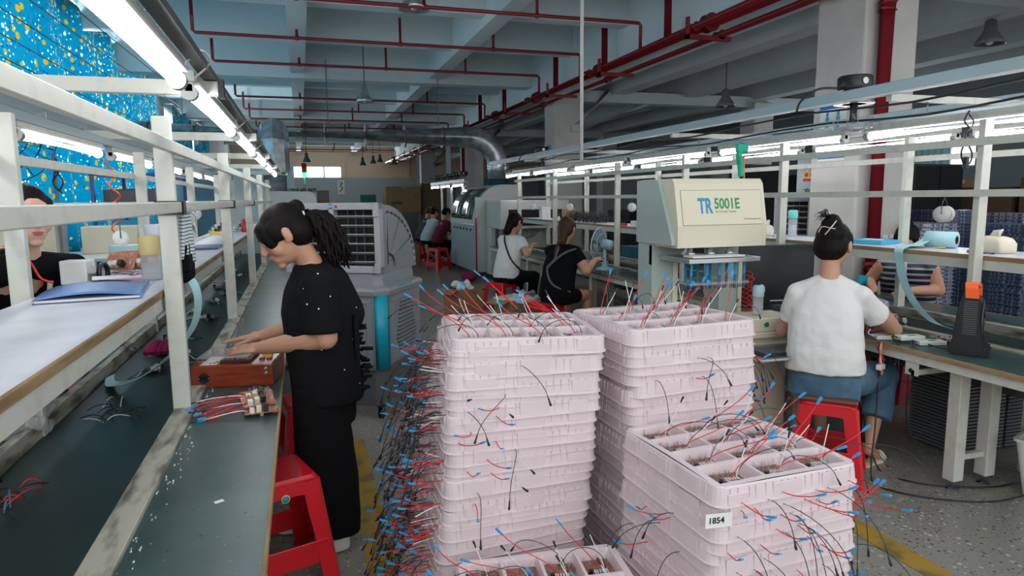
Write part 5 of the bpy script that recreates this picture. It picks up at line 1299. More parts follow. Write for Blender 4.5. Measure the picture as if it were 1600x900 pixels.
# ================================================================== PEOPLE
def remesh_build(mb, name, voxel, smooth, parent=None, label=None, disp=None):
    me = mb.mesh(name + '_raw'); m0 = me.materials[0] if me.materials else None
    o = bpy.data.objects.new('tmp_raw', me); sc.collection.objects.link(o)
    md = o.modifiers.new('r', 'REMESH'); md.mode = 'VOXEL'; md.voxel_size = voxel
    md = o.modifiers.new('s', 'SMOOTH'); md.factor = .5; md.iterations = smooth
    if disp:
        tx = bpy.data.textures.new('fold', 'CLOUDS'); tx.noise_scale = disp[0]; tx.noise_depth = 1
        md = o.modifiers.new('d', 'DISPLACE'); md.texture = tx; md.strength = disp[1]; md.mid_level = .5
    dg = bpy.context.evaluated_depsgraph_get(); dg.update()
    nm = bpy.data.meshes.new_from_object(o.evaluated_get(dg)); bpy.data.objects.remove(o, do_unlink=True)
    nm.name = name; nm.materials.clear(); nm.materials.append(m0)
    for p in nm.polygons: p.use_smooth = True; p.material_index = 0
    o = bpy.data.objects.new(name, nm); sc.collection.objects.link(o)
    if parent is not None:
        nm.transform(Matrix.Translation(-Vector(parent.location))); o.parent = parent
    if label: o['label'] = label
    return o
def cap(mb, p0, p1, r0, r1, m, n=14, flat0=False, flat1=False):
    p0 = Vector(p0); p1 = Vector(p1); d = (p1 - p0)
    if d.length < 1e-6: d = Vector((0, 0, 1e-4))
    d.normalize(); pts = []; rs = []
    if not flat0:
        for k in range(4):
            a = PI / 2 * (1 - k / 4); pts.append(p0 - d * r0 * math.sin(a)); rs.append(max(r0 * math.cos(a), .0008))
    pts.append(p0); rs.append(r0); pts.append(p1); rs.append(r1)
    if not flat1:
        for k in range(1, 5):
            a = PI / 2 * k / 4; pts.append(p1 + d * r1 * math.sin(a)); rs.append(max(r1 * math.cos(a), .0008))
    u, v, _ = frame_from(d)
    mb.loft([[p + (u * math.cos(t) + v * math.sin(t)) * r for t in (2 * PI * k / n for k in range(n))] for p, r in zip(pts, rs)], m)
def ring(c, w, d, side, fwd, n=22, e=2.3):
    c = Vector(c); out = []
    for k in range(n):
        t = 2 * PI * k / n; ct, st = math.cos(t), math.sin(t)
        out.append(c + side * (w * math.copysign(abs(ct) ** (2 / e), ct)) + fwd * (d * math.copysign(abs(st) ** (2 / e), st)))
    return out
def basis(fwd, up=(0, 0, 1)):
    f = Vector(fwd).normalized(); u = Vector(up); u = (u - f * u.dot(f)).normalized(); r = f.cross(u).normalized()
    return Matrix((r, f, u)).transposed()          # columns: right, forward, up
def head_shapes(mb, c, B, s, m):
    def P(x, y, z): return Vector(c) + B @ (Vector((x, y, z)) * s)
    def E(x, y, z, a, b_, d): mb.ell(P(x, y, z), (a * s, b_ * s, d * s), m, rot=B, n=18, k=12)
    E(0, -.012, .025, .074, .092, .083); E(0, .022, -.018, .062, .064, .086); E(0, .030, -.066, .046, .050, .038)
    E(0, .070, -.092, .023, .017, .017); E(0, .060, -.060, .036, .030, .034)
    for q in (-1, 1):
        E(q * .034, .052, -.030, .027, .027, .030); E(q * .0105, .098, -.026, .0075, .009, .007)
        E(q * .077, -.006, -.004, .009, .017, .030); E(q * .074, .004, -.022, .008, .010, .012)
        E(q * .031, .074, .008, .016, .012, .009)
    cap(mb, P(0, .084, .020), P(0, .104, -.022),   .006 * s, .0095 * s, m)
    E(0, .070, .032, .052, .018, .012); E(0, .080, -.054, .022, .012, .014)
def face_parts(t, c, B, s, lids=True):
    off = Vector(c) - Vector(t.location)
    def P(x, y, z): return off + B @ (Vector((x, y, z)) * s)
    for q in (-1, 1):
        mb = MB(); mb.ell(P(q * .031, .0825, .006), (.0125 * s, .0045 * s, .0035 * s), eyew, rot=B, n=12, k=8)
        mb.ell(P(q * .031, .0858, .0055), (.0052 * s, .0024 * s, .0034 * s), blackm, rot=B, n=10, k=6)
        mb.build('eye', t)
        mb = MB(); mb.tube([P(q * .015, .089, .026), P(q * .032, .088, .031), P(q * .048, .078, .026)], [.0018 * s, .0028 * s, .001 * s], browm, 6); mb.build('eyebrow', t)
    mb = MB(); mb.ell(P(0, .092, -.051), (.021 * s, .005 * s, .0042 * s), lipm, rot=B, n=14, k=8); mb.ell(P(0, .0915, -.058), (.017 * s, .0055 * s, .0048 * s), lipm, rot=B, n=14, k=8)
    mb.build('lips', t)
def hand_shapes(mb, W, B, s, m, curl=.25, spread=.05, thumb=1, glove=False):
    """W wrist, B columns: thumb side, toward fingers, back of hand"""
    W = Vector(W)
    def P(x, y, z): return W + B @ (Vector((x * thumb, y, z)) * s)
    k = 1.15 if glove else 1.0
    mb.ell(P(0, .048, 0), (.040 * s * k, .052 * s, .0145 * s * k), m, rot=B, n=14, k=10)
    mb.ell(P(.0, .078, .002), (.038 * s * k, .018 * s, .0115 * s * k), m, rot=B)
    mb.ell(P(.024, .03, -.004), (.018 * s * k, .030 * s, .014 * s * k), m, rot=B)
    cap(mb, P(0, -.01, 0), P(0, .03, 0), .023 * s, .025 * s, m)
    for i, (x, L) in enumerate(((.029, .068), (.0095, .077), (-.0100, .070), (-.0285, .055))):
        a = 0; p = Vector((x, .086 - abs(x - .0095) * .25, .001)); sp = spread * (x / .02)
        for j, f in enumerate((.45, .30, .25)):
            a += curl * (.7 + .5 * j)
            q = p + Vector((math.sin(sp) * L * f, math.cos(a) * L * f, -math.sin(a) * L * f))
            r0 = (.0088, .0080, .0072)[j] * s * k; r1 = (.0080, .0072, .0062)[j] * s * k
            cap(mb, P(*p), P(*q), r0, r1, m, 10); p = q
    p = Vector((.030, .022, -.004))
    for j, (dx, dy, dz) in enumerate(((.022, .024, -.006), (.010, .027, -.006), (.002, .022, -.004))):
        q = p + Vector((dx, dy, dz)); cap(mb, P(*p), P(*q), (.0125, .0100, .0088)[j] * s * k, (.0100, .0088, .0070)[j] * s * k, m, 10); p = q
def arm_shapes(mb, sh, el, wr, m, s=1.0, r=(.047, .038, .036, .024)):
    cap(mb, sh, el, r[0] * s, r[1] * s, m)
    e = Vector(el); w = Vector(wr); mid = e.lerp(w, .3)
    cap(mb, e, mid, r[2] * s, r[2] * 1.02 * s, m); cap(mb, mid, w, r[2] * 1.02 * s, r[3] * s, m)
def handbase(el, wr, target=None, back=(0, 0, 1), thumbdir=None):
    d = (Vector(target) - Vector(wr)) if target is not None else (Vector(wr) - Vector(el)); d.normalize()
    b_ = Vector(back); b_ = (b_ - d * b_.dot(d)).normalized(); x = d.cross(b_).normalized()
    return Matrix((x, d, b_)).transposed()
def figure(label, J, skinm, voxel=.0055, group=None):
    """J: joints in world coordinates; returns the person thing with its body"""
    t = thing('person', label, 'person', J['base'], group=group)
    mb = MB(); s = J.get('s', 1.0); m = skinm
    B = basis(J['face'], J.get('headup', (0, 0, 1)))
    hs = s * J.get('hs', 1.12); head_shapes(mb, J['head'], B, hs, m)
    hb = Vector(J['head']) + B @ Vector((0, -.022 * hs, -.055 * hs))
    cap(mb, hb, J['neck'], .050 * s, .056 * s, m)
    f = Vector(J['front']).normalized(); sd = f.cross(Vector((0, 0, 1))).normalized()
    ch = Vector(J['chest']); pv = Vector(J['pelvis']); nk = Vector(J['neck'])
    mb.loft([ring(pv + Vector((0, 0, -.06)), .12 * s, .09 * s, sd, f), ring(pv, .155 * s, .105 * s, sd, f), ring(pv.lerp(ch, .5), .125 * s, .09 * s, sd, f),
             ring(ch, .15 * s, .105 * s, sd, f), ring(ch.lerp(nk, .6), .13 * s, .075 * s, sd, f), ring(nk, .06 * s, .055 * s, sd, f)], m)
    for q in ('L', 'R'):
        cap(mb, J['sh' + q], nk + Vector((0, 0, -.02)), .050 * s, .05 * s, m)
        arm_shapes(mb, J['sh' + q], J['el' + q], J['wr' + q], m, s, J.get('armr', (.047, .038, .036, .024)))
        if J.get('tip' + q) is not None:
            HB = handbase(J['el' + q], J['wr' + q], J['tip' + q], J.get('back' + q, (0, 0, 1)))
            hand_shapes(mb, J['wr' + q], HB, s * J.get('hand', .98), m, J.get('curl', .22), thumb=J.get('thumb' + q, 1))
        cap(mb, J['hip' + q], J['kn' + q], .085 * s, .056 * s, m)
        k = Vector(J['kn' + q]); a = Vector(J['an' + q]); mid = k.lerp(a, .3)
        cap(mb, k, mid, .052 * s, .054 * s, m); cap(mb, mid, a, .054 * s, .034 * s, m)
        toe = Vector(J['toe' + q]); cap(mb, a + Vector((0, 0, -.02)), toe, .034 * s, .024 * s, m)
    remesh_build(mb, 'body', voxel, 3, t)
    face_parts(t, J['head'], B, hs)
    return t, B
def hair_cap(t, J, B, m, s, extra=(), voxel=.007, name='hair', front=0.0, low=.0):
    s = s * J.get('hs', 1.12)
    c = Vector(J['head'])
    mb = MB()
    def P(x, y, z): return c + B @ (Vector((x, y, z)) * s)
    mb.ell(P(0, -.020, .036), (.079 * s, .094 * s, .081 * s), m, rot=B, n=22, k=14)
    mb.ell(P(0, -.045, -.005), (.078 * s, .068 * s, .080 * s), m, rot=B, n=20, k=12)
    for q in (-1, 1): mb.ell(P(q * .066, .012, .028), (.015 * s, .042 * s, .044 * s), m, rot=B)
    for e in extra:
        if len(e) == 2: mb.ell(P(*e[0]), tuple(v * s for v in e[1]), m, rot=B)
        else: cap(mb, P(*e[0]), P(*e[1]), e[2] * s, e[3] * s, m)
    return remesh_build(mb, name, voxel, 3, t)
def yoke(mb, J, s, m, r=.070):
    nk = Vector(J['neck'])
    for q in ('L', 'R'):
        a = Vector(J['sh' + q]); b_ = nk + Vector((0, 0, -.035)) + (a - nk) * .15; b_.z = nk.z - .045
        cap(mb, a, b_, r * s, .064 * s, m)
def garment_torso(mb, rings, f, m):
    f = Vector(f).normalized(); sd = f.cross(Vector((0, 0, 1))).normalized()
    mb.loft([ring(c, w, d, sd, f) for c, w, d in rings], m)

# ---- standing woman in black at the left bench
J = dict(base=(.06, 3.12, 0), s=1.0, hand=1.12, hs=1.14, head=(-.075, 3.08, 1.450), face=(-.84, -.10, -.52), headup=(-.5, 0, .85), neck=(.03, 3.11, 1.315), front=(-1, -.06, 0),
         chest=(.04, 3.12, 1.14), pelvis=(.06, 3.12, .84),
         shL=(.055, 2.95, 1.235), elL=(.075, 2.93, 1.015), wrL=(-.20, 3.15, .945), tipL=(-.42, 3.27, .915), backL=(.1, -.35, 1), thumbL=1,
         shR=(.03, 3.28, 1.235), elR=(.02, 3.40, 1.0), wrR=(-.21, 3.42, .945), tipR=(-.44, 3.46, .925), backR=(0, .1, 1), thumbR=-1,
         hipL=(.06, 3.04, .80), hipR=(.06, 3.20, .80), knL=(.03, 3.03, .45), knR=(.02, 3.22, .45), anL=(.10, 3.02, .10), anR=(.02, 3.26, .10),
         toeL=(-.05, 3.0, .035), toeR=(-.14, 3.27, .035), curl=.06, armr=(.056, .052, .049, .030))
t, B = figure('woman in black T-shirt and trousers standing at the left bench, hands flat on a box', J, skin, .0048)
# T-shirt: boxy, hem below the waist, sleeves to the elbow
mb = MB()
garment_torso(mb, [((.085, 3.12, .70), .185, .155), ((.075, 3.12, .78), .188, .160), ((.06, 3.12, .95), .185, .158), ((.055, 3.12, 1.10), .185, .160), ((.045, 3.12, 1.20), .178, .135),
                   ((.035, 3.115, 1.27), .130, .095), ((.03, 3.11, 1.315), .075, .07)], (-1, -.06, 0), sequin)
for q, e in (('L', (.066, 2.925, 1.035)), ('R', (.02, 3.37, 1.03))):
    cap(mb, J['sh' + q], e, .080, .080, sequin, flat1=True)
cap(mb, (.09, 3.12, 1.22), (.15, 3.12, 1.08), .11, .11, sequin); yoke(mb, J, 1.0, sequin)
remesh_build(mb, 'shirt', .009, 5, t, disp=(.12, .014))
# uneven lace tail at the back
mb = MB(); rnd = random.Random(4)
for k in range(36):
    z = .74 + .01 * k; x = .225 + .022 * math.sin(k * .8) + rnd.uniform(0, .02) - max(0, (z - .95)) * .25; y = 3.0 + rnd.uniform(0, .2)
    mb.box((x - .02, y, z), (x + .018, y + .03, z + .012), sequin, .003, rz=rnd.uniform(-.6, .6))
mb.box((.20, 3.0, .73), (.222, 3.2, 1.10), sequin, .004)
mb.xf(Matrix.Translation(-Vector(t.location))); mb.build('lace_trim', t)
mb = MB()
rings = []
garment_torso(mb, [((.065, 3.12, .60), .17, .135), ((.065, 3.12, .72), .18, .14), ((.06, 3.12, .84), .165, .135), ((.06, 3.12, .93), .14, .12)], (-1, 0, 0), blackc)
for q, x0, y0 in (('L', .05, 3.04), ('R', .04, 3.20)):
    a = Vector(J['an' + q])
    mb.loft([ring((x0, y0, .78), .10, .125, Vector((0, 1, 0)), Vector((1, 0, 0))), ring((x0, y0, .60), .10, .12, Vector((0, 1, 0)), Vector((1, 0, 0))), ring(((x0 + a.x) / 2, (y0 + a.y) / 2, .35), .095, .12, Vector((0, 1, 0)), Vector((1, 0, 0))), ring((a.x - .01, a.y, .085), .082, .105, Vector((0, 1, 0)), Vector((1, 0, 0)))], blackc)
remesh_build(mb, 'trousers', .01, 4, t, disp=(.15, .012))
for q in ('L', 'R'):
    a = Vector(J['an' + q]); toe = Vector(J['toe' + q]); mb = MB()
    d = (toe - a); d.z = 0; d.normalize(); h = a - d * .035; sd = Vector((-d.y, d.x, 0))
    def rg(p, w, z0, z1): return [Vector((p.x, p.y, 0)) + sd * x + Vector((0, 0, z)) for x, z in ((-w, z0 + .004), (-w * .8, z0), (w * .8, z0), (w, z0 + .004), (w * .95, (z0 + z1) / 2), (w * .5, z1), (-w * .5, z1), (-w * .95, (z0 + z1) / 2))]
    mb.loft([rg(h - d * .01, .022, .012, .075), rg(h + d * .01, .033, .002, .095), rg(h + d * .07, .037, .002, .098), rg(h + d * .12, .040, .002, .080), rg(h + d * .18, .045, .002, .062), rg(h + d * .225, .036, .004, .045), rg(h + d * .245, .018, .012, .03)], whitep)
    mb.xf(Matrix.Translation(-Vector(t.location))); sh = mb.build('shoe', t, 'white trainer')
    sh.modifiers.new('sub', 'SUBSURF').levels = 2; sh.modifiers['sub'].render_levels = 2
    mb = MB(); mb.box(h + d * .05 + sd * .033 * -1 + Vector((-.025, -.002, .045)), h + d * .05 - sd * .033 + Vector((.03, .002, .056)), blackm); mb.xf(Matrix.Translation(-Vector(t.location))); mb.build('dark_stripe', sh)
hair_cap(t, J, B, hairm, .98, extra=(((0, .050, .058), (.062, .036, .030)), ((0, .078, .036), (.052, .012, .030)), ((.05, .055, .02), (.02, .03, .05)), ((-.05, .055, .02), (.02, .03, .05)), ((0, -.10, .06), (.035, .03, .035))))
# wavy ponytail
mb = MB(); rnd = random.Random(3); c = Vector(J['head'])
hb = c + B @ Vector((0, -.115, .045))
for k in range(60):
    a = rnd.uniform(-.055, .055); b_ = rnd.uniform(-.03, .03); L = rnd.uniform(.16, .27); ph = rnd.uniform(0, 6)
    pts = []
    for i in range(9):
        u = i / 8
        pts.append(hb + Vector((.02 + .14 * u ** .8 + a * min(1, u * 3) + .010 * math.sin(u * 13 + ph), b_ * min(1, u * 3) + .008 * math.cos(u * 12 + ph), .02 * math.sin(u * 3.1) - L * u ** 1.3)))
    mb.tube(pts, [.012, .014, .014, .013, .012, .011, .009, .006, .002], hairm, 7)
mb.xf(Matrix.Translation(-Vector(t.location))); mb.build('ponytail', t)
mb = MB(); mb.ell(hb, (.022, .03, .026), mat('plum_hair_band', (.12, .02, .03), .6)); mb.ell(hb + Vector((.01, -.03, -.01)), (.008, .006, .014), whitep); mb.xf(Matrix.Translation(-Vector(t.location))); mb.build('hair_band', t)
mb = MB(); w = Vector(J['wrL']); mb.lathe([(.0092, 0), (.0105, .0), (.0105, .003), (.0092, .003)], steel, w - Vector(t.location) + Vector((-.112, .048, -.006)), 16, Vector((-.95, .35, -.1)), caps=False); mb.build('ring', t)

# ---- woman in the white T-shirt, seated with her back to the camera
f = Vector((.72, .69, 0)); sd = Vector((.69, -.72, 0))
J = dict(base=(2.84, 3.06, .45), s=1.0, hs=1.2, head=(2.935, 3.16, 1.305), face=(.80, .50, -.33), neck=(2.875, 3.11, 1.135), front=f, chest=(2.85, 3.10, .90), pelvis=(2.83, 3.07, .56),
         shR=(2.985, 3.0, 1.03), elR=(3.30, 3.04, .81), wrR=(3.375, 3.24, .93), tipR=(3.33, 3.42, .97), backR=(.4, -.4, .6),
         shL=(2.755, 3.22, 1.03), elL=(2.76, 3.34, .78), wrL=(3.0, 3.52, .85), tipL=(3.2, 3.6, .88), backL=(-.3, .2, 1),
         hipR=(2.92, 3.02, .54), knR=(3.36, 3.16, .50), anR=(3.14, 3.02, .12), toeR=(3.26, 3.06, .03),
         hipL=(2.80, 3.16, .54), knL=(3.20, 3.52, .50), anL=(3.1, 3.36, .12), toeL=(3.24, 3.46, .03), curl=.3, armr=(.05, .043, .040, .027))
t, B = figure('woman in white T-shirt and blue jeans on a red stool, back to the camera', J, skin, .0052)
mb = MB()
garment_torso(mb, [((2.835, 3.07, .60), .215, .15), ((2.835, 3.07, .70), .208, .148), ((2.845, 3.09, .85), .198, .145), ((2.86, 3.10, .97), .185, .125), ((2.865, 3.105, 1.06), .135, .09), ((2.875, 3.11, 1.125), .076, .068)], f, whitec); yoke(mb, J, 1.0, whitec, .06)
cap(mb, J['shR'], (3.135, 3.02, .90), .066, .078, whitec, flat1=True); cap(mb, J['shL'], (2.765, 3.28, .86), .066, .070, whitec, flat1=True)
remesh_build(mb, 'shirt', .009, 5, t, disp=(.10, .016))
mb = MB()
garment_torso(mb, [((2.84, 3.08, .46), .19, .14), ((2.835, 3.07, .56), .19, .135), ((2.835, 3.07, .64), .165, .12)], f, denim)
for q in ('R', 'L'):
    h = Vector(J['hip' + q]); k = Vector(J['kn' + q]); a = Vector(J['an' + q])
    cap(mb, h, k, .108, .092, denim); cap(mb, k, k.lerp(a, .62), .090, .095, denim, flat1=True)
remesh_build(mb, 'jeans', .01, 4, t, disp=(.12, .014))
mb = MB(); bq = Vector((2.99, 2.93, .555)); Bk = Matrix((sd, f, (0, 0, 1))).transposed()
mb.box((-.06, -.006, -.07), (.055, .006, .05), denim, .003, rot=Bk, pivot=(0, 0, 0)); mb.xf(Matrix.Translation(Vector((2.865, 2.905, .535)) - Vector(t.location))); mb.build('back_pocket', t)
mb = MB()
hair_cap(t, J, B, hairm, 1.0, extra=(((0, -.075, .085), (.050, .040, .040)), ((.01, -.085, .045), (.06, .04, .06)), ((0, -.07, .11), (.035, .035, .028)), ((0, -.05, -.02), (.078, .062, .07))))
mb = MB(); hc = Vector(J['head']) - Vector(t.location)
def HP(x, y, z): return hc + B @ (Vector((x, y, z)) * 1.22)
mb.tube(cat_path([HP(.03, -.115, .09), HP(.012, -.125, .05), HP(-.01, -.118, .02)]), .0035, cream, 6); mb.tube(cat_path([HP(.045, -.105, .05), HP(.012, -.127, .05), HP(-.03, -.11, .06), HP(-.045, -.1, .035)]), .003, cream, 6); mb.build('hair_claw', t)
mb = MB(); rnd = random.Random(9)
for k in range(14):
    mb.tube([HP(rnd.uniform(-.02, .02), -.09, .10), HP(rnd.uniform(-.05, .0), -.11, .13 + rnd.uniform(-.02, .02)), HP(rnd.uniform(-.07, -.03), -.13, .11 + rnd.uniform(-.03, .02))], [.004, .003, .0008], hairm, 5)
mb.build('loose_hair', t)
mb = MB(); W = Vector(J['wrR']); HB = handbase(J['elR'], W, J['tipR'], J['backR']); gm = mat('grey_work_glove', (.20, .21, .22), .8, noise=(30, (.30, .30, .38), .4, .6)); hand_shapes(mb, W - Vector(t.location), HB, 1.0, gm, .3, glove=True)
cap(mb, W - Vector(t.location) + HB @ Vector((0, -.03, 0)), W - Vector(t.location) + HB @ Vector((0, .02, 0)), .036, .034, gm); mb.build('work_glove', t)
mb = MB(); mb.lathe([(.031, 0), (.034, 0), (.034, .006), (.031, .006)], steel, W - Vector(t.location) + HB @ Vector((0, -.055, 0)), 20, HB @ Vector((0, 1, 0)), caps=False); mb.build('bangle', t)
for q in ('R', 'L'):
    toe = Vector(J['toe' + q]); a = Vector(J['an' + q]); d = (toe - a); d.z = 0; d.normalize(); mb = MB(); s_ = Vector((-d.y, d.x, 0)); base = Vector((a.x, a.y, 0)) - d * .05
    sole = [base + d * x + s_ * y for x, y in ((0, -.025), (.0, .025), (.1, .03), (.18, .042), (.235, .02), (.235, -.02), (.18, -.042), (.1, -.03))]
    mb.loft([[p + Vector((0, 0, .002)) for p in sole], [p + Vector((0, 0, .022)) for p in sole]], cream, smooth=False)
    mb.tube(cat_path([base + d * .16 - s_ * .042 + Vector((0, 0, .02)), base + d * .15 + Vector((0, 0, .068)), base + d * .16 + s_ * .042 + Vector((0, 0, .02))]), .008, cream, 6)
    mb.tube(cat_path([base + d * .20 - s_ * .036 + Vector((0, 0, .02)), base + d * .195 + Vector((0, 0, .058)), base + d * .20 + s_ * .036 + Vector((0, 0, .02))]), .009, cream, 6)
    mb.xf(Matrix.Translation(-Vector(t.location))); mb.build('sandal', t, 'cream sandal')

# ---- generic seated worker
def seated(label, P, yaw, sc_=1.0, headdn=.35, shirt=blackc, pants=blackc, hair=hairm, hands=None, voxel=.008, skin_=skin, lean=.12, group=None, longhair=False, bare_legs=False, faceyaw=None, bun=False, sleeve_len=.55, hz=1.0, armr=(.05, .042, .038, .026), wide=1.0):
    P = Vector(P); f = Vector((math.cos(yaw), math.sin(yaw), 0)); r = f.cross(Vector((0, 0, 1))).normalized(); s = sc_
    def Q(a, b_, z): return P + f * a * s + r * b_ * s + Vector((0, 0, z * s * hz))
    fy = yaw if faceyaw is None else faceyaw
    face = Vector((math.cos(fy), math.sin(fy), -headdn))
    J = dict(base=P, s=s, head=Q(lean + .07, 0, .755), face=face, neck=Q(lean, 0, .59), front=f, chest=Q(lean * .7, 0, .40), pelvis=Q(0, 0, .09),
             shR=Q(lean, .165, .52), shL=Q(lean, -.165, .52), elR=Q(lean + .10, .215, .28), elL=Q(lean + .10, -.215, .28),
             wrR=Q(lean + .32, .12, .36), wrL=Q(lean + .32, -.12, .36), tipR=Q(lean + .50, .06, .36), tipL=Q(lean + .50, -.06, .36),
             hipR=Q(0, .09, .06), hipL=Q(0, -.09, .06), knR=Q(.42, .12, .04), knL=Q(.42, -.12, .04),
             anR=Q(.36, .12, -.36), anL=Q(.30, -.12, -.36), toeR=Q(.52, .12, -.42), toeL=Q(.46, -.12, -.42), curl=.3, armr=armr)
    for q in ('R', 'L'):
        for kx in ('an', 'toe'): J[kx + q].z = max(J[kx + q].z, .11 if kx == 'an' else .035)
    if hands:
        for k_, v in hands.items(): J[k_] = v if k_ == 'hs' else Vector(v)
    t, B = figure(label, J, skin_, voxel, group)
    mb = MB()
    w = wide
    yoke(mb, J, s, shirt); garment_torso(mb, [(Q(0, 0, .05), .185 * s * w, .135 * s), (Q(.02, 0, .20), .178 * s * w, .138 * s), (Q(lean * .7, 0, .40), .178 * s * w, .132 * s), (Q(lean, 0, .51), .165 * s * w, .10 * s), (Q(lean, 0, .56), .11 * s, .08 * s), (Q(lean, 0, .60), .066 * s, .062 * s)], f, shirt)
    for q in ('R', 'L'):
        a = J['sh' + q]; e = a.lerp(J['el' + q], sleeve_len); cap(mb, a, e, .068 * s, .066 * s, shirt, flat1=sleeve_len <= 1)
    remesh_build(mb, 'shirt', max(voxel * 1.4, .01), 4, t, disp=(.12, .012))
    mb = MB(); garment_torso(mb, [(Q(0, 0, 0), .18 * s, .14 * s), (Q(0, 0, .10), .17 * s, .13 * s)], f, pants)
    for q in ('R', 'L'):
        h, k_, a = J['hip' + q], J['kn' + q], J['an' + q]
        cap(mb, h, h.lerp(k_, .45) if bare_legs else k_, .095 * s, (.085 if bare_legs else .072) * s, pants)
        if not bare_legs: cap(mb, k_, k_.lerp(a, .9), .072 * s, .062 * s, pants, flat1=True)
    remesh_build(mb, 'trousers', max(voxel * 1.4, .011), 4, t)
    ex = []
    if bun: ex += [((0, -.10, .06), (.035, .035, .035))]
    if longhair: ex += [((0, -.07, -.02), (0, -.10, -.14), .055, .045)]
    hair_cap(t, J, B, hair, s, extra=ex, voxel=max(voxel, .008))
    for q in ('R', 'L'):
        toe = J['toe' + q]; a = J['an' + q]; mb = MB(); cap(mb, (a.x, a.y, .035) , (toe.x, toe.y, .032), .035 * s, .030 * s, blackm); mb.xf(Matrix.Translation(-Vector(t.location))); mb.build('shoe', t)
    return t, J, B, Q
def strap(t, pts, r, m, name='apron_strap'):
    mb = MB(); mb.tube(cat_path(pts), r, m, 6); mb.xf(Matrix.Translation(-Vector(t.location))); return mb.build(name, t)
# woman in black with brown hair
t, J, B, Q = seated('woman with long brown hair in black T-shirt and grey straps, seated before the fan', (2.66, 6.9, .45), R(32), 1.05, .3, blackc, blackc, hairb,
    hands=dict(elR=(2.93, 6.70, .80), wrR=(3.13, 6.90, .90), tipR=(3.26, 7.0, .93), elL=(2.8, 7.25, .8), wrL=(3.1, 7.3, .85), tipL=(3.25, 7.3, .87)), voxel=.008, longhair=True, bare_legs=True, hz=1.0, faceyaw=R(48), armr=(.062, .052, .045, .029), wide=1.1)
strap(t, [Q(-.02, .05, .58), Q(-.06, .02, .45), Q(-.13, -.02, .36), Q(-.14, .06, .2), Q(-.02, .2, .12)], .012, mat('grey_strap', (.12, .12, .13), .8))
strap(t, [Q(.2, .2, .50), Q(.1, .2, .56), Q(-.02, .12, .52), Q(-.1, .02, .42), Q(-.13, -.02, .36)], .012, MATS['grey_strap'])
mb = MB()
for k in range(7):
    c = Vector(J['head']) + B @ Vector((-.02 + .006 * k, -.085, -.04)); mb.tube(cat_path([c, c + Vector((-.05, -.01, -.12)), c + Vector((-.09, 0, -.26)), c + Vector((-.085 + .004 * k, 0, -.42))]), .014, hairb, 6)
mb.xf(Matrix.Translation(-Vector(t.location))); mb.build('ponytail', t)
# woman in white farther along
t, J, B, Q = seated('dark haired woman in white T-shirt with black shoulder strap, seated beyond the woman in black', (2.62, 8.7, .47), R(30), 1.05, .35, whitec, blackc, hairm,
    hands=dict(elR=(2.86, 8.5, .84), wrR=(3.0, 8.7, .96), tipR=(3.1, 8.82, .98)), voxel=.009, longhair=True)
strap(t, [Q(.1, -.1, .60), Q(-.01, .0, .5), Q(-.05, .14, .3), Q(.06, .2, .16)], .012, blackm)
# woman in stripes beyond the right belt
st = tile_mat('striped_knit', (.012, .014, .035), (.30, .32, .34), 6.5, .30)
t, J, B, Q = seated('woman in navy striped top leaning over the far side of the right belt', (5.02, 4.50, .50), R(212), 1.02, .75, st, blackc, hairm,
    hands=dict(wrR=(4.48, 4.35, .82), tipR=(4.35, 4.3, .80), elR=(4.80, 4.72, .83), elL=(5.05, 4.25, .80), wrL=(4.60, 4.15, .83), tipL=(4.42, 4.12, .82)), voxel=.008, lean=.18, bun=True, sleeve_len=.35, hz=.93, armr=(.07, .055, .042, .028), wide=1.15)
# girl behind the left shelf
t, J, B, Q = seated('girl in black round-neck top facing the camera behind the left shelf', (-1.36, 3.50, .80), R(-35), 1.0, .10, blackc, blackc, hairm,
    hands=dict(head=(-1.10, 3.32, 1.545), neck=(-1.14, 3.37, 1.375), chest=(-1.25, 3.42, 1.20), pelvis=(-1.36, 3.5, .9), shR=(-1.27, 3.20, 1.30), shL=(-1.02, 3.55, 1.30),
               elR=(-1.33, 3.00, 1.14), wrR=(-1.18, 2.98, 1.34), tipR=(-1.10, 3.02, 1.46), elL=(-1.10, 3.72, 1.10), wrL=(-1.04, 3.50, 1.12), tipL=(-1.05, 3.36, 1.12), knR=(-1.38, 3.42, .5), knL=(-1.38, 3.6, .5), anR=(-1.4, 3.42, .12), anL=(-1.4, 3.6, .12), toeR=(-1.28, 3.36, .04), toeL=(-1.28, 3.54, .04), hipR=(-1.38, 3.42, .88), hipL=(-1.38, 3.58, .88), hs=1.14), voxel=.006, lean=.16, skin_=skin2, faceyaw=R(-52), bun=True, sleeve_len=.6)
# far workers
for k, (p, yaw, sh_, hr, lab) in enumerate((((2.95, 17.4, .5), 20, mat('charcoal_cloth', (.03, .03, .035), .9), hairb, 'far worker in charcoal top with light brown hair at the back table'),
                                 ((2.93, 16.5, .5), 25, mat('pale_cloth', (.45, .50, .55), .9), hairm, 'far worker in pale shirt at the back table'),
                                 ((3.05, 15.7, .5), 20, mat('maroon_cloth', (.12, .008, .02), .9), hairm, 'far worker in maroon top beside the soldering machine'))):
    seated(lab, p, R(yaw), 1.0, .6, sh_, blackc, hr, voxel=.014, lean=.2, sleeve_len=.9)
# ================================================================== SMALL THINGS
def ribbon(pts, w, m, side, name, label, cat, n=5, th=.003):
    P = cat_path(pts, n); mb = MB(); sd = Vector(side).normalized()
    mb.loft([[p - sd * w / 2, p + sd * w / 2, p + sd * w / 2 + Vector((0, .0006, th)), p - sd * w / 2 + Vector((0, .0006, th))] for p in P], m, smooth=False)
    return mb.build(name, None, label, cat, loc='base')
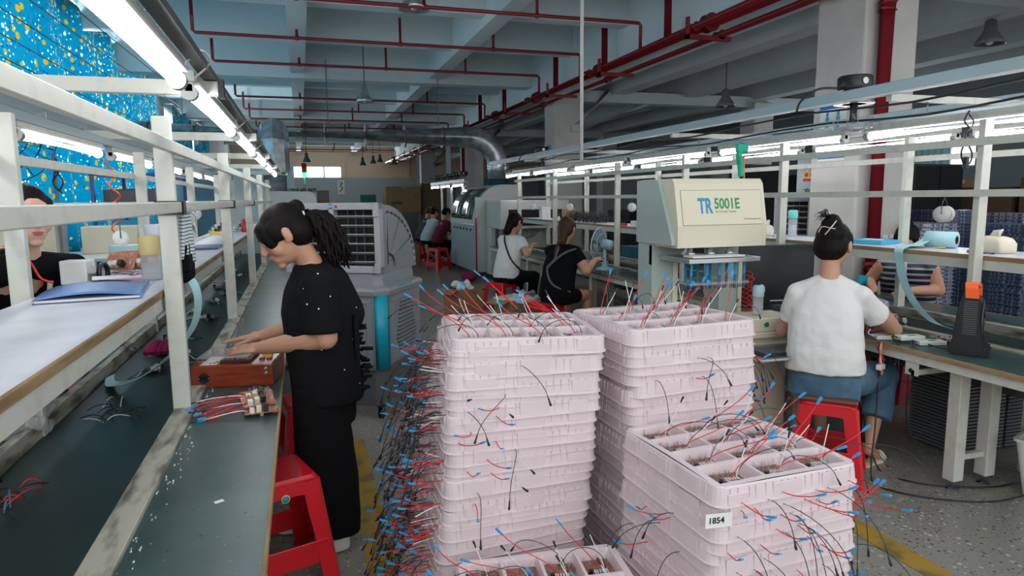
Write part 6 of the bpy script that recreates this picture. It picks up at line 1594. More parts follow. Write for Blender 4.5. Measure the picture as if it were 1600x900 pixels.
# wooden test jigs
def jig(loc, rz, label, w=.36, d=.27, h=.10):
    t = thing('test_jig', label, 'test jig', loc, rz)
    mb = MB(); mb.box((-w / 2, -d / 2, 0), (w / 2, d / 2, h), redwood, .004); mb.build('wooden_case', t)
    mb = MB(); mb.cyl((-w * .34, -d / 2 - .001, h * .45), (-w * .34, -d / 2 - .004, h * .45), .024, blackm, 20); mb.box((-w * .34 - .026, -d / 2 - .004, h * .36), (-w * .34 + .026, -d / 2, h * .54), blackm, .001)
    for s in (-1, 1): mb.cyl((-w * .34 + s * .021, -d / 2 - .006, h * .45), (-w * .34 + s * .021, -d / 2, h * .45), .003, steel, 8)
    mb.build('power_inlet', t)
    for k in (0, 1): mb = MB(); mb.cyl((w * .42, -d / 2 - .008, h * (.60 + .22 * k)), (w * .42, -d / 2, h * (.60 + .22 * k)), .006, steel, 10); mb.lathe([(.009, 0), (.009, .002), (0, .002)], steel, (w * .42, -d / 2, h * (.60 + .22 * k)), 10, (0, -1, 0)); mb.build('jack', t)
    mb = MB(); mb.box((w * .24, -d / 2 + .01, h), (w / 2 - .006, d / 2 - .01, h + .003), mat('pink_white_panel', (.62, .52, .52), .3), .001); mb.build('control_panel', t)
    mb = MB(); mb.box((w * .29, .0, h + .003), (w * .42, .035, h + .020), yellowp, .002); mb.box((w * .29, .002, h + .020), (w * .42, .033, h + .024), blackm, .001); mb.build('rocker_switch', t)
    for k in (0, 1): mb = MB(); mb.box((w * (.30 + .09 * k), -.07, h + .003), (w * (.36 + .09 * k), -.04, h + .016), redd, .002); mb.build('red_switch', t)
    mb = MB(); mb.box((-w * .18, -d * .30, h), (w * .20, d * .34, h + .014), mat('dark_red_wood', (.10, .02, .01), .4), .003)
    for k in range(6): mb.cyl((-w * .15 + .022 * k, -d * .27, h), (-w * .15 + .022 * k, -d * .27, h + .022), .003, steel, 6)
    mb.build('fixture_plate', t)
    mb = MB(); mb.box((-w * .44, -d / 2 + .012, h), (-w * .41, -d / 2 + .022, h + .028), redwood); mb.box((-w * .44, d / 2 - .022, h), (-w * .41, d / 2 - .012, h + .028), redwood); mb.build('guide_post', t)
    mb = MB(); mb.box((-w * .40, -d * .40, h), (-w * .20, d * .2, h + .0015), paper); mb.build('paper_slip', t)
    mb = MB(); mb.box((-w * .46, -d * .36, h + .026), (w * .18, d * .4, h + .029), clear, .001); mb.build('clear_cover', t)
    mb = MB(); mb.tube([(-w * .52, -d * .45, h + .020), (-w * .3, -d * .44, h + .018)], .0025, whitew, 6); mb.build('white_lead', t)
    for k in range(2): mb = MB(); mb.tube([(-w * .30 + .02 * k, -d * .35, h + .003), (-w * .22 + .02 * k, -d * .2, h + .004)], .002, redw, 5); mb.build('red_lead', t)
    return t
jig((-.315, 3.385, .75), R(-10), 'varnished red wooden test jig on the left bench under the standing woman\'s hands')
jig((3.43, 3.40, .75), R(12), 'varnished red wooden test jig on the right bench before the seated woman', .34, .26, .085)
def loose_board(loc, rz, label, m=orangepcb, wdir=(-1, 0, 0), rnd=None, wires=(2, 2, 1), s=1.0, tilt=0.0, cat='circuit board', group=None, wl=.17):
    rnd = rnd or random.Random(1); t = thing('circuit_board', label, cat, loc, rz, group)
    if tilt: t.rotation_euler = (tilt, 0, rz)
    w, d = .055 * s, .036 * s
    mb = MB(); mb.box((-w, -d, .012 * s), (w, d, .014 * s), m); mb.build('board_plate', t)
    mb = MB(); scribble(mb, rnd, .01, .0, w * .8, d * .85, .013 * s, 46); o = mb.build('component_leads', t); o['kind'] = 'stuff'
    for k in range(3):
        x = -w * .7 + k * .022 * s; mb = MB(); mb.box((x, -d * .8, .014 * s), (x + .016 * s, -d * .8 + .02 * s, (.03 + .006 * k) * s), (whitep, cream, blackm)[k], .001); mb.build('component', t)
    mb = MB(); mb.cyl((w * .3, d * .3, .0), (w * .3, d * .3, .012 * s), .008 * s, blackm, 10); mb.cyl((-w * .5, d * .2, .0), (-w * .5, d * .2, .012 * s), .006 * s, whitep, 10); mb.cyl((0, -d * .5, .0), (0, -d * .5, .012 * s), .006 * s, cream, 10); mb.build('capacitors', t)
    for kk, n in zip(('red', 'white', 'black'), wires):
        mt = {'red': redw, 'white': whitew, 'black': blackw}[kk]
        for k in range(n):
            a = rnd.uniform(-.25, .25); L = wl * rnd.uniform(.7, 1.1) * (1.15 if kk == 'red' else .9)
            p0 = Vector((-w * .8, rnd.uniform(-d * .6, d * .6), .018 * s)); p3 = p0 + Vector((-math.cos(a), math.sin(a), 0)) * L; p3.z = .004 - (math.sin(tilt) * 0)
            pts = bez(p0, p0 + Vector((-.04, 0, .012)), p3 + Vector((.05, rnd.uniform(-.02, .02), .004)), p3, 8)
            mb = MB(); wire(mb, pts, .0022 if kk != 'black' else .0016, mt, 6); o = mb.build('%s_lead' % kk, t)
            mb = MB(); (terminal if kk == 'red' else sleeve)(mb, p3, pts[-1] - pts[-2]); mb.build('blue_terminal' if kk == 'red' else 'black_sleeve', o)
    return t
rnd = random.Random(31)
for k, (x, y, z, rz, ti, lab) in enumerate(((-.19, 2.79, .75, 6, 0, 'bottom board nearest the camera'), (-.205, 2.86, .772, 14, R(14), 'board lying on the nearest one'), (-.215, 2.95, .77, 8, R(10), 'third board of the heap'), (-.225, 3.04, .752, 22, R(8), 'board nearest the red jig'))):
    loose_board((x, y, z), R(rz), 'orange circuit board on the left bench, %s' % lab, orangepcb, rnd=rnd, tilt=ti, wires=(2, 1, 1), s=1.15, group='orange boards before the red jig', wl=.19)
# boards travelling on the left belt
for k, y in enumerate((3.9, 4.25, 4.7, 5.0, 5.5, 5.9, 6.4, 6.9, 7.4, 7.9, 8.5, 9.1)):
    loose_board((-.78 + .08 * math.sin(k * 2.1), y, .701), R(60 + 70 * k), '%s circuit board lying on the left belt, %s beyond the first post' % (('dark', 'green')[k % 2], ordn[k].replace('nearest', 'first')), greenpcb if k % 2 else mat('dark_board', (.02, .03, .03), .5), rnd=rnd, s=1.2, wires=(0, 1, 2), wl=.14, group='boards on the left belt')
for k, (y, x) in enumerate(((3.45, -1.08), (3.75, -1.09), (4.1, -1.10), (4.5, -1.08))):
    loose_board((x, y, .75), R(40 * k), 'small board on the far side bench under the left shelf, %s one' % ordn[k], orangepcb, rnd=rnd, s=1.0, wires=(1, 0, 2), group='boards under the left shelf')
for k, (x, y) in enumerate(((3.9, 2.6), (3.95, 3.6), (3.85, 4.1), (3.95, 4.9), (3.9, 5.6), (3.85, 6.4), (3.95, 7.3), (3.9, 8.2), (3.9, 9.2))):
    loose_board((x, y, .701), R(50 * k), 'circuit board on the right belt, %s from the camera' % ordn[k], mat('dark_board', (.02, .03, .03), .5) if k % 3 else orangepcb, rnd=rnd, s=1.3, wires=(0, 1, 2), group='boards on the right belt')
for k in range(5):
    loose_board((3.50 + .02 * (k % 2), 2.92 - .055 * k, .75 + .006 * (k % 2)), R(100 + 9 * k), 'orange board in the row between the white meters and the black fan, %s one' % ordn[k], orangepcb, rnd=rnd, s=.8, tilt=R(18), wires=(0, 0, 0), group='orange boards behind the white meters')
def blob_wires(loc, r, n, label, ms=(blackw,), name='wire_heap', cat='wires', h=.05):
    rnd = random.Random(int(loc[1] * 100)); mb = MB()
    for k in range(n):
        a = rnd.uniform(0, 6.28); c = Vector((rnd.uniform(-r[0], r[0]), rnd.uniform(-r[1], r[1]), .004)); L = rnd.uniform(.05, .14)
        d = Vector((math.cos(a), math.sin(a), 0)) * L
        mb.tube(bez(c, c + d * .3 + Vector((0, 0, rnd.uniform(.2, 1) * h)), c + d * .7 + Vector((0, 0, rnd.uniform(.1, 1) * h)), c + d + Vector((0, 0, rnd.uniform(0, .3) * h)), 6), .0022, rnd.choice(ms), 4)
    o = mb.build(name, None, label, cat, kind='stuff', loc=loc); return o
blob_wires((-.90, 2.30, .701), (.05, .10), 16, 'loose black and red wires on the left belt near the picture edge', (blackw, blackw, blackw, redw, bluew))
blob_wires((-.80, 3.15, .701), (.08, .12), 14, 'black wires beside the pale cloth on the left belt', (blackw, blackw, whitew))
blob_wires((3.9, 8.9, 1.241), (.14, .62), 250, 'large heap of tangled black cable harnesses on the right shelf', (blackw, blackw, blackw, dsteel), h=.24)
blob_wires((3.9, 6.9, .701), (.12, .4), 60, 'tangle of black wires on the right belt behind the table fan', (blackw,), h=.06)
blob_wires((4.45, 5.5, .751), (.12, .6), 60, 'dark wires lying on the far right bench', (blackw, dsteel), h=.05)
# spread of plastic scraps along the bench kerb
mb = MB(); rnd = random.Random(8)
for k in range(320):
    y = .9 + 5.2 * rnd.random() ** 1.2; x = -.445 + rnd.random() ** 2 * .05; s = rnd.uniform(.0012, .006)
    mb.loft([[Vector((x, y, .751)), Vector((x + s, y + s * .3, .751)), Vector((x + s * .6, y + s * 1.6, .751 + s * .3))], [Vector((x, y, .753)), Vector((x + s, y + s * .3, .753)), Vector((x + s * .6, y + s * 1.6, .754 + s * .3))]], whitep if rnd.random() < .35 else coolf, smooth=False)
mb.build('plastic_scraps', None, 'white plastic scraps and dust gathered along the left bench kerb', 'scraps', kind='stuff', loc='base')
mb = MB(); mb.box((-.275, 1.975, .7505), (-.25, 1.99, .752), paper, rz=.5); mb.build('paper_chip', None, 'tiny white paper chip on the empty green bench at the lower left', 'paper', loc='base')
# things on the left shelf
Z1 = 1.241
t = thing('document_folder', 'blue plastic document folder lying on the left shelf', 'folder', (-.79, 3.03, Z1), R(8))
mb = MB()
def fz(u, v): return Vector((-.17 + .34 * u, -.27 + .50 * v, .014 + .016 * math.sin(u * PI) + .006 * math.sin(v * 4)))
mb.grid(fz, 10, 10, blueblue); o = mb.build('top_cover', t); o.modifiers.new('t', 'SOLIDIFY').thickness = .002
mb = MB(); mb.box((-.17, -.27, 0), (.17, .23, .003), foldn, .001); mb.box((-.165, -.265, .003), (.165, .225, .011), paper); mb.build('papers', t)
mb = MB(); mb.box((.165, -.27, 0), (.172, .23, .014), blueblue, .002); mb.build('spine', t)
mb = MB(); mb.box((-.86, 3.17, Z1 + .036), (-.72, 3.32, Z1 + .038), paper, rz=.25); mb.build('paper_note', None, 'small printed paper note on the blue folder', 'paper', loc='base')
t = thing('tape_dispenser', 'white block with a black banded roll of tape on the left shelf', 'tape dispenser', (-.93, 3.38, Z1), R(-10))
mb = MB(); mb.box((-.075, -.045, 0), (.035, .045, .105), whitep, .006); mb.build('block', t)
mb = MB(); mb.cyl((.035, 0, .045), (.075, 0, .045), .036, whitep, 24); mb.build('tape_roll', t)
mb = MB(); mb.lathe([(.036, .0), (.046, .0), (.046, .018), (.036, .018)], blackm, (.075, 0, .046), 28, (1, 0, 0), caps=False); mb.build('black_band', t)
def bottle(loc, label, body, lid, r=.036, h=.20, handle=None, sip=True, lidh=.06):
    t = thing('drinking_bottle', label, 'bottle', loc)
    mb = MB(); mb.lathe([(0.001, 0), (r * .92, 0), (r, .01), (r, h - lidh - .02), (r * .85, h - lidh), (r * .84, h - lidh), (r * .96, h - lidh - .022), (r * .96, .014), (r * .85, .006), (.001, .006)], body, n=24, caps=False); mb.build('bottle_body', t)
    mb = MB(); mb.lathe([(r * 1.02, h - lidh - .012), (r * 1.06, h - lidh), (r * 1.03, h - .012), (r * .8, h), (0.001, h)], lid, n=24, caps=False); mb.build('lid', t)
    if handle: mb = MB(); mb.tube([(r * .7 + .022 * math.cos(a), 0, h - .03 + .03 * math.sin(a)) for a in [2 * PI * k / 14 for k in range(15)]], .005, handle, 6); mb.build('carry_loop', t)
    mb = MB(); mb.cyl((0, 0, .008), (0, 0, (h - lidh) * .62), r * .90, mat('water', (.75, .85, .88), .1, alpha=.35), 20); mb.build('water', t)
    return t
bottle((-.665, 3.42, Z1), 'clear bottle with a yellow lid on the left shelf beside the nearest post', clear, mat('butter_plastic', (.80, .65, .28), .4), .045, .205, None, lidh=.075)
bottle((-.80, 4.25, Z1), 'clear bottle with a pale pink and blue lid on the left shelf', clear, mat('pale_lilac_plastic', (.62, .62, .72), .4), .048, .23, mat('pink_plastic', (.72, .35, .40), .4))
bottle((4.06, 4.85, Z1), 'clear bottle with a mint lid and straw on the right shelf', clear, mint, .038, .23, None)
bottle((2.757, 3.58, .842), 'small clear bottle with a pale blue lid on the cream control box', clear, mat('pale_blue_plastic', (.45, .62, .70), .4), .034, .19, MATS['pale_blue_plastic'])
mb = MB(); mb.box((-.97, 3.98, Z1), (-.70, 4.08, Z1 + .13), mat('pale_cyan_card', (.40, .60, .64), .6), .004); mb.build('storage_box', None, 'pale cyan open box behind the brown boards on the left shelf', 'box', loc='base')
for k, (x, y, a) in enumerate(((-.86, 3.78, 55), (-.82, 3.82, 62), (-.78, 3.80, 50), (-.84, 3.88, 70))):
    t = loose_board((x, y, Z1 + .055), R(14 * k - 20), 'brown circuit board leaning in the heap on the left shelf, %s one' % ordn[k], orangepcb, rnd=rnd, s=1.35, tilt=R(a), wires=(0, 0, 0), group='brown boards heaped on the left shelf')
blob_wires((-.80, 3.66, Z1), (.12, .07), 26, 'red white and blue wires in front of the brown boards on the left shelf', (redw, whitew, bluew, whitew, blackw), h=.03)
mb = MB(); mb.box((-.93, 3.48, Z1), (-.66, 3.54, Z1 + .012), paper, .002, rz=.1); mb.box((-.90, 3.455, Z1), (-.70, 3.47, Z1 + .006), mat('pink_strip', (.7, .25, .45), .5), rz=.1); mb.build('component_strip', None, 'white and pink component strip on the left shelf', 'strip', loc='base')
mb = MB(); mb.box((-.80, 5.4, Z1), (-.60, 5.85, Z1 + .012), foldn, .003); mb.build('folder', None, 'closed navy folder on the left shelf beyond the towel', 'folder', loc='base')
for k, (x, y) in enumerate(((-.90, 7.9), (-.84, 8.15), (-.88, 8.4), (-.72, 8.6), (-.68, 8.9))):
    for j in range(3): loose_board((x + .02 * j, y + .03 * j, Z1 + .03 * j), R(30 * k + 17 * j), 'green circuit board in the pile on the left shelf, %s from the camera, layer %s' % (ordn[k], ('one', 'two', 'three')[j]), greenpcb, rnd=rnd, s=1.4, wires=(0, 0, 0), group='green boards on the left shelf')
mb = MB(); mb.box((-.93, 7.75, Z1), (-.80, 7.85, Z1 + .03), yellowp, .004); mb.build('yellow_box', None, 'small yellow transformer before the green boards', 'box', loc='base')
mb = MB(); mb.lathe([(.03, 0), (.032, .01), (.032, .10), (.012, .13), (.012, .15), (0, .152)], redp, (-.62, 8.2, Z1), 16); mb.build('spray_bottle', None, 'small red bottle on the left shelf beyond the green boards', 'bottle')
# towel, bag, clamp at the first left post
mb = MB()
def tw(u, v):
    z = 1.60 - .235 * v; x = -.462 + .012 * math.sin(u * 14 + v * 3) + .012 * (v if u > .5 else 0); y = 2.985 + .17 * u + .03 * v * u
    return Vector((x, y, z - .03 * u * v))
mb.grid(tw, 20, 16, None) if False else None
towelm = bpy.data.materials.new('striped_towel'); towelm.use_nodes = True; nt = towelm.node_tree; pb = nt.nodes['Principled BSDF']; pb.inputs['Roughness'].default_value = .95
tc = nt.nodes.new('ShaderNodeTexCoord'); wv = nt.nodes.new('ShaderNodeTexWave'); wv.bands_direction = 'Z'; wv.inputs['Scale'].default_value = 22; wv.inputs['Distortion'].default_value = .4
nt.links.new(tc.outputs['Object'], wv.inputs['Vector']); rp = nt.nodes.new('ShaderNodeValToRGB'); rp.color_ramp.elements[0].color = (.10, .13, .18, 1); rp.color_ramp.elements[1].color = (.66, .72, .70, 1); rp.color_ramp.elements[0].position = .18; rp.color_ramp.elements[1].position = .36
nt.links.new(wv.outputs['Fac'], rp.inputs['Fac']); nt.links.new(rp.outputs['Color'], pb.inputs['Base Color'])
t = thing('towel', 'pale striped towel hanging over the rail at the nearest left post', 'towel', (-.46, 3.08, 1.36))
mb = MB(); mb.grid(lambda u, v: tw(u, v) - Vector(t.location), 20, 16, towelm); o = mb.build('towel_cloth', t); o.modifiers.new('t', 'SOLIDIFY').thickness = .012
t = thing('fabric_bag', 'black fabric bag with a clear pocket hanging below the striped towel', 'bag', (-.475, 3.13, 1.26))
mb = MB(); mb.box((-.02, -.10, .0), (.02, .11, .17), blackc, .02); mb.build('bag_body', t)
mb = MB(); mb.box((-.006, -.115, .05), (.03, -.02, .12), blackc, .008); mb.build('pocket', t)
mb = MB(); mb.tube(cat_path([(0, -.06, .16), (0, -.03, .3), (.0, .03, .3), (0, .06, .16)]), .006, blackm, 6); mb.build('strap', t)
for y, lab in ((2.95, 'nearest'), (5.12, 'second'), (7.3, 'third')):
    mb = MB()
    for x0, x1, y0, y1 in ((-.54, -.44, y - .028, y - .022), (-.54, -.44, y + .022, y + .028), (-.543, -.537, y - .028, y + .028), (-.443, -.437, y - .028, y + .028)): mb.box((x0, y0, 1.545), (x1, y1, 1.60), blackm)
    mb.build('tape_wrap', None, 'black tape wrapped round the rail joint at the %s left post' % lab, 'tape', 'black tape on the left posts', loc='base')
# pale blue cloth strip falling from the left shelf over the belt
ribbon([(-.70, 3.55, 1.26), (-.60, 3.50, 1.275), (-.51, 3.44, 1.235), (-.475, 3.38, 1.14), (-.50, 3.33, 1.02), (-.60, 3.30, .90), (-.74, 3.36, .80), (-.90, 3.55, .735), (-.97, 3.80, .715)], .085, lightblue, (.25, .95, 0), 'cloth_strip', 'pale blue cloth strip hanging from the left shelf down to the belt', 'cloth')
mb = MB()
for k in range(5): mb.tube(cat_path([(-.90 + .03 * k, 4.28, .72), (-.88 + .03 * k, 4.36, .76 + .01 * (k % 2)), (-.86 + .03 * k, 4.44, .72)]), .018, mat('magenta_cloth', (.35, .01, .10), .8), 8)
mb.build('work_glove', None, 'magenta fabric glove lying on the left belt', 'glove', loc='base')
# crumpled clear bag at the left edge
mb = MB(); rnd = random.Random(77)
pm = mat('crumpled_clear_film', (.60, .62, .62), .15, alpha=.42); pm2 = mat('yellowish_film', (.50, .50, .28), .25, alpha=.6)
def bagfn(u, v):
    a = 2 * PI * u; r = .10 * math.sin(PI * v) ** .6 * (1 + .25 * math.sin(a * 5 + v * 9) + .15 * math.sin(a * 9 + 4 * v))
    return Vector((-1.08 + r * math.cos(a), 2.98 + .46 * (v - .5) + .02 * math.sin(a * 4), .77 + r * .62 * math.sin(a) + .012 * math.sin(a * 7 + v * 20)))
mb.grid(bagfn, 40, 24, pm, smooth=False); mb.build('plastic_bag', None, 'crumpled clear plastic bag beside the left belt at the picture edge', 'bag', loc='base')
mb = MB(); mb.grid(lambda u, v: Vector((-1.10 + .10 * math.sin(PI * v) * math.cos(2 * PI * u) * (1 + .2 * math.sin(9 * u * PI)), 2.32 + .36 * v, .76 + .05 * math.sin(PI * v) * math.sin(2 * PI * u) + .008 * math.sin(30 * u))), 30, 16, pm2, smooth=False)
mb.build('plastic_bag', None, 'yellowish plastic bag beside the left belt, lowest at the picture edge', 'bag', loc='base')
# coiled air hose and looped cable behind the left shelf
t = thing('coiled_air_hose', 'orange-red coiled air hose hanging before the blue curtain', 'hose', (-1.45, 6.2, 1.18))
mb = MB(); pts = []
for k in range(121):
    u = k / 120; a = 2 * PI * 4.6 * u; pts.append((.035 * math.cos(a) + .02 * math.sin(u * 3), .035 * math.sin(a), .80 * (1 - u) + .02))
mb.tube(pts, .0075, orange, 8); mb.build('hose', t)
mb = MB(); mb.cyl((.035, 0, .80), (.035, 0, .86), .010, steel, 10); mb.build('fitting', t)
t = thing('hanging_cable', 'black looped plug cable tied to the far rail of the left frame', 'cable', (-1.60, 5.45, 1.66))
mb = MB(); mb.tube(cat_path([(0, 0, .24), (.01, 0, .15), (-.03, 0, .08), (.0, 0, .02), (.03, 0, .08), (-.01, 0, .15), (-.02, 0, .06), (.02, 0, .0)]), .006, blackm, 6); mb.build('cord', t)
mb = MB(); mb.cyl((-1.66, 5.6, 1.0), (-1.66, 5.6, 1.95), .010, steel, 8); mb.cyl((-1.66, 5.6, 0), (-1.66, 5.6, 1.0), .012, steel, 8); mb.build('steel_rod', None, 'thin steel rod standing before the blue curtain', 'rod', loc='base')
mb = MB(); mb.tube(cat_path([(-1.03, 3.05, 1.40), (-1.0, 3.02, 1.36), (-.97, 3.0, 1.31), (-.93, 3.0, 1.29)]), .0045, redw, 6); mb.build('red_cable', None, 'short red cable hanging at the black top of the girl', 'cable', loc='base')
# right bench: black fan with an orange handle
t = thing('desk_fan', 'black upright desk fan with an orange handle on the right bench', 'fan', (3.37, 2.62, .751), R(-58)); t.scale = (.88, .88, .88)
mb = MB(); prof = [(-.09, 0), (.09, 0), (.10, .05), (.06, .10), (.035, .14), (.045, .36), (-.045, .36), (-.055, .12), (-.10, .05)]
mb.prism([(x, z) for x, z in ((-.10, .0), (.09, .0), (.10, .05), (.045, .085), (.045, .34), (-.045, .38), (-.07, .30), (-.075, .12), (-.11, .05))], 'y', -.085, .085, blackm)
bmesh.ops.bevel(mb.bm, geom=list(mb.bm.edges), offset=.010, segments=2, affect='EDGES'); 
for f_ in mb.bm.faces: f_.material_index = 0
mb.build('fan_body', t)
mb = MB()
for k in range(11):
    r_ = .018 + .0105 * k * .6; mb.tube([(.052, r_ * 1.0 * math.cos(a), .22 + r_ * 1.25 * math.sin(a)) for a in [2 * PI * j / 26 for j in range(27)]], .0022, dsteel, 5)
for k in range(12): a = 2 * PI * k / 12; mb.tube([(.055, .0, .22), (.053, .078 * math.cos(a), .22 + .1 * math.sin(a))], .002, dsteel, 4)
mb.build('grille', t)
for s_ in (-1, 1):
    mb = MB()
    for k in range(16): mb.box((-.04, s_ * .086 - .003, .13 + .013 * k), (.03, s_ * .086 + .003, .137 + .013 * k), dsteel)
    mb.build('side_vents', t)
mb = MB(); mb.loft([[Vector((-.035 + x, y, z)), Vector((.03 + x, y, z)), Vector((.03 + x, y2, z2)), Vector((-.035 + x, y2, z2))] for x, y, z, y2, z2 in ((.0, -.088, .35, -.066, .35), (-.005, -.088, .41, -.066, .395), (-.01, -.06, .435, -.05, .415), (-.01, 0, .44, 0, .42), (-.01, .06, .435, .05, .415), (-.005, .088, .41, .066, .395), (.0, .088, .35, .066, .35))], orange, smooth=False); mb.build('handle', t, 'orange handle')
mb = MB(); mb.tube(cat_path([(-.09, 0, .02), (-.16, .02, .01), (-.24, .10, .01), (-.30, .14, .008), (-.335, .15, -.06), (-.34, .14, -.3), (-.33, .2, -.6), (-.2, .2, -.742)]), .004, blackm, 6); mb.build('power_cable', t)
for k, (x, y, rz) in enumerate(((3.27, 3.06, 20), (3.33, 2.96, 28), (3.37, 2.86, 20))):
    t = thing('power_meter', 'flat white meter with a green label on the right bench, %s from the red jig' % ordn[k].replace('nearest', 'first'), 'meter', (x, y, .751 + .012 * (k % 2)), R(rz - 40), 'white meters on the right bench')
    mb = MB(); mb.box((-.075, -.035, 0), (.075, .035, .026), whitep, .006); mb.build('case', t)
    mb = MB(); mb.box((-.02, -.025, .026), (.02, .0, .0275), mat('green_label', (.05, .45, .10), .5)); mb.build('green_label', t)
    mb = MB(); mb.tube(cat_path([(-.07, 0, .015), (-.10, .01, .02), (-.12, -.03, .012), (-.12, -.08, -.02), (-.12, -.09, -.15)] if k else [(-.07, 0, .015), (-.1, .02, .03), (-.08, .04, .05)]), .004, blackm if k else whitew, 6); mb.build('lead', t)
t = thing('connector_bundle', 'bundle of wires and connectors dangling from the right bench by the seated woman', 'wires', (3.14, 2.97, .60))
mb = MB()
for k in range(4): mb.tube(cat_path([(.03, .03, .15), (.0, .01 * k, .12), (-.01 + .01 * k, 0, .05), (.0, .01 * k - .02, -.02 - .01 * k)]), .004, (orange, cream, blackm, redd)[k], 6)
mb.build('wires', t)
mb = MB(); mb.box((-.03, -.015, -.0), (.03, .015, .03), whitep, .003, rz=.4); mb.cyl((.0, 0, .03), (.03, .01, .05), .012, steel, 10); mb.build('connector', t)
# things on the right shelf
t = thing('cloth_roll', 'roll of pale blue cloth with a cardboard core on the right shelf', 'cloth roll', (4.06, 3.42, Z1 + .055))
mb = MB(); mb.lathe([(.028, -.09), (.055, -.09), (.055, .09), (.028, .09)], lightblue, (0, 0, 0), 28, (.35, -.94, 0), caps=False); mb.build('roll', t)
mb = MB(); mb.lathe([(.024, -.092), (.029, -.092), (.029, .092), (.024, .092)], card, (0, 0, 0), 24, (.35, -.94, 0), caps=False); mb.build('core', t)
ribbon([(4.04, 3.50, 1.30), (3.92, 3.48, 1.262), (3.80, 3.46, 1.258), (3.715, 3.43, 1.235), (3.68, 3.38, 1.15), (3.62, 3.28, 1.03), (3.55, 3.12, .92), (3.50, 2.96, .855), (3.45, 2.83, .85)], .10, lightblue, (.30, .95, 0), 'cloth_strip', 'pale blue cloth strip hanging from the right shelf to the black fan', 'cloth')
mb = MB(); mb.tube([(3.87, 3.50, Z1 + .008), (3.98, 3.32, Z1 + .008)], .008, yellowp, 8); mb.tube([(3.83, 3.56, Z1 + .006), (3.87, 3.50, Z1 + .008)], [.003, .008], blackm, 8); mb.build('marker_pen', None, 'yellow cutter pen with a dark tip on the right shelf', 'pen', loc='base')
mb = MB(); mb.box((3.88, 3.78, Z1), (4.10, 4.04, Z1 + .03), mat('cyan_box_card', (.05, .38, .60), .4), .004, rz=.2); mb.box((3.95, 3.85, Z1 + .03), (4.03, 3.97, Z1 + .032), paper, rz=.2); mb.build('flat_box', None, 'flat cyan box on the right shelf above the seated woman', 'box', loc='base')
def tissue(loc, rz, label, m, l=.2, w=.11, h=.10):
    t = thing('tissue_pack', label, 'tissues', loc, rz)
    mb = MB(); mb.loft([rrect(l * k, w * k, .02, 3, z) for k, z in ((.9, 0), (1.0, h * .2), (1.0, h * .6), (.8, h * .9), (.5, h))], m, smooth=True); mb.build('soft_pack', t)
    mb = MB(); mb.grid(lambda u, v: Vector((-.05 + .1 * u, .02 * math.sin(u * 9 + v * 3), h * .95 + .05 * v * (1 - .4 * u))), 10, 5, paper); o = mb.build('paper_tissue', t); o.modifiers.new('t', 'SOLIDIFY').thickness = .001
    mb = MB(); mb.ell((.02, -w / 2 * .95, h * .6), (.022, .003, .012), blueplas); mb.build('printed_mark', t)
tissue((4.02, 3.02, Z1), R(70), 'cream soft tissue pack on the right shelf at the picture edge', mat('cream_film', (.75, .66, .52), .35), .24)
tissue((3.93, 5.02, Z1), R(60), 'white tissue pack on the right shelf left of the mint bottle', mat('pale_film', (.72, .68, .58), .35), .17, .10, .10)
mb = MB(); mb.tube([(3.86, 2.98, Z1 + .005), (3.90, 3.10, Z1 + .006)], .009, foldn, 8); mb.tube([(3.88, 2.92, Z1 + .005), (3.86, 2.98, Z1 + .005)], .006, foldn, 8); mb.build('hand_tool', None, 'dark blue hand tool lying before the cream tissue pack', 'tool', loc='base')
for k in range(6):
    mb = MB(); y = 6.95 + .15 * (k % 3) ; z = Z1 + .035 * (k // 3); mb.box((3.80, y, z), (4.0, y + .11, z + .033), whitep, .003); mb.build('adapter_box', None, 'white adapter on the right shelf left of the tester, %s of the pile' % ordn[k].replace('nearest', 'first'), 'adapter', 'white adapters on the right shelf', loc='base')
mb = MB(); mb.box((3.80, 7.55, Z1), (3.86, 7.75, Z1 + .03), redp, .004); mb.build('red_clip', None, 'small red part on the right shelf next to the white adapters', 'part', loc='base')
mb = MB(); mb.box((3.8, 10.5, Z1), (3.95, 10.65, Z1 + .20), paper, .004); mb.build('white_carton', None, 'white upright carton on the far end of the right shelf', 'box', loc='base')
mb = MB(); mb.box((4.0, 9.9, Z1), (4.18, 10.1, Z1 + .17), card, .004); mb.build('small_carton', None, 'small brown carton on the far end of the right shelf', 'box', loc='base')
t = thing('potted_plant', 'tiny plant in a white cup on the right shelf', 'plant', (3.83, 9.85, Z1)); mb = MB(); mb.lathe([(.022, 0), (.03, .06), (.026, .06), (.02, .01)], whitep, n=16, caps=False); mb.build('cup', t)
mb = MB(); 
for k in range(9): mb.ell((.02 * math.cos(k * 2.3), .02 * math.sin(k * 2.3), .075 + .006 * (k % 3)), (.016, .012, .008), mat('leaf_green', (.03, .16, .04), .6), n=7, k=5)
mb.build('leaves', t)
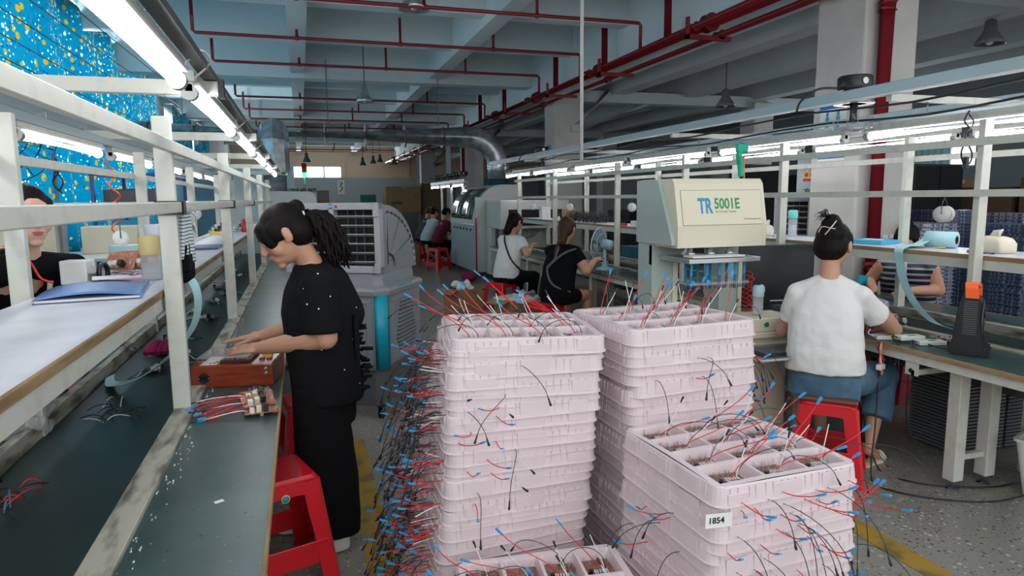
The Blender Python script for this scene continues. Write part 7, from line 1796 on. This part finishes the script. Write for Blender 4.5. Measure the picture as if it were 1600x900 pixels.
# table fan seen from behind
t = thing('table_fan', 'pale blue table fan seen from behind on the right bench', 'fan', (3.36, 7.15, .751), R(38))
fb = mat('fan_pale_blue', (.30, .47, .56), .35)
mb = MB(); mb.loft([[Vector((w_ * math.cos(a), d_ * math.sin(a), z)) for a in [2 * PI * k / 24 for k in range(24)]] for w_, d_, z in ((.13, .10, 0), (.13, .10, .015), (.10, .075, .03), (.035, .03, .045), (.022, .020, .10), (.022, .02, .26))], fb); mb.build('stand', t)
mb = MB(); ax = Vector((0, 1, .12)).normalized(); c = Vector((0, .0, .30))
mb.lathe([(.001, -.10), (.035, -.10), (.055, -.085), (.062, -.03), (.058, .02), (.02, .035)], fb, c, 24, ax); mb.build('motor_housing', t)
u, v, d = frame_from(ax); mb = MB(); g = c + ax * .08
for k in range(40):
    a = 2 * PI * k / 40; e = u * math.cos(a) + v * math.sin(a)
    mb.tube([g - ax * .03 + e * .05, g - ax * .035 + e * .12, g + e * .185, g + ax * .03 + e * .12, g + ax * .035 + e * .03], .0013, fb, 4)
for r_, o_ in ((.187, 0), (.12, -.035), (.12, .03)): mb.tube([g + ax * o_ + (u * math.cos(a) + v * math.sin(a)) * r_ for a in [2 * PI * k / 36 for k in range(37)]], .0045 if r_ > .15 else .002, whitep, 6)
mb.build('guard', t)
mb = MB()
for k in range(3):
    a0 = 2 * PI * k / 3
    def bp(r_, s_, h_): return g + ax * h_ + (u * math.cos(a0 + s_) + v * math.sin(a0 + s_)) * r_
    mb.loft([[bp(.03, -.3, -.01), bp(.165, -.1, -.015), bp(.165, .75, .015), bp(.03, .5, .01)], [bp(.03, -.3, -.008), bp(.165, -.1, -.013), bp(.165, .75, .017), bp(.03, .5, .012)]], mat('smoky_blade', (.22, .33, .36), .3), smooth=False)
mb.build('blades', t)
mb = MB(); mb.tube(cat_path([(-.1, 0, .01), (-.2, -.05, .01), (-.3, -.16, .004), (-.30, -.2, -.2), (-.25, -.2, -.5)]), .005, blackm, 6); mb.build('power_cable', t)
mb = MB(); mb.box((3.22, 7.35, .751), (3.40, 7.65, .87), mat('grey_laptop', (.18, .19, .20), .4), .01, rot=Matrix.Rotation(R(25), 3, 'Y')); mb.build('work_stand', None, 'dark sloping work stand left of the table fan', 'stand', loc='base')
t = thing('magnifier_lamp', 'round white-rimmed magnifier lamp between the two seated women', 'lamp', (3.3, 8.0, .751))
mb = MB(); mb.lathe([(.10, -.015), (.13, -.02), (.135, 0), (.13, .02), (.10, .015)], whitep, (-.12, 0, .22), 28, (.7, -.6, .35), caps=False); mb.build('white_rim', t)
mb = MB(); mb.lathe([(.001, -.004), (.102, -.004), (.102, .004), (.001, .004)], blackm, (-.12, 0, .22), 28, (.7, -.6, .35), caps=False); mb.build('lens', t)
mb = MB(); mb.tube(cat_path([(0, .1, 0), (.02, .1, .15), (-.03, .05, .2), (-.1, .02, .22)]), .01, whitep, 8); mb.cyl((0, .1, 0), (0, .1, .02), .06, whitep, 20); mb.build('arm', t)
mb = MB(); mb.grid(lambda a, b_: Vector((4.05 + (.13 + .02 * math.sin(9 * a)) * math.sin(PI * b_) ** .5 * math.cos(2 * PI * a) * .8, 6.75 + .16 * math.sin(PI * b_) ** .5 * math.sin(2 * PI * a), .76 + .26 * b_ + .01 * math.sin(20 * a))), 26, 12, pm, smooth=False)
mb.build('plastic_bag', None, 'clear plastic bag under the right shelf behind the table fan', 'bag', loc='base')
mb = MB(); mb.box((3.98, 6.68, .78), (4.1, 6.8, .90), blueplas, .02, rz=.5); mb.build('blue_packet', None, 'bright blue packet inside the clear bag behind the table fan', 'packet', loc='base')
for k, (x, y, w, h, m) in enumerate(((4.45, 7.6, .3, .22, cardd), (4.45, 8.4, .25, .16, mat('dark_cyan_bin', (.02, .12, .16), .4)), (4.45, 9.3, .3, .18, cardd), (4.45, 6.2, .22, .13, dsteel))):
    mb = MB(); mb.box((x - .13, y, .751), (x + .13, y + w, .751 + h), m, .008); mb.build('parts_box', None, '%s parts box on the far right bench, %s from the camera' % (m.name.replace('_', ' '), ('second', 'third', 'fourth', 'nearest')[k]), 'box', 'boxes on the far right bench', loc='base')
mb = MB(); mb.cyl((4.62, 4.62, .751), (4.62, 4.62, .90), .045, mat('cyan_cup_plastic', (.0, .30, .42), .35), 20); mb.build('cup', None, 'cyan cup on the far right bench left of the striped woman', 'cup', loc='base')
# floor cables and bin at lower right
for k, pts in enumerate(([(3.16, 3.0, .60), (3.12, 2.96, .3), (3.0, 2.85, .012), (2.98, 2.70, .008), (3.15, 2.52, .008), (3.40, 2.42, .008), (3.75, 2.45, .008)], [(3.2, 3.1, .6), (3.18, 3.1, .3), (3.15, 2.95, .012), (3.18, 2.75, .008), (3.35, 2.62, .008), (3.6, 2.55, .008), (3.9, 2.6, .008)])):
    mb = MB(); mb.tube(cat_path(pts, 7), .0045, blackm, 6); mb.build('floor_cable', None, ('longer', 'shorter')[k] + ' black cable dropping from the right bench and looping over the floor', 'cable', loc='base')
t = thing('storage_bin', 'white plastic bin with a black adapter at the lower right edge', 'bin', (3.74, 2.36, 0), R(20))
mb = MB(); mb.loft([rrect(.22, .26, .03, 4, 0), rrect(.30, .34, .03, 4, .30), rrect(.32, .36, .03, 4, .30), rrect(.32, .36, .03, 4, .315), rrect(.29, .33, .03, 4, .315), rrect(.21, .25, .03, 4, .012)], whitep, smooth=False); mb.build('bin_body', t)
mb = MB(); mb.box((-.13, -.10, .316), (.0, .0, .36), blackm, .008); mb.build('adapter', t)
mb = MB(); mb.box((3.22, 2.98, .62), (3.55, 3.05, .665), blackm, .004); 
for k in range(5): mb.box((3.25 + .06 * k, 2.975, .63), (3.285 + .06 * k, 2.981, .655), dsteel)
mb.build('power_strip', None, 'black power strip fixed under the right bench', 'power strip', loc='base')
t = thing('bench_bracket', 'beige bracket with a black square bolt under the right bench edge', 'bracket', (3.2, 2.80, .60))
mb = MB(); mb.box((0, -.02, 0), (.01, .06, .075), paint); mb.box((.0, .0, .0), (.35, .02, .03), paint); mb.build('plate', t)
mb = MB(); mb.box((-.006, .012, .015), (0, .032, .035), blackm, rot=Matrix.Rotation(PI / 4, 3, 'X')); mb.build('bolt', t)
